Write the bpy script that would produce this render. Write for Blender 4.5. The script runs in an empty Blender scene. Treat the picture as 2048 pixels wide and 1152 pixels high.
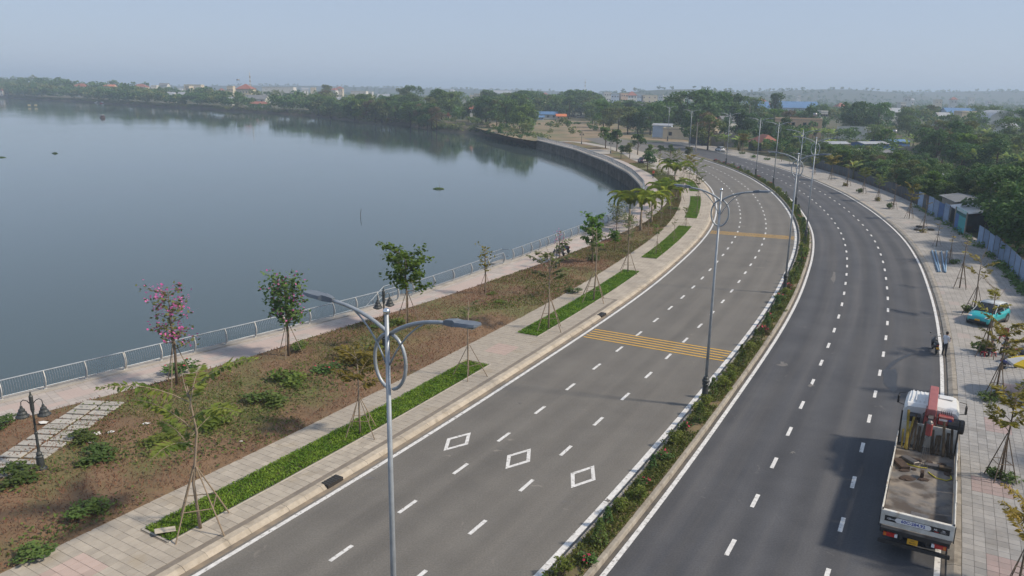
import bpy, math, random
import numpy as np
from mathutils import Vector, Matrix
random.seed(7); rng = np.random.default_rng(7)
scene = bpy.context.scene
COL = scene.collection

# ---------------------------------------------------------------- camera, sky, sun, exposure
CAM_H, FPX, PITCH, ROLL = 17.0, 1551.5, 0.25027, 0.01543
_f = np.array([0, math.cos(PITCH), -math.sin(PITCH)]); _u0 = np.array([0, math.sin(PITCH), math.cos(PITCH)]); _r0 = np.array([1.0, 0, 0])
_r = math.cos(ROLL) * _r0 + math.sin(ROLL) * _u0
_u = -math.sin(ROLL) * _r0 + math.cos(ROLL) * _u0
cd = bpy.data.cameras.new('camera'); cam = bpy.data.objects.new('camera', cd); COL.objects.link(cam)
cd.sensor_width = 36.0; cd.lens = FPX / 2048 * 36.0; cd.clip_start = 0.5; cd.clip_end = 20000
cam.matrix_world = Matrix(((_r[0], _u[0], -_f[0], 0), (_r[1], _u[1], -_f[1], 0), (_r[2], _u[2], -_f[2], CAM_H), (0, 0, 0, 1)))
scene.camera = cam
SUN_AZ, SUN_EL = math.radians(-13), math.radians(42)      # azimuth measured from +X towards +Y
sd = Vector((math.cos(SUN_AZ) * math.cos(SUN_EL), math.sin(SUN_AZ) * math.cos(SUN_EL), math.sin(SUN_EL)))
w = bpy.data.worlds.new('World'); scene.world = w; w.use_nodes = True
nt = w.node_tree; bg = nt.nodes['Background']
sky = nt.nodes.new('ShaderNodeTexSky'); sky.sky_type = 'NISHITA'; sky.sun_disc = False
sky.sun_elevation = SUN_EL; sky.sun_rotation = math.atan2(sd.x, sd.y)
sky.air_density = 1.0; sky.dust_density = 0.8; sky.ozone_density = 1.5; sky.altitude = 0
mxs = nt.nodes.new('ShaderNodeMix'); mxs.data_type = 'RGBA'; mxs.inputs[0].default_value = 0.86      # thick even haze over the clear-sky model
mxs.inputs[7].default_value = (2.28, 2.74, 3.62, 1); nt.links.new(sky.outputs[0], mxs.inputs[6])
nt.links.new(mxs.outputs[2], bg.inputs[0]); bg.inputs[1].default_value = 0.1
sl = bpy.data.lights.new('sun', 'SUN'); so = bpy.data.objects.new('sun', sl); COL.objects.link(so)
sl.energy = 2.7; sl.angle = math.radians(5.0); sl.color = (1.0, 0.87, 0.70)
so.rotation_euler = sd.to_track_quat('Z', 'Y').to_euler()
scene.view_settings.view_transform = 'Standard'; scene.view_settings.look = 'None'
scene.view_settings.exposure = 0.85; scene.view_settings.gamma = 1.0
scene.view_settings.use_curve_mapping = False
cy = scene.cycles; cy.max_bounces = 6; cy.diffuse_bounces = 2; cy.glossy_bounces = 3; cy.transmission_bounces = 3; cy.transparent_max_bounces = 8; cy.volume_bounces = 0
cy.use_adaptive_sampling = True; cy.adaptive_threshold = 0.02; cy.use_denoising = True
cy.sample_clamp_indirect = 4.0

# ---------------------------------------------------------------- pixel of the 2048 x 1152 photo -> point on a level plane
def at(x, y, z=0.0):
    d = _f + (x - 1024) / FPX * _r - (y - 576) / FPX * _u
    t = (z - CAM_H) / d[2]
    return Vector((d[0] * t, d[1] * t, z))
def px_per_m(p):
    return FPX / max(1.0, float(np.dot(np.array(p) - np.array([0, 0, CAM_H]), _f)))
def proj(p):
    v = np.array(p, float) - np.array([0, 0, CAM_H]); k = v @ _f
    return (1024 + FPX * (v @ _r) / k, 576 - FPX * (v @ _u) / k)
def height_for(p, ytop):
    """height of an upright thing standing at p whose top shows at picture row ytop"""
    lo, hi = 0.0, 80.0
    for _ in range(40):
        m = (lo + hi) / 2
        if proj((p[0], p[1], p[2] + m))[1] > ytop: lo = m
        else: hi = m
    return lo

# ---------------------------------------------------------------- mesh helpers
class MB:
    def __init__(s): s.v = []; s.f = []; s.m = []
    def add(s, vs, fs, mi=0):
        o = len(s.v); s.v += [tuple(map(float, p)) for p in vs]
        for f in fs: s.f.append([i + o for i in f]); s.m.append(mi)
        return s
    def box(s, c, d, rz=0, mi=0, taper=1.0, ry=0, rx=0):
        x, y, z = d[0] / 2, d[1] / 2, d[2] / 2
        M = Matrix.Translation(Vector(c)) @ Matrix.Rotation(rz, 4, 'Z') @ Matrix.Rotation(ry, 4, 'Y') @ Matrix.Rotation(rx, 4, 'X')
        vs = [M @ Vector((a * x * (taper if k > 0 else 1), b * y * (taper if k > 0 else 1), k * z)) for k in (-1, 1) for a, b in ((-1, -1), (1, -1), (1, 1), (-1, 1))]
        return s.add(vs, [(3, 2, 1, 0), (4, 5, 6, 7), (0, 1, 5, 4), (1, 2, 6, 5), (2, 3, 7, 6), (3, 0, 4, 7)], mi)
    def cbox(s, c, d, b=0.02, rz=0, mi=0):
        """box with its upper and vertical edges chamfered"""
        x, y, z = d[0] / 2, d[1] / 2, d[2] / 2
        M = Matrix.Translation(Vector(c)) @ Matrix.Rotation(rz, 4, 'Z')
        def ring(ix, iy, zz, k):
            return [M @ Vector(p) for p in ((-ix + k, -iy, zz), (ix - k, -iy, zz), (ix, -iy + k, zz), (ix, iy - k, zz), (ix - k, iy, zz), (-ix + k, iy, zz), (-ix, iy - k, zz), (-ix, -iy + k, zz))]
        R = [ring(x - b, y - b, -z, b), ring(x, y, -z + b, b), ring(x, y, z - b, b), ring(x - b, y - b, z, b)]
        vs = sum(R, []); fs = [tuple(range(7, -1, -1)), tuple(range(24, 32))]
        for k in range(3):
            for i in range(8):
                j = (i + 1) % 8; fs.append((k * 8 + i, k * 8 + j, k * 8 + 8 + j, k * 8 + 8 + i))
        return s.add(vs, fs, mi)
    def tube(s, pts, r, n=8, mi=0, cap=True):
        pts = [Vector(p) for p in pts]; L = len(pts)
        rs = list(r) if hasattr(r, '__len__') else [r] * L
        vs = []; up = None
        for i, p in enumerate(pts):
            t = (pts[min(i + 1, L - 1)] - pts[max(i - 1, 0)]).normalized()
            if up is None: up = Vector((0, 0, 1)) if abs(t.z) < 0.9 else Vector((1, 0, 0))
            a = t.cross(up).normalized(); b = t.cross(a).normalized(); up = -b if False else up
            for k in range(n):
                th = 2 * math.pi * k / n
                vs.append(p + a * (math.cos(th) * rs[i]) + b * (math.sin(th) * rs[i]))
        fs = []
        for i in range(L - 1):
            for k in range(n):
                j = (k + 1) % n; fs.append((i * n + k, i * n + j, i * n + n + j, i * n + n + k))
        if cap: fs += [tuple(range(n - 1, -1, -1)), tuple(range((L - 1) * n, L * n))]
        return s.add(vs, fs, mi)
    def lathe(s, prof, n=12, c=(0, 0, 0), mi=0):
        c = Vector(c); vs = []; fs = []
        for r, z in prof:
            for k in range(n):
                th = 2 * math.pi * k / n; vs.append(c + Vector((r * math.cos(th), r * math.sin(th), z)))
        for i in range(len(prof) - 1):
            for k in range(n):
                j = (k + 1) % n; fs.append((i * n + k, i * n + j, i * n + n + j, i * n + n + k))
        fs += [tuple(range(n - 1, -1, -1)), tuple(range((len(prof) - 1) * n, len(prof) * n))]
        return s.add(vs, fs, mi)
    def prism(s, poly, z0, z1, mi=0):
        n = len(poly); vs = [(p[0], p[1], z0) for p in poly] + [(p[0], p[1], z1) for p in poly]
        fs = [tuple(range(n - 1, -1, -1)), tuple(range(n, 2 * n))] + [(i, (i + 1) % n, n + (i + 1) % n, n + i) for i in range(n)]
        return s.add(vs, fs, mi)
    def extrude_x(s, prof, x0, x1, mi=0):
        """profile in (y,z), extruded along x"""
        n = len(prof); vs = [(x0, p[0], p[1]) for p in prof] + [(x1, p[0], p[1]) for p in prof]
        fs = [tuple(range(n)), tuple(range(2 * n - 1, n - 1, -1))] + [(i + n, (i + 1) % n + n, (i + 1) % n, i) for i in range(n)]
        return s.add(vs, fs, mi)
    def sphere(s, c, r, n=10, m=7, mi=0):
        r = r if hasattr(r, '__len__') else (r, r, r)
        vs = []; fs = []
        for i in range(m + 1):
            ph = math.pi * i / m
            for k in range(n):
                th = 2 * math.pi * k / n
                vs.append((c[0] + r[0] * math.sin(ph) * math.cos(th), c[1] + r[1] * math.sin(ph) * math.sin(th), c[2] + r[2] * math.cos(ph)))
        for i in range(m):
            for k in range(n):
                j = (k + 1) % n; fs.append((i * n + k, i * n + n + k, i * n + n + j, i * n + j))
        return s.add(vs, fs, mi)
    def mesh(s, name, mats, smooth=False):
        me = bpy.data.meshes.new(name); me.from_pydata(s.v, [], s.f)
        for m in (mats if isinstance(mats, (list, tuple)) else [mats]): me.materials.append(m)
        me.polygons.foreach_set('material_index', s.m)
        if smooth: me.polygons.foreach_set('use_smooth', [True] * len(me.polygons))
        me.update(); return me
    def build(s, name, mats, parent=None, smooth=False, loc=None, rz=None):
        return link(name, s.mesh(name, mats, smooth), parent, loc, rz)
def link(name, me, parent=None, loc=None, rz=None):
    o = bpy.data.objects.new(name, me); COL.objects.link(o)
    if parent is not None: o.parent = parent
    if loc is not None: o.location = loc
    if rz is not None: o.rotation_euler = (0, 0, rz)
    return o
def tag(o, label=None, cat=None, group=None, kind=None):
    if label: o['label'] = label
    if cat: o['category'] = cat
    if group: o['group'] = group
    if kind: o['kind'] = kind
    return o
def empty(name, loc=(0, 0, 0), rz=0.0, label=None, cat=None, group=None):
    o = bpy.data.objects.new(name, None); COL.objects.link(o); o.location = loc; o.rotation_euler = (0, 0, rz)
    o.empty_display_size = 0.2
    return tag(o, label, cat, group)
def copy_tree(o, loc=None, rz=None, scale=None, label=None, group=None, parent=None):
    c = o.copy(); COL.objects.link(c); c.parent = parent
    if loc is not None: c.location = loc
    if rz is not None: c.rotation_euler = (0, 0, rz)
    if scale is not None: c.scale = scale if hasattr(scale, '__len__') else (scale,) * 3
    if label: c['label'] = label
    if group: c['group'] = group
    for ch in KIDS.get(o.as_pointer(), []):
        k = copy_tree(ch, parent=c); KIDS.setdefault(c.as_pointer(), []).append(k)
    return c
KIDS = {}
def kid(parent, o):
    KIDS.setdefault(parent.as_pointer(), []).append(o); return o
def quads_mesh(name, V, mats, mi=None, smooth=False, uv=None):
    """V: (n,4,3) array of separate quads"""
    n = len(V); me = bpy.data.meshes.new(name)
    me.vertices.add(n * 4); me.vertices.foreach_set('co', np.ascontiguousarray(V, dtype=np.float32).ravel())
    me.loops.add(n * 4); me.loops.foreach_set('vertex_index', np.arange(n * 4, dtype=np.int32))
    me.polygons.add(n); me.polygons.foreach_set('loop_start', np.arange(0, n * 4, 4, dtype=np.int32)); 
    for m in (mats if isinstance(mats, (list, tuple)) else [mats]): me.materials.append(m)
    if mi is not None: me.polygons.foreach_set('material_index', np.asarray(mi, dtype=np.int32))
    me.update(calc_edges=True); me.validate(); return me
ORD = ['first', 'second', 'third', 'fourth', 'fifth', 'sixth', 'seventh', 'eighth', 'ninth', 'tenth', 'eleventh', 'twelfth', 'thirteenth', 'fourteenth', 'fifteenth', 'sixteenth', 'seventeenth', 'eighteenth', 'nineteenth', 'twentieth', 'twenty-first', 'twenty-second', 'twenty-third', 'twenty-fourth', 'twenty-fifth', 'twenty-sixth', 'twenty-seventh', 'twenty-eighth', 'twenty-ninth', 'thirtieth', 'thirty-first', 'thirty-second', 'thirty-third', 'thirty-fourth', 'thirty-fifth', 'thirty-sixth']
def ordi(i):
    return ORD[i] if i < len(ORD) else 'number %d' % (i + 1)

# ---------------------------------------------------------------- materials
def new_mat(name):
    m = bpy.data.materials.new(name); m.use_nodes = True
    return m, m.node_tree, m.node_tree.nodes['Principled BSDF']
def mat(name, c1, c2=None, rough=0.7, metal=0.0, scale=4.0, detail=4.0, bump=0.0, bscale=None, space='Object', c3=None, s3=0.6, t3=(0.55, 0.7), spec=None, rand=0.0, trans=0.0, contrast=(0.35, 0.65)):
    """colour c1 mottled with c2 (noise), patches of c3, optional relief; rand = brightness spread between objects"""
    m, t, b = new_mat(name); N = t.nodes; Lk = t.links.new
    b.inputs['Roughness'].default_value = rough; b.inputs['Metallic'].default_value = metal
    if spec is not None: b.inputs['Specular IOR Level'].default_value = spec
    out = None
    if space == 'World':
        co = N.new('ShaderNodeNewGeometry').outputs['Position']
    else:
        co = N.new('ShaderNodeTexCoord').outputs[space]
    if c2 is not None:
        no = N.new('ShaderNodeTexNoise'); no.inputs['Scale'].default_value = scale; no.inputs['Detail'].default_value = detail; no.inputs['Roughness'].default_value = 0.6
        Lk(co, no.inputs['Vector'])
        mr = N.new('ShaderNodeMapRange'); mr.inputs[1].default_value, mr.inputs[2].default_value = contrast; Lk(no.outputs[0], mr.inputs[0])
        mx = N.new('ShaderNodeMix'); mx.data_type = 'RGBA'; Lk(mr.outputs[0], mx.inputs[0]); mx.inputs[6].default_value = (*c1, 1); mx.inputs[7].default_value = (*c2, 1)
        out = mx.outputs[2]
        if c3 is not None:
            n3 = N.new('ShaderNodeTexNoise'); n3.inputs['Scale'].default_value = s3; n3.inputs['Detail'].default_value = 5.0; Lk(co, n3.inputs['Vector'])
            m3 = N.new('ShaderNodeMapRange'); m3.inputs[1].default_value, m3.inputs[2].default_value = t3; Lk(n3.outputs[0], m3.inputs[0])
            x3 = N.new('ShaderNodeMix'); x3.data_type = 'RGBA'; Lk(m3.outputs[0], x3.inputs[0]); Lk(out, x3.inputs[6]); x3.inputs[7].default_value = (*c3, 1)
            out = x3.outputs[2]
    if rand > 0:
        oi = N.new('ShaderNodeObjectInfo'); r2 = N.new('ShaderNodeMapRange'); Lk(oi.outputs['Random'], r2.inputs[0]); r2.inputs[3].default_value = 1 - rand; r2.inputs[4].default_value = 1 + rand
        hs = N.new('ShaderNodeHueSaturation'); Lk(r2.outputs[0], hs.inputs['Value'])
        if out is not None: Lk(out, hs.inputs['Color'])
        else: hs.inputs['Color'].default_value = (*c1, 1)
        out = hs.outputs[0]
    if out is not None: Lk(out, b.inputs['Base Color'])
    else: b.inputs['Base Color'].default_value = (*c1, 1)
    if bump > 0:
        nb = N.new('ShaderNodeTexNoise'); nb.inputs['Scale'].default_value = bscale or scale * 4; nb.inputs['Detail'].default_value = 5; Lk(co, nb.inputs['Vector'])
        bp = N.new('ShaderNodeBump'); bp.inputs['Strength'].default_value = bump; bp.inputs['Distance'].default_value = 0.05; Lk(nb.outputs[0], bp.inputs['Height']); Lk(bp.outputs[0], b.inputs['Normal'])
    if trans > 0:
        tr = N.new('ShaderNodeBsdfTranslucent'); ms = N.new('ShaderNodeMixShader'); ms.inputs[0].default_value = trans
        if out is not None: Lk(out, tr.inputs[0])
        else: tr.inputs[0].default_value = (*c1, 1)
        Lk(b.outputs[0], ms.inputs[1]); Lk(tr.outputs[0], ms.inputs[2]); Lk(ms.outputs[0], N['Material Output'].inputs['Surface'])
    return m
def leaf_mat(name, c1, c2, rand=0.25, scale=1.2, trans=0.3, hue=0.02):
    m, t, b = new_mat(name); N = t.nodes; Lk = t.links.new
    b.inputs['Roughness'].default_value = 0.65; b.inputs['Specular IOR Level'].default_value = 0.25
    tc = N.new('ShaderNodeTexCoord'); no = N.new('ShaderNodeTexNoise'); no.inputs['Scale'].default_value = scale; no.inputs['Detail'].default_value = 3; Lk(tc.outputs['Object'], no.inputs[0])
    mr = N.new('ShaderNodeMapRange'); mr.inputs[1].default_value, mr.inputs[2].default_value = 0.38, 0.62; Lk(no.outputs[0], mr.inputs[0])
    mx = N.new('ShaderNodeMix'); mx.data_type = 'RGBA'; Lk(mr.outputs[0], mx.inputs[0]); mx.inputs[6].default_value = (*c1, 1); mx.inputs[7].default_value = (*c2, 1)
    oi = N.new('ShaderNodeObjectInfo'); r2 = N.new('ShaderNodeMapRange'); Lk(oi.outputs['Random'], r2.inputs[0]); r2.inputs[3].default_value = 1 - rand; r2.inputs[4].default_value = 1 + rand
    rh = N.new('ShaderNodeMath'); rh.operation = 'MULTIPLY'; rh.inputs[1].default_value = 7.31; Lk(oi.outputs['Random'], rh.inputs[0])
    fr = N.new('ShaderNodeMath'); fr.operation = 'FRACT'; Lk(rh.outputs[0], fr.inputs[0])
    r3 = N.new('ShaderNodeMapRange'); Lk(fr.outputs[0], r3.inputs[0]); r3.inputs[3].default_value = 0.5 - hue; r3.inputs[4].default_value = 0.5 + hue * 0.5
    hs = N.new('ShaderNodeHueSaturation'); Lk(r2.outputs[0], hs.inputs['Value']); Lk(r3.outputs[0], hs.inputs['Hue']); Lk(mx.outputs[2], hs.inputs['Color'])
    Lk(hs.outputs[0], b.inputs['Base Color'])
    tr = N.new('ShaderNodeBsdfTranslucent'); Lk(hs.outputs[0], tr.inputs[0]); ms = N.new('ShaderNodeMixShader'); ms.inputs[0].default_value = trans
    Lk(b.outputs[0], ms.inputs[1]); Lk(tr.outputs[0], ms.inputs[2]); Lk(ms.outputs[0], N['Material Output'].inputs['Surface'])
    return m
# ================================================================= the setting
def smooth_path(pts, step=0.5, sig=5.0):
    p = np.array([(a[0], a[1]) for a in pts], float)
    d = np.r_[0, np.cumsum(np.hypot(*np.diff(p, axis=0).T))]; s = np.arange(0, d[-1], step)
    q = np.stack([np.interp(s, d, p[:, 0]), np.interp(s, d, p[:, 1])], 1)
    if sig > 0:
        k = int(3 * sig / step); x = np.arange(-k, k + 1) * step; g = np.exp(-x * x / (2 * sig * sig)); g /= g.sum()
        a = q[0] - (q[1] - q[0]) * np.arange(k, 0, -1)[:, None]; b = q[-1] + (q[-1] - q[-2]) * np.arange(1, k + 1)[:, None]
        e = np.concatenate([a, q, b]); q = np.stack([np.convolve(e[:, 0], g, 'valid'), np.convolve(e[:, 1], g, 'valid')], 1)
    return q
class Path:
    def __init__(s, pts, sig=5.0, step=0.5):
        s.q = smooth_path(pts, step, sig); t = np.gradient(s.q, axis=0); t /= np.hypot(t[:, 0], t[:, 1])[:, None]
        s.t = t; s.n = np.stack([t[:, 1], -t[:, 0]], 1); s.s = np.r_[0, np.cumsum(np.hypot(*np.diff(s.q, axis=0).T))]; s.len = s.s[-1]
    def P(s, a, off=0.0, z=0.0):
        x = np.interp(a, s.s, s.q[:, 0]) + off * np.interp(a, s.s, s.n[:, 0]); y = np.interp(a, s.s, s.q[:, 1]) + off * np.interp(a, s.s, s.n[:, 1])
        return (float(x), float(y), z)
    def ang(s, a):
        return math.atan2(float(np.interp(a, s.s, s.t[:, 1])), float(np.interp(a, s.s, s.t[:, 0])))
    def so(s, p):
        i = int(np.argmin((s.q[:, 0] - p[0]) ** 2 + (s.q[:, 1] - p[1]) ** 2)); d = np.array([p[0], p[1]]) - s.q[i]
        return float(s.s[i] + d @ s.t[i]), float(d @ s.n[i])
_lm = [(1078, 1150), (1140, 1089), (1175, 1049), (1240, 974), (1300, 906), (1337, 864), (1397, 790), (1457, 719), (1510, 652), (1553, 587), (1587, 511.5), (1594, 470), (1586, 440), (1570, 412), (1542, 382), (1500, 355), (1455, 335), (1397, 316), (1350, 303), (1300, 292), (1240, 281)]
_lw = [at(*p) for p in _lm]
ROAD = Path([(-27, -24), (-12.5, 2)] + [(p.x, p.y) for p in _lw] + [(28, 315), (10, 350)])
_s0 = ROAD.so((1.14, 24.63))[0]
def R(s, off, z=0.0):            # road frame: s = 28.7 where the median meets the bottom of the picture, off to the right of the median's left line
    return ROAD.P(s - 28.7 + _s0, off, z)
def Rang(s): return ROAD.ang(s - 28.7 + _s0)
def Rso(p):
    a, b = ROAD.so(p); return a + 28.7 - _s0, b
S_MAX = ROAD.len - _s0 + 28.7 - 1
S_END = 287.0
LE, RM, RE = -10.35, 2.0, 12.45
K0, K1, SWL = -10.8, -11.05, -16.0       # left kerb foot, kerb top, inner edge of the left pavement
RK0, RK1, SWR = 12.72, 13.0, 21.0

def sheet(name, rows, matl, parent=None, uv=None, smooth=True):
    """rows: list of equal-length lists of points"""
    nr, nc = len(rows), len(rows[0]); v = [tuple(p) for r_ in rows for p in r_]
    f = [(i * nc + j, i * nc + j + 1, (i + 1) * nc + j + 1, (i + 1) * nc + j) for i in range(nr - 1) for j in range(nc - 1)]
    me = bpy.data.meshes.new(name); me.from_pydata(v, [], f); me.materials.append(matl)
    # face upwards
    me.update()
    if len(me.polygons) and sum(p.normal.z for p in me.polygons) < 0: me.flip_normals()
    if uv is not None:
        u = me.uv_layers.new(name='UVMap'); vi = np.zeros(len(me.loops), np.int32); me.loops.foreach_get('vertex_index', vi)
        u.data.foreach_set('uv', np.array([c for r_ in uv for c in r_], np.float32)[vi].ravel())
    if smooth: me.polygons.foreach_set('use_smooth', [True] * len(me.polygons))
    o = link(name, me, parent); return o
def ribbon(name, offs, s0, s1, z, matl, ds=1.5, parent=None):
    ss = np.arange(s0, s1 + ds * 0.5, ds); zs = z if hasattr(z, '__len__') else [z] * len(offs)
    return sheet(name, [[R(a, o_, z_) for o_, z_ in zip(offs, zs)] for a in ss], matl, parent, [[(a, o_) for o_ in offs] for a in ss])
def struct(o): o['kind'] = 'structure'; return o

# ---- materials of the setting
def asphalt_mat(name, c1, c2, streak, amount, phase=0.0, tracks=0.12):
    m, t, b = new_mat(name); N = t.nodes; Lk = t.links.new
    b.inputs['Roughness'].default_value = 0.85; b.inputs['Specular IOR Level'].default_value = 0.25
    uv = N.new('ShaderNodeUVMap'); ge = N.new('ShaderNodeNewGeometry')
    n1 = N.new('ShaderNodeTexNoise'); n1.inputs['Scale'].default_value = 0.25; n1.inputs['Detail'].default_value = 6; n1.inputs['Roughness'].default_value = 0.65; Lk(ge.outputs['Position'], n1.inputs[0])
    r1 = N.new('ShaderNodeMapRange'); r1.inputs[1].default_value = 0.35; r1.inputs[2].default_value = 0.65; Lk(n1.outputs[0], r1.inputs[0])
    mx = N.new('ShaderNodeMix'); mx.data_type = 'RGBA'; Lk(r1.outputs[0], mx.inputs[0]); mx.inputs[6].default_value = (*c1, 1); mx.inputs[7].default_value = (*c2, 1)
    mp = N.new('ShaderNodeMapping'); mp.inputs['Scale'].default_value = (0.035, 1.1, 1); Lk(uv.outputs[0], mp.inputs[0])
    n2 = N.new('ShaderNodeTexNoise'); n2.inputs['Scale'].default_value = 1.0; n2.inputs['Detail'].default_value = 4; Lk(mp.outputs[0], n2.inputs[0])
    r2 = N.new('ShaderNodeMapRange'); r2.inputs[1].default_value = 0.45; r2.inputs[2].default_value = 0.75; r2.inputs[4].default_value = amount; Lk(n2.outputs[0], r2.inputs[0])
    m2 = N.new('ShaderNodeMix'); m2.data_type = 'RGBA'; Lk(r2.outputs[0], m2.inputs[0]); Lk(mx.outputs[2], m2.inputs[6]); m2.inputs[7].default_value = (*streak, 1)
    n3 = N.new('ShaderNodeTexNoise'); n3.inputs['Scale'].default_value = 14.0; n3.inputs['Detail'].default_value = 3; Lk(ge.outputs['Position'], n3.inputs[0])
    r3 = N.new('ShaderNodeMapRange'); r3.inputs[1].default_value = 0.3; r3.inputs[2].default_value = 0.7; r3.inputs[3].default_value = 0.86; r3.inputs[4].default_value = 1.14; Lk(n3.outputs[0], r3.inputs[0])
    hs = N.new('ShaderNodeHueSaturation'); Lk(m2.outputs[2], hs.inputs['Color']); Lk(r3.outputs[0], hs.inputs['Value'])
    # wheel tracks: two darker bands in each lane
    sx = N.new('ShaderNodeSeparateXYZ'); Lk(uv.outputs[0], sx.inputs[0])
    wv = N.new('ShaderNodeMath'); wv.operation = 'MULTIPLY_ADD'; wv.inputs[1].default_value = 2 * math.pi / 1.70; wv.inputs[2].default_value = phase; Lk(sx.outputs[1], wv.inputs[0])
    co_ = N.new('ShaderNodeMath'); co_.operation = 'COSINE'; Lk(wv.outputs[0], co_.inputs[0])
    n5 = N.new('ShaderNodeTexNoise'); n5.inputs['Scale'].default_value = 0.5; n5.inputs['Detail'].default_value = 5; mp5 = N.new('ShaderNodeMapping'); mp5.inputs['Scale'].default_value = (0.12, 1.6, 1); Lk(uv.outputs[0], mp5.inputs[0]); Lk(mp5.outputs[0], n5.inputs[0])
    tm = N.new('ShaderNodeMath'); tm.operation = 'MULTIPLY'; Lk(co_.outputs[0], tm.inputs[0]); Lk(n5.outputs[0], tm.inputs[1])
    tr_ = N.new('ShaderNodeMapRange'); tr_.inputs[1].default_value = -0.6; tr_.inputs[2].default_value = 0.6; tr_.inputs[3].default_value = 1 - tracks; tr_.inputs[4].default_value = 1 + tracks; Lk(tm.outputs[0], tr_.inputs[0])
    hs0 = N.new('ShaderNodeHueSaturation'); Lk(hs.outputs[0], hs0.inputs['Color']); Lk(tr_.outputs[0], hs0.inputs['Value']); hs = hs0
    # faint pale scuffs and dark drips with shapes of their own
    n4 = N.new('ShaderNodeTexNoise'); n4.inputs['Scale'].default_value = 0.9; n4.inputs['Detail'].default_value = 8; n4.inputs['Distortion'].default_value = 1.5; Lk(ge.outputs['Position'], n4.inputs[0])
    r4 = N.new('ShaderNodeMapRange'); r4.inputs[1].default_value = 0.68; r4.inputs[2].default_value = 0.76; r4.inputs[4].default_value = 0.4; Lk(n4.outputs[0], r4.inputs[0])
    m4 = N.new('ShaderNodeMix'); m4.data_type = 'RGBA'; Lk(r4.outputs[0], m4.inputs[0]); Lk(hs.outputs[0], m4.inputs[6]); m4.inputs[7].default_value = (streak[0] * 1.8, streak[1] * 1.75, streak[2] * 1.7, 1)
    Lk(m4.outputs[2], b.inputs['Base Color'])
    bp = N.new('ShaderNodeBump'); bp.inputs['Strength'].default_value = 0.25; bp.inputs['Distance'].default_value = 0.02; Lk(n3.outputs[0], bp.inputs['Height']); Lk(bp.outputs[0], b.inputs['Normal'])
    return m
def paver_mat(name, c1, c2, pink, tile=(0.4, 0.4), joint=(0.16, 0.15, 0.14), amount=0.25, band=None):
    """flat paving seen from far: UV in metres, tile grid with joints, random pink tiles"""
    m, t, b = new_mat(name); N = t.nodes; Lk = t.links.new; b.inputs['Roughness'].default_value = 0.9; b.inputs['Specular IOR Level'].default_value = 0.2
    uv = N.new('ShaderNodeUVMap'); br = N.new('ShaderNodeTexBrick'); br.offset = 0.0
    br.inputs['Scale'].default_value = 1.0; br.inputs['Brick Width'].default_value = tile[0]; br.inputs['Row Height'].default_value = tile[1]; br.inputs['Mortar Size'].default_value = 0.012
    br.inputs['Color1'].default_value = (*c1, 1); br.inputs['Color2'].default_value = (*c2, 1); br.inputs['Mortar'].default_value = (*joint, 1); Lk(uv.outputs[0], br.inputs['Vector'])
    n = N.new('ShaderNodeTexNoise'); n.inputs['Scale'].default_value = 0.7; n.inputs['Detail'].default_value = 6; ge = N.new('ShaderNodeNewGeometry'); Lk(ge.outputs['Position'], n.inputs[0])
    r = N.new('ShaderNodeMapRange'); r.inputs[1].default_value = 0.3; r.inputs[2].default_value = 0.7; r.inputs[3].default_value = 0.82; r.inputs[4].default_value = 1.15; Lk(n.outputs[0], r.inputs[0])
    hs = N.new('ShaderNodeHueSaturation'); Lk(br.outputs[0], hs.inputs['Color']); Lk(r.outputs[0], hs.inputs['Value'])
    out = hs.outputs[0]
    if pink is not None:
        mp = N.new('ShaderNodeMapping'); Lk(uv.outputs[0], mp.inputs[0]); mp.inputs['Scale'].default_value = (1 / 1.2, 1 / 0.8, 1)
        fl = N.new('ShaderNodeVectorMath'); fl.operation = 'FLOOR'; Lk(mp.outputs[0], fl.inputs[0])
        wn = N.new('ShaderNodeTexWhiteNoise'); wn.noise_dimensions = '2D'; Lk(fl.outputs[0], wn.inputs['Vector'])
        gt = N.new('ShaderNodeMath'); gt.operation = 'LESS_THAN'; gt.inputs[1].default_value = amount; Lk(wn.outputs[0], gt.inputs[0])
        fac = gt.outputs[0]
        if band is not None:
            sx = N.new('ShaderNodeSeparateXYZ'); Lk(uv.outputs[0], sx.inputs[0])
            a = N.new('ShaderNodeMath'); a.operation = 'GREATER_THAN'; a.inputs[1].default_value = band[0]; Lk(sx.outputs[1], a.inputs[0])
            c = N.new('ShaderNodeMath'); c.operation = 'LESS_THAN'; c.inputs[1].default_value = band[1]; Lk(sx.outputs[1], c.inputs[0])
            d = N.new('ShaderNodeMath'); d.operation = 'MULTIPLY'; Lk(a.outputs[0], d.inputs[0]); Lk(c.outputs[0], d.inputs[1])
            e = N.new('ShaderNodeMath'); e.operation = 'MULTIPLY'; Lk(d.outputs[0], e.inputs[0]); Lk(gt.outputs[0], e.inputs[1]); fac = e.outputs[0]
        g = N.new('ShaderNodeMath'); g.operation = 'MULTIPLY'; g.inputs[1].default_value = 0.8; Lk(fac, g.inputs[0])
        mx = N.new('ShaderNodeMix'); mx.data_type = 'RGBA'; Lk(g.outputs[0], mx.inputs[0]); Lk(out, mx.inputs[6]); mx.inputs[7].default_value = (*pink, 1); out = mx.outputs[2]
    Lk(out, b.inputs['Base Color']); return m
M = {}
M['asphL'] = asphalt_mat('asphalt_grey', (0.113, 0.108, 0.100), (0.138, 0.132, 0.121), (0.172, 0.162, 0.146), 0.5, phase=0.4, tracks=0.06)
M['asphR'] = asphalt_mat('asphalt_new', (0.056, 0.059, 0.067), (0.074, 0.077, 0.085), (0.108, 0.105, 0.104), 0.6, phase=1.2)
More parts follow.
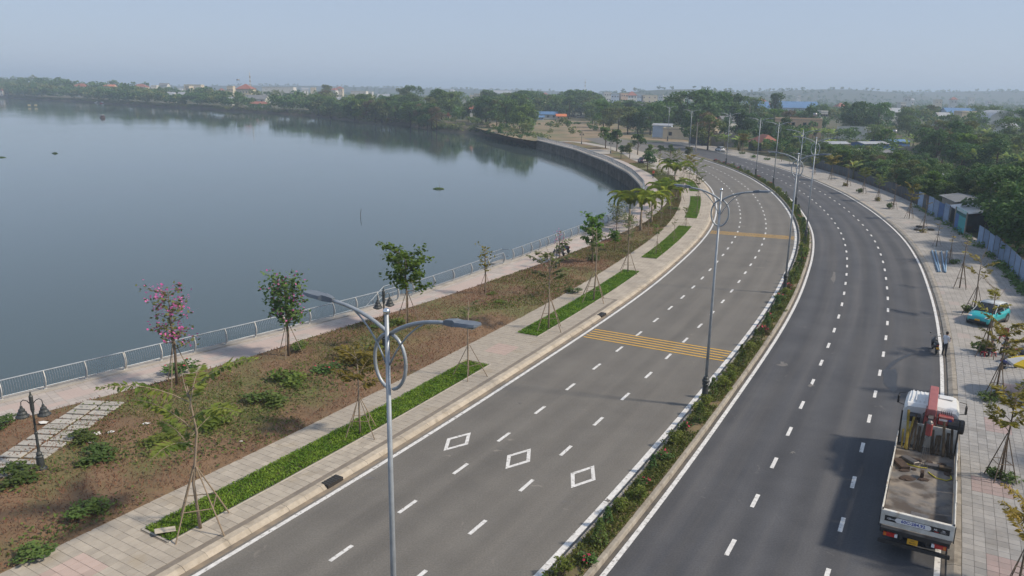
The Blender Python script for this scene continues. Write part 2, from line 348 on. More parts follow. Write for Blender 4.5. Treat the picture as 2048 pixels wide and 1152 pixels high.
M['paint'] = mat('road_paint_white', (0.66, 0.66, 0.65), (0.50, 0.50, 0.49), 0.6, scale=4, c3=(0.26, 0.25, 0.235), s3=6.0, t3=(0.56, 0.68), space='World')
M['paintY'] = mat('road_paint_yellow', (0.62, 0.36, 0.035), (0.52, 0.30, 0.04), 0.6, scale=9, c3=(0.25, 0.19, 0.10), s3=6.0, t3=(0.62, 0.72), space='World')
M['kerb'] = mat('kerb_concrete', (0.40, 0.355, 0.29), (0.32, 0.28, 0.225), 0.9, scale=3.0, rand=0.10, bump=0.3, space='World', c3=(0.20, 0.17, 0.13), s3=1.2, t3=(0.58, 0.75))
M['kerbG'] = mat('median_kerb_concrete', (0.30, 0.275, 0.235), (0.24, 0.215, 0.18), 0.9, scale=3.0, rand=0.10, bump=0.3, space='World', c3=(0.15, 0.13, 0.105), s3=1.5, t3=(0.55, 0.75))
M['gutter'] = mat('gutter_dust', (0.26, 0.205, 0.145), (0.17, 0.145, 0.115), 0.95, scale=1.5, space='World', c3=(0.10, 0.092, 0.082), s3=0.8, t3=(0.5, 0.72))
M['gutterD'] = mat('gutter_dark_dust', (0.125, 0.108, 0.088), (0.075, 0.070, 0.066), 0.95, scale=1.2, space='World', c3=(0.05, 0.05, 0.052), s3=0.7, t3=(0.5, 0.7))
M['joint'] = mat('paving_joint', (0.20, 0.175, 0.145), (0.15, 0.13, 0.11), 0.95, scale=3.0, space='World')
M['tile'] = mat('paver_grey', (0.365, 0.328, 0.275), (0.31, 0.278, 0.235), 0.9, scale=2.2, rand=0.12, bump=0.15, bscale=30, space='World', c3=(0.30, 0.255, 0.19), s3=0.5, t3=(0.6, 0.75))
M['tileP'] = mat('paver_pink', (0.41, 0.32, 0.28), (0.37, 0.29, 0.255), 0.9, scale=2.2, rand=0.10, bump=0.15, bscale=30, space='World')
M['tileR'] = mat('paver_blue_grey', (0.27, 0.265, 0.26), (0.225, 0.225, 0.225), 0.9, scale=2.2, rand=0.14, bump=0.15, bscale=30, space='World', c3=(0.20, 0.19, 0.18), s3=0.6, t3=(0.58, 0.75))
M['tileRP'] = mat('paver_faded_pink', (0.30, 0.235, 0.23), (0.26, 0.215, 0.21), 0.9, scale=2.2, rand=0.10, bump=0.15, bscale=30, space='World')
M['paveL'] = paver_mat('pavement_far', (0.365, 0.328, 0.275), (0.33, 0.296, 0.25), None, joint=(0.24, 0.21, 0.18))
M['paveR'] = paver_mat('pavement_right_far', (0.31, 0.295, 0.275), (0.275, 0.265, 0.25), (0.32, 0.28, 0.262), amount=0.05, joint=(0.16, 0.15, 0.14))
M['prom'] = paver_mat('promenade_paving', (0.40, 0.36, 0.33), (0.35, 0.32, 0.30), (0.40, 0.325, 0.295), tile=(0.4, 0.4), amount=0.62, band=(0.9, 2.9), joint=(0.25, 0.225, 0.2))
M['concrete'] = mat('concrete', (0.36, 0.335, 0.30), (0.29, 0.27, 0.24), 0.9, scale=2.0, bump=0.2, space='World', c3=(0.20, 0.185, 0.16), s3=0.7, t3=(0.55, 0.75))
M['wall'] = mat('seawall_stained_shade_concrete', (0.10, 0.09, 0.078), (0.055, 0.052, 0.047), 0.9, scale=0.8, bump=0.4, space='World', c3=(0.05, 0.055, 0.05), s3=0.35, t3=(0.45, 0.65))  # stained, and darkened further as painted shade between the piles
M['slab'] = mat('stepping_slab', (0.36, 0.345, 0.31), (0.30, 0.285, 0.255), 0.9, scale=3.0, rand=0.12, bump=0.2, space='World')
M['lawn'] = mat('dry_lawn_soil', (0.190, 0.118, 0.066), (0.118, 0.078, 0.044), 0.95, scale=0.33, detail=9, bump=0.9, bscale=6, space='World', c3=(0.115, 0.115, 0.040), s3=0.16, t3=(0.47, 0.60), contrast=(0.3, 0.7))
M['land'] = mat('land_soil_and_scrub', (0.07, 0.075, 0.03), (0.115, 0.09, 0.05), 0.95, scale=0.06, detail=8, space='World', c3=(0.045, 0.06, 0.025), s3=0.02, t3=(0.45, 0.6))
M['dirt'] = mat('bare_dirt', (0.25, 0.175, 0.11), (0.15, 0.125, 0.07), 0.95, scale=0.12, detail=8, space='World', c3=(0.13, 0.125, 0.06), s3=0.045, t3=(0.48, 0.62))
M['bank'] = mat('lake_bank', (0.10, 0.08, 0.05), (0.06, 0.055, 0.035), 0.95, scale=0.3, detail=7, bump=0.6, space='World', c3=(0.17, 0.12, 0.075), s3=0.03, t3=(0.55, 0.65))
M['soil'] = mat('median_soil', (0.17, 0.12, 0.068), (0.10, 0.095, 0.045), 0.95, scale=1.5, detail=8, bump=0.8, bscale=8, space='World')

# ---- lake
SHORE_PX = [(1060, 286), (1036, 280), (989, 273), (950, 267), (880, 262), (811, 249.5), (740, 248), (694, 240), (647, 234), (600, 230.6), (519, 225), (448, 222), (422, 219), (362, 216), (300, 213), (219, 208), (156, 203), (70, 200), (0, 194)]
WATER_Z = -2.8
RAIL_PTS = [(-66, -2), (-45, 20), (-27.8, 39.3), (-24.7, 42.7), (-22.5, 45.6), (-17.5, 51.1), (-10.1, 59.6), (-1.2, 75.0), (6.5, 89.5), (14.1, 103.6), (20.3, 122), (24.0, 143.0), (24.9, 167.1), (23.2, 194.5), (18.1, 233.7), (7.8, 276.5)]
RAIL = Path(RAIL_PTS, sig=4.0)
PI_PTS = [(-62, -5), (-43, 16.5), (-26, 36.4), (-23.0, 39.8), (-20.4, 42.4), (-16.7, 46.9), (-13.5, 51.8), (-9.7, 57.0), (-5.2, 63.2), (0.3, 71.9), (4.9, 79.0), (9.2, 86.5), (17.5, 101.5), (24.2, 121), (28, 143), (29, 167), (27.3, 195.5), (22.2, 235), (12.5, 277)]
PI = Path(PI_PTS, sig=3.0)
shore = [at(x, y, WATER_Z) for x, y in SHORE_PX]
SHORE = Path([(8.5, 281)] + [(p.x, p.y) for p in shore] + [(-900, 1290), (-1500, 1700), (-3500, 2500)], sig=6.0, step=3.0)
def water_mat():
    m, t, b = new_mat('lake_water'); N = t.nodes; Lk = t.links.new
    b.inputs['Base Color'].default_value = (0.046, 0.070, 0.073, 1); b.inputs['Roughness'].default_value = 0.035; b.inputs['IOR'].default_value = 1.33
    ge = N.new('ShaderNodeNewGeometry'); mp = N.new('ShaderNodeMapping'); mp.inputs['Scale'].default_value = (0.9, 1.6, 1); Lk(ge.outputs['Position'], mp.inputs[0])
    n1 = N.new('ShaderNodeTexNoise'); n1.inputs['Scale'].default_value = 1.3; n1.inputs['Detail'].default_value = 4; Lk(mp.outputs[0], n1.inputs[0])
    n2 = N.new('ShaderNodeTexNoise'); n2.inputs['Scale'].default_value = 0.02; n2.inputs['Detail'].default_value = 3; Lk(ge.outputs['Position'], n2.inputs[0])
    r2 = N.new('ShaderNodeMapRange'); r2.inputs[1].default_value = 0.4; r2.inputs[2].default_value = 0.65; r2.inputs[3].default_value = 0.014; r2.inputs[4].default_value = 0.045; Lk(n2.outputs[0], r2.inputs[0])
    bp = N.new('ShaderNodeBump'); bp.inputs['Distance'].default_value = 0.25; Lk(n1.outputs[0], bp.inputs['Height']); Lk(r2.outputs[0], bp.inputs['Strength']); Lk(bp.outputs[0], b.inputs['Normal'])
    return m
me = bpy.data.meshes.new('lake'); me.from_pydata([(-6000, -400, WATER_Z), (120, -400, WATER_Z), (120, 4000, WATER_Z), (-6000, 4000, WATER_Z)], [], [(0, 1, 2, 3)]); me.materials.append(water_mat())
struct(link('lake_water', me))
# ---- land (one sheet round the lake, to the horizon) and the lake bank
from mathutils.geometry import tessellate_polygon
inl = [(float(x), float(y)) for x, y in (SHORE.q + SHORE.n * 4.0)[::3]]
inl = [p for p in inl if p[1] > 279]
seaw = [RAIL.P(a, 0.6)[:2] for a in np.arange(0, RAIL.len, 4.0)]
outer = [(-3600, 7000), (7000, 7000), (7000, -400), (-66, -400)]
poly = seaw + inl + outer
tri = tessellate_polygon([[Vector((p[0], p[1], 0)) for p in poly]])
me = bpy.data.meshes.new('land'); me.from_pydata([(p[0], p[1], -0.02) for p in poly], [], [tuple(t_) for t_ in tri]); me.materials.append(M['land']); me.update()
if sum(p.normal.z * p.area for p in me.polygons) < 0: me.flip_normals()
struct(link('ground', me))
ss = np.arange(0, SHORE.len, 5.0); jit = rng.normal(0, 0.7, len(ss))
rows = [[SHORE.P(a, o_ + jit[i] * k, z_ + abs(jit[i]) * 0.25 * k) for o_, z_, k in ((4.6, 0.0, 0), (3.0, -0.3, 1), (1.2, -1.6, 1), (-0.4, -2.7, 1), (-2.5, -4.2, 1))] for i, a in enumerate(ss)]
struct(sheet('lake_bank', rows, M['bank']))
# ---- carriageways
def lane_dash(parent, s, off, length, width, z=0.0045, name='lane_dash', matl=None):
    a = [R(s + k * length / 2, off + j * width / 2, z) for k, j in ((-1, -1), (-1, 1), (1, 1), (1, -1))]
    MB().add(a, [(0, 1, 2, 3)]).build(name, matl or M['paint'], parent)
left = struct(ribbon('road_left_carriageway', [K0 + 0.15, -8, -6, -4, -2, 0.42], 5, S_END + 12, 0.0, M['asphL']))
right = struct(ribbon('road_right_carriageway', [1.58, 3, 5, 7, 9, 11, RK0 + 0.1], 5, S_END, 0.0, M['asphR']))
struct(ribbon('gutter_right', [RE + 0.13, RK0 + 0.03], 5, S_END, 0.004, M['gutterD'])); struct(ribbon('gutter_median', [1.68, RM - 0.12], 5, S_END - 10, 0.004, M['gutterD']))
struct(ribbon('gutter_left', [K0 - 0.03, LE - 0.22], 5, S_END, 0.004, M['gutter']))
ribbon('edge_line', [LE - 0.1, LE + 0.1], 5, 245, 0.0085, M['paint'], parent=left)
ribbon('edge_line', [-0.13, 0.13], 5, 245, 0.0045, M['paint'], parent=left)
ribbon('edge_line', [RM - 0.1, RM + 0.1], 5, 245, 0.0045, M['paint'], parent=right)
ribbon('edge_line', [RE - 0.1, RE + 0.1], 5, 245, 0.0045, M['paint'], parent=right)
d1 = Rso(at(1085, 821))[0]; d2 = Rso(at(1202, 844))[0]; d3 = Rso(at(1580, 863))[0]; d4 = Rso(at(1725, 895))[0]
sp = 4.04
for par, d0, off in ((left, d1, -6.95), (left, d2, -3.6), (right, d3, 5.47), (right, d4, 8.97)):
    k0 = math.ceil((12 - d0) / sp)
    for k in range(k0, int((218 - d0) / sp)):
        lane_dash(par, d0 + k * sp, off, 1.22, 0.17)
# three hollow diamonds
for (px, py) in ((915, 883), (1037, 917), (1166, 953)):
    s, o = Rso(at(px, py)); mb = MB()
    cs = [(1.25, 0), (0, 0.62), (-1.25, 0), (0, -0.62)]; ci = [(0.88, 0), (0, 0.42), (-0.88, 0), (0, -0.42)]
    v = [R(s + a, o + b_, 0.0045) for a, b_ in cs] + [R(s + a, o + b_, 0.0045) for a, b_ in ci]
    mb.add(v, [(i, (i + 1) % 4, 4 + (i + 1) % 4, 4 + i) for i in range(4)])
    ob = mb.build('diamond_marking', M['paint'], left)
    if ob.data.polygons[0].normal.z < 0: ob.data.flip_normals()
for s0_, s1_ in ((Rso(at(1165, 674))[0], Rso(at(1186, 660))[0]), (Rso(at(1422, 467))[0], Rso(at(1429, 460))[0])):
    for k in range(5):
        lane_dash(left, s0_ + 0.1 + k * 0.52, -5.15, 0.16, 9.95, 0.0125, 'rumble_stripe', M['paintY'])
for o_ in [o for o in bpy.data.objects if o.name.startswith(('lane_dash', 'rumble_stripe'))]:
    o_.data.update()
    if o_.data.polygons[0].normal.z < 0: o_.data.flip_normals()
# far turning area of bare asphalt joining the lakeside path
# ---- kerbs
def kerbs(name, prof, s0, s1, matl, step=1.0, keep=None):
    """kerbstones laid end to end; prof = closed outline in (off, z)"""
    par = struct(MB().add([R(s, prof[k][0], -0.05) for s in (s0, s1) for k in (0, len(prof) - 1)], []).build(name, matl))
    n = int((s1 - s0) / step); L = len(prof)
    for i in range(n):
        a = s0 + i * step + 0.006; b = a + step - 0.012; dz = random.uniform(-0.004, 0.004); do = random.uniform(-0.006, 0.006)
        v = [R(q, o + do, z + (dz if z > 0.02 else 0)) for q in (a, b) for o, z in prof]
        f = [tuple(range(L)), tuple(range(2 * L - 1, L - 1, -1))] + [(k + L, (k + 1) % L + L, (k + 1) % L, k) for k in range(L)]
        ob = MB().add(v, f).build('kerbstone', matl, par)
    return par
def kerb_far(par, name, prof, s0, s1, matl):
    L = len(prof)
    ob = ribbon(name, [p[0] for p in prof], s0, s1, [p[1] for p in prof], matl, parent=par); return ob
pl = [(-10.82, -0.03), (-10.86, 0.05), (-11.02, 0.155), (-11.32, 0.165), (-11.32, -0.03)]
kl = kerbs('kerb_left', pl, 14, 114, M['kerb']); kerb_far(kl, 'far_kerb', pl[:4], 114, S_END - 20, M['kerb'])
pml = [(0.33, -0.03), (0.34, 0.17), (0.37, 0.20), (0.50, 0.20), (0.50, -0.03)]
pmr = [(1.50, -0.03), (1.50, 0.20), (1.65, 0.20), (1.69, 0.17), (1.72, -0.03)]
km = kerbs('kerb_median_left', pml, 18, 118, M['kerbG']); kerb_far(km, 'far_kerb', pml[:4], 118, S_END - 8, M['kerbG'])
km = kerbs('kerb_median_right', pmr, 18, 118, M['kerbG']); kerb_far(km, 'far_kerb', pmr[1:], 118, S_END - 8, M['kerbG'])
pr_ = [(13.22, -0.03), (13.22, 0.16), (12.98, 0.155), (12.76, 0.06), (12.72, -0.03)]
kr = kerbs('kerb_right', pr_, 24, 124, M['kerbG']); kerb_far(kr, 'far_kerb', pr_[1:][::-1], 124, S_END, M['kerb'])
struct(ribbon('median_soil', [0.49, 0.75, 1.0, 1.25, 1.51], 14, S_END - 8, [0.14, 0.18, 0.2, 0.18, 0.14], M['soil']))
for s in (25.2,):
    c = R(s, 1.0); MB().cbox((0, 0, 0.12), (0.9, 0.98, 0.30), 0.015).build('median_service_slab', M['concrete'], None, loc=c, rz=Rang(s))
o = bpy.data.objects['median_service_slab']; tag(o, 'square concrete service slab between the two median kerbs at the bottom edge', 'concrete slab')
# ---- pavements
PLANT_PX = [((327, 1077), (962, 728)), ((1062, 671), (1262, 542)), ((1302, 517), (1370, 453)), ((1390, 437), (1402, 394)), ((1392, 383), (1378, 364))]
PLANTS = [tuple(sorted((Rso(at(*a, .15))[0], Rso(at(*b_, .15))[0]))) for a, b_ in PLANT_PX]
PO0, PO1 = -14.35, -12.8
def in_plant(s, off, m=0.0):
    return any(a - m < s < b_ + m and PO0 - m < off < PO1 + m for a, b_ in PLANTS)
def pavement(name, o0, o1, s0, s1, s_end, matT, matP, matFar, z, skip, pink, ntile=300, side=1):
    base = struct(ribbon(name, list(np.linspace(o0, o1, 5)), s0 - 8, s1 + 2, z - 0.012, M['joint']))
    ribbon('far_paving', list(np.linspace(o0, o1, 5)), s1, s_end, z, matFar, parent=base)
    T = 0.4; cells = []
    nS = int((s1 - s0) / T); nO = int(abs(o1 - o0) / T)
    for i in range(nS):
        for j in range(nO):
            s = s0 + (i + .5) * T; off = min(o0, o1) + (j + .5) * T
            if skip(s, off): continue
            c = R(s, off, z); x, y = proj(c)
            cells.append((px_per_m(c) if -30 < x < 2078 and -30 < y < 1182 else 0, s, off, pink(s, off)))
    cells.sort(key=lambda c: -c[0]); rest = {0: MB(), 1: MB()}
    for n_, (k, s, off, pk) in enumerate(cells):
        h = T / 2 - 0.007; dz = random.uniform(-0.003, 0.003)
        v = [R(s + a * h, off + b_ * h, z + dz) for a, b_ in ((-1, -1), (-1, 1), (1, 1), (1, -1))]
        v += [(p[0], p[1], z - 0.03) for p in v]
        f = [(3, 2, 1, 0), (0, 1, 5, 4), (1, 2, 6, 5), (2, 3, 7, 6), (3, 0, 4, 7)]
        if n_ < ntile and k > 0: MB().add(v, f).build('paver', matP if pk else matT, base)
        else: rest[pk].add(v, f)
    for pk in (0, 1):
        if rest[pk].v:
            o = rest[pk].build('pavers_beyond', matP if pk else matT, base); o['kind'] = 'stuff'
    return base
pinkL = lambda s, off: int(any(abs(s - a) < 1.1 and abs(off - b_) < 0.8 for a, b_ in ((19.3, -13.8), (49.5, -13.4))))
swl = pavement('pavement_left', -16.0, -11.33, 15.0, 66.0, 255, M['tile'], M['tileP'], M['paveL'], 0.165, lambda s, o: in_plant(s, o, 0.05), pinkL)
pinkR = lambda s, off: int(any(abs(s - a) < 0.9 and abs(off - b_) < 0.7 for a, b_ in ((37.5, 14.6), (44.5, 14.4), (52.3, 15.0), (58.5, 16.4), (33.5, 16.0))))
swr = pavement('pavement_right', 13.23, SWR, 26.0, 66.0, S_END, M['tileR'], M['tileRP'], M['paveR'], 0.165, lambda s, o: False, pinkR)
# green planter strips let into the left pavement
M['bed'] = mat('planter_bed', (0.06, 0.085, 0.02), (0.09, 0.075, 0.035), 0.95, scale=2.5, detail=6, space='World')
M['lawnbright'] = leaf_mat('groundcover_green', (0.10, 0.20, 0.018), (0.165, 0.27, 0.03), rand=0.0, scale=1.5, trans=0.25)
# ---- promenade, lawn, sea wall
nP = 260
def frac(P_, k): return P_.P(P_.len * k)
def promrow(k):
    a = RAIL.P(RAIL.len * k); j = int(np.argmin((PI.q[:, 0] - a[0]) ** 2 + (PI.q[:, 1] - a[1]) ** 2)); b_ = PI.q[j]
    return a, (float(b_[0]), float(b_[1]))
rows = []; uvs = []
for i in range(nP + 1):
    a, b_ = promrow(i / nP); wd = math.hypot(b_[0] - a[0], b_[1] - a[1])
    rows.append([(a[0] + (b_[0] - a[0]) * t_, a[1] + (b_[1] - a[1]) * t_, 0.15) for t_ in (-0.06, 0.25, 0.5, 0.75, 1.0)])
    uvs.append([(RAIL.len * i / nP, wd * t_) for t_ in (-0.06, 0.25, 0.5, 0.75, 1.0)])
prom = struct(sheet('promenade', rows, M['prom'], None, uvs))
ys = np.arange(-2, 276, 1.0); rows = []
SWs = np.array([R(s, SWL + 0.06)[:2] for s in np.arange(4, S_MAX, 1.0)])
for y in ys:
    k = np.argsort(PI.q[:, 1]); xp = float(np.interp(y, PI.q[k, 1], PI.q[k, 0]))
    k = np.argsort(SWs[:, 1]); xs = float(np.interp(y, SWs[k, 1], SWs[k, 0]))
    xs = max(xs, xp + 0.1); nn = 9
    rows.append([(xp + (xs - xp) * j / (nn - 1), y, 0.135 + 0.12 * math.sin(math.pi * j / (nn - 1)) + rng.normal(0, 0.02)) for j in range(nn)])
struct(sheet('lawn', rows, M['lawn']))
LAWN_ROWS = rows
# sea wall: cap beam, face and piles
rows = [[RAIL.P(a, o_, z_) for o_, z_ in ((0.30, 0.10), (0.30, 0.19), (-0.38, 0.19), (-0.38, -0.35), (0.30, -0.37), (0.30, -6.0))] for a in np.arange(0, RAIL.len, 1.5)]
sw = tag(sheet('seawall', rows, M['wall'], smooth=False), 'stained concrete sea wall, shade painted dark between vertical piles curving along the lake', 'sea wall')
capm = M['concrete']
rows = [[RAIL.P(a, o_, z_) for o_, z_ in ((0.33, 0.152), (0.33, 0.205), (-0.41, 0.205), (-0.41, -0.10))] for a in np.arange(0, RAIL.len, 1.5)]
sheet('cap_beam', rows, capm, sw, smooth=False)
M['pile'] = mat('pile_concrete', (0.21, 0.19, 0.16), (0.13, 0.12, 0.105), 0.9, scale=1.0, space='World', c3=(0.07, 0.065, 0.055), s3=0.8, t3=(.5, .7), rand=.2)  # paler than the wall face, so piles stand out from its painted shade
pile = MB().box((0, 0, -3.1), (0.62, 0.55, 5.6)).mesh('pile', M['pile'])
for a in np.arange(150, RAIL.len - 0.5, 1.9):
    if RAIL.P(a)[1] > 120:
        link('pile', pile, sw, RAIL.P(a, -0.06), RAIL.ang(a))
# ================================================================= street lamps on the median
M['galv'] = mat('galvanised_steel', (0.34, 0.375, 0.41), (0.27, 0.30, 0.33), 0.45, 0.35, scale=3.0, bump=0.05)
M['chrome'] = mat('polished_steel', (0.75, 0.75, 0.75), None, 0.12, 1.0)
M['head'] = mat('lamp_head_grey', (0.16, 0.19, 0.22), (0.13, 0.15, 0.18), 0.5, 0.3, scale=5)
M['castiron'] = mat('cast_iron_dark', (0.035, 0.042, 0.045), (0.05, 0.055, 0.055), 0.5, 0.2, scale=6, bump=0.1)
M['lens'] = mat('lamp_lens', (0.55, 0.55, 0.5), None, 0.25)
def curve_pts(P0, P1, P2, n=8):
    return [tuple((1 - t) ** 2 * a + 2 * t * (1 - t) * b + t * t * c for a, b, c in zip(P0, P1, P2)) for t in np.linspace(0, 1, n)]
def make_lamp():
    r = empty('street_lamp')
    K = lambda o: kid(r, o)
    K(MB().tube([(0, 0, 1.5), (0, 0, 6), (0, 0, 11.82)], [0.09, 0.07, 0.05], 12).build('pole', M['galv'], r, True))
    K(MB().lathe([(0.30, 0.0), (0.30, 0.10), (0.22, 0.16), (0.19, 0.25), (0.155, 1.0), (0.15, 1.12), (0.19, 1.15), (0.19, 1.22), (0.15, 1.26), (0.20, 1.31), (0.21, 1.42), (0.17, 1.48), (0.14, 1.50), (0.16, 1.56), (0.11, 1.62)], 14).build('base', M['castiron'], r))
    K(MB().sphere((0, 0, 11.89), 0.085, 12, 8).build('ball_finial', M['chrome'], r, True))
    pts = [(0.46 * math.cos(a), 0, 10.66 + 0.68 * math.sin(a)) for a in np.linspace(0, 2 * math.pi, 33)]
    K(MB().tube([(p[0], 0.085, p[2]) for p in pts], 0.043, 8, cap=False).build('ring', M['galv'], r, True))
    for s in (-1, 1):
        K(MB().tube(curve_pts((0, 0.085, 11.32), (s * 0.7, 0.05, 11.83), (s * 1.72, 0, 11.90), 9), [0.048] * 9, 8).build('arm', M['galv'], r, True))
        K(MB().tube(curve_pts((s * 1.04, 0.04, 11.77), (s * 0.42, 0.03, 11.40), (s * 0.06, 0, 10.62), 8), 0.022, 6).build('brace', M['galv'], r, True))
        mb = MB(); prof = [(1.62, .055, .06), (1.72, .08, .08), (1.90, .12, .09), (1.98, .165, .055), (2.30, .18, .045), (2.47, .15, .03), (2.54, .07, .02)]
        vs = []; 
        for i, (x, wy, hz_) in enumerate(prof):
            zc = 11.90 + (x - 1.62) * 0.10
            vs += [(s * x, -wy, zc - hz_ * .6), (s * x, wy, zc - hz_ * .6), (s * x, wy * .85, zc + hz_), (s * x, -wy * .85, zc + hz_)]
        fs = [(0, 1, 2, 3)] + [(4 * i + k, 4 * i + (k + 1) % 4, 4 * i + 4 + (k + 1) % 4, 4 * i + 4 + k) for i in range(len(prof) - 1) for k in range(4)] + [tuple(4 * (len(prof) - 1) + k for k in (3, 2, 1, 0))]
        h = K(mb.add(vs, fs).build('lamp_head', M['head'], r))
        kid(h, MB().box((s * 2.2, 0, 11.905), (0.42, 0.2, 0.02)).build('lens', M['lens'], h))
    return r
LAMP_PX = [None, (1408, 808), (1568.5, 583), (1610, 487), (1601, 414), (1564, 373.5), (1511, 353), (1452, 330), (1393, 307), (1335, 282), (1281, 265)]
lampdesc = ['nearest double-arm street lamp with a ring, its base below the picture', 'second double-arm street lamp with a ring, beside the yellow rumble stripes', 'third double-arm ring street lamp, just beyond the yellow stripes on the median', 'fourth double-arm ring street lamp on the curve of the median', 'fifth double-arm ring street lamp on the median', 'sixth double-arm ring street lamp on the median', 'seventh double-arm ring street lamp on the planted median', 'eighth double-arm ring street lamp near the parked white car', 'ninth double-arm ring street lamp, at the far end of the planted median', 'tenth double-arm ring street lamp, by the low yellow building at the far bend', 'farthest double-arm ring street lamp, standing alone before the far trees']
lamp0 = make_lamp()
for i, p in enumerate(LAMP_PX):
    if i == 0: q_ = at(773, 623, 12.06); pos = (q_.x, q_.y, 0.17); ang = math.atan2(-.508, .861)
    else:
        q_ = at(p[0], p[1], 0.17); s_, o_ = Rso(q_)
        if i < 9: q_ = Vector(R(s_, min(1.45, max(.55, o_)), 0.17))
        pos = tuple(q_); ang = Rang(s_) - math.pi / 2
    o = lamp0 if i == 0 else copy_tree(lamp0)
    o.location = pos; o.rotation_euler = (0, 0, ang); tops = (0, 380, 308, 276, 261, 245, 237, 227, 220); o.scale = (1, 1, 1.0 if i == 0 or i > 8 else max(.95, min(1.06, height_for(pos, tops[i]) / 11.88)))
    tag(o, lampdesc[i], 'street lamp', 'double-arm street lamps along the median')
# ================================================================= cast-iron park lamps
def make_park_lamp():
    r = empty('park_lamp'); K = lambda o: kid(r, o)
    K(MB().lathe([(0.26, 0), (0.26, .10), (0.20, .14), (0.17, .20), (0.15, .60), (0.16, .66), (0.11, .72), (0.13, .80), (0.07, .9)], 12).build('base', M['castiron'], r))
    K(MB().lathe([(0.065, .85), (0.055, 1.7), (0.075, 1.72), (0.075, 1.80), (0.05, 1.83), (0.045, 2.75), (0.065, 2.78), (0.065, 2.84), (0.085, 2.86), (0.085, 3.5), (0.05, 3.55), (0.02, 3.72)], 10).build('post', M['castiron'], r))
    for s in (-1, 1):
        a = K(MB().tube([(s * .06, 0, 3.15), (s * .16, 0, 3.30), (s * .30, 0, 3.36), (s * .40, 0, 3.28), (s * .42, 0, 3.10)], 0.02, 6).build('arm', M['castiron'], r))
        l = K(MB().lathe([(0.27, 2.58), (0.28, 2.62), (0.20, 2.70), (0.19, 2.78), (0.14, 2.84), (0.13, 2.93), (0.07, 2.98), (0.05, 3.08), (0.02, 3.10)], 12, (s * .42, 0, 0)).build('lantern', M['castiron'], r))
        kid(l, MB().lathe([(0.10, 2.50), (0.17, 2.53), (0.17, 2.60)], 10, (s * .42, 0, 0)).build('globe', M['lens'], l))
    return r
pk = [((83, 940), 0.3, 'black two-lantern park lamp beside the stepping-stone path'), ((770, 698), 0.8, 'black two-lantern park lamp behind the nearest street lamp'), ((1112, 538), 0.85, 'black two-lantern park lamp beside the parked motorcycles on the promenade'), ((1163, 289), 0.2, 'black two-lantern park lamp on the far lakeside path before the dirt field'), ((1221, 308), 0.2, 'farther black two-lantern park lamp on the far curved lakeside path')]
pl0 = make_park_lamp()
for i, (p, rz, lb) in enumerate(pk):
    o = pl0 if i == 0 else copy_tree(pl0)
    o.location = at(p[0], p[1], 0.16); o.rotation_euler = (0, 0, rz); o.scale = (height_for(o.location, (783, 575, 488, 262, 280)[i]) / 3.72,) * 3; tag(o, lb, 'park lamp', 'cast-iron park lamps on the lakeside')
# ================================================================= lakeside railing
M['rail'] = mat('railing_steel', (0.26, 0.295, 0.335), (0.21, 0.24, 0.275), 0.5, 0.3, scale=4)
M['postw'] = mat('railing_post_white', (0.50, 0.50, 0.48), (0.40, 0.40, 0.385), 0.55, 0.1, scale=5)
def bow(z): return 0.20 * math.sin(math.pi * min(1, max(0, z / 1.12))) + 0.02 * z
def rail_meshes(L, nb=5):
    mb = MB(); mb.tube([(0, -bow(1.1), 1.1), (L, -bow(1.1), 1.1)], 0.04, 8); top = mb.mesh('top_rail', M['rail'])
    mb = MB(); mb.tube([(0, -bow(.2), .2), (L, -bow(.2), .2)], 0.026, 6); bot = mb.mesh('bottom_rail', M['rail'])
    zs = np.linspace(0, 1.1, 8); vs = []; fs = []
    for z in zs:
        wd = 0.05 + 0.05 * math.sin(math.pi * z / 1.1)
        vs += [(-.02, -bow(z) - wd, z), (.02, -bow(z) - wd, z), (.02, -bow(z) + wd, z), (-.02, -bow(z) + wd, z)]
    for i in range(7):
        for k in range(4): fs.append((4 * i + k, 4 * i + (k + 1) % 4, 4 * i + 4 + (k + 1) % 4, 4 * i + 4 + k))
    fs += [(3, 2, 1, 0), (28, 29, 30, 31)]
    mb = MB().add(vs, fs); mb.box((0, 0, 0.03), (0.16, 0.2, 0.06)); post = mb.mesh('post', M['postw'])
    mb = MB(); n = int(L / 0.13)
    for i in range(1, n):
        x = L * i / n; mb.tube([(x, -bow(z), z) for z in (.2, .5, .8, 1.1)], 0.012, 4, cap=False)
    bal = mb.mesh('balusters', M['rail'])
    return top, bot, post, bal
g1 = RAIL.so(at(812, 597, .16))[0]; g2 = RAIL.so(at(1012, 524, .16))[0]
runs = [(30.0, g1 - 0.9), (g1 + 0.9, g2 - 0.9), (g2 + 0.9, RAIL.len - 0.4)]
def rail_run(a0, a1, tgt, lab, cat='railing', grp='steel railing sections along the lake'):
    n = max(1, round((a1 - a0) / tgt)); L = (a1 - a0) / n
    out = []
    for i in range(n):
        p = Vector(RAIL.P(a0 + i * L + 0.05, 0, 0.2)); q_ = Vector(RAIL.P(a0 + (i + 1) * L - 0.05, 0, 0.2)); LL = (q_ - p).length
        key = round(LL, 1)
        if key not in RM_CACHE: RM_CACHE[key] = rail_meshes(key)
        t, b_, po, ba = RM_CACHE[key]
        e = empty('railing_section', p, math.atan2(q_.y - p.y, q_.x - p.x)); link('top_rail', t, e); link('bottom_rail', b_, e)
        for k in range(6): link('post', po, e, (key * k / 5, 0, 0))
        o = link('balusters', ba, e); o['kind'] = 'stuff'; out.append(e)
    return out
RM_CACHE = {}
secs = [e for a, b_ in runs for e in rail_run(a, b_, 10.4, '')]
for i, e in enumerate(secs):
    tag(e, 'pale steel lakeside railing section with curved posts, %s from the near left end' % ordi(i), 'railing', 'steel railing sections along the lake')
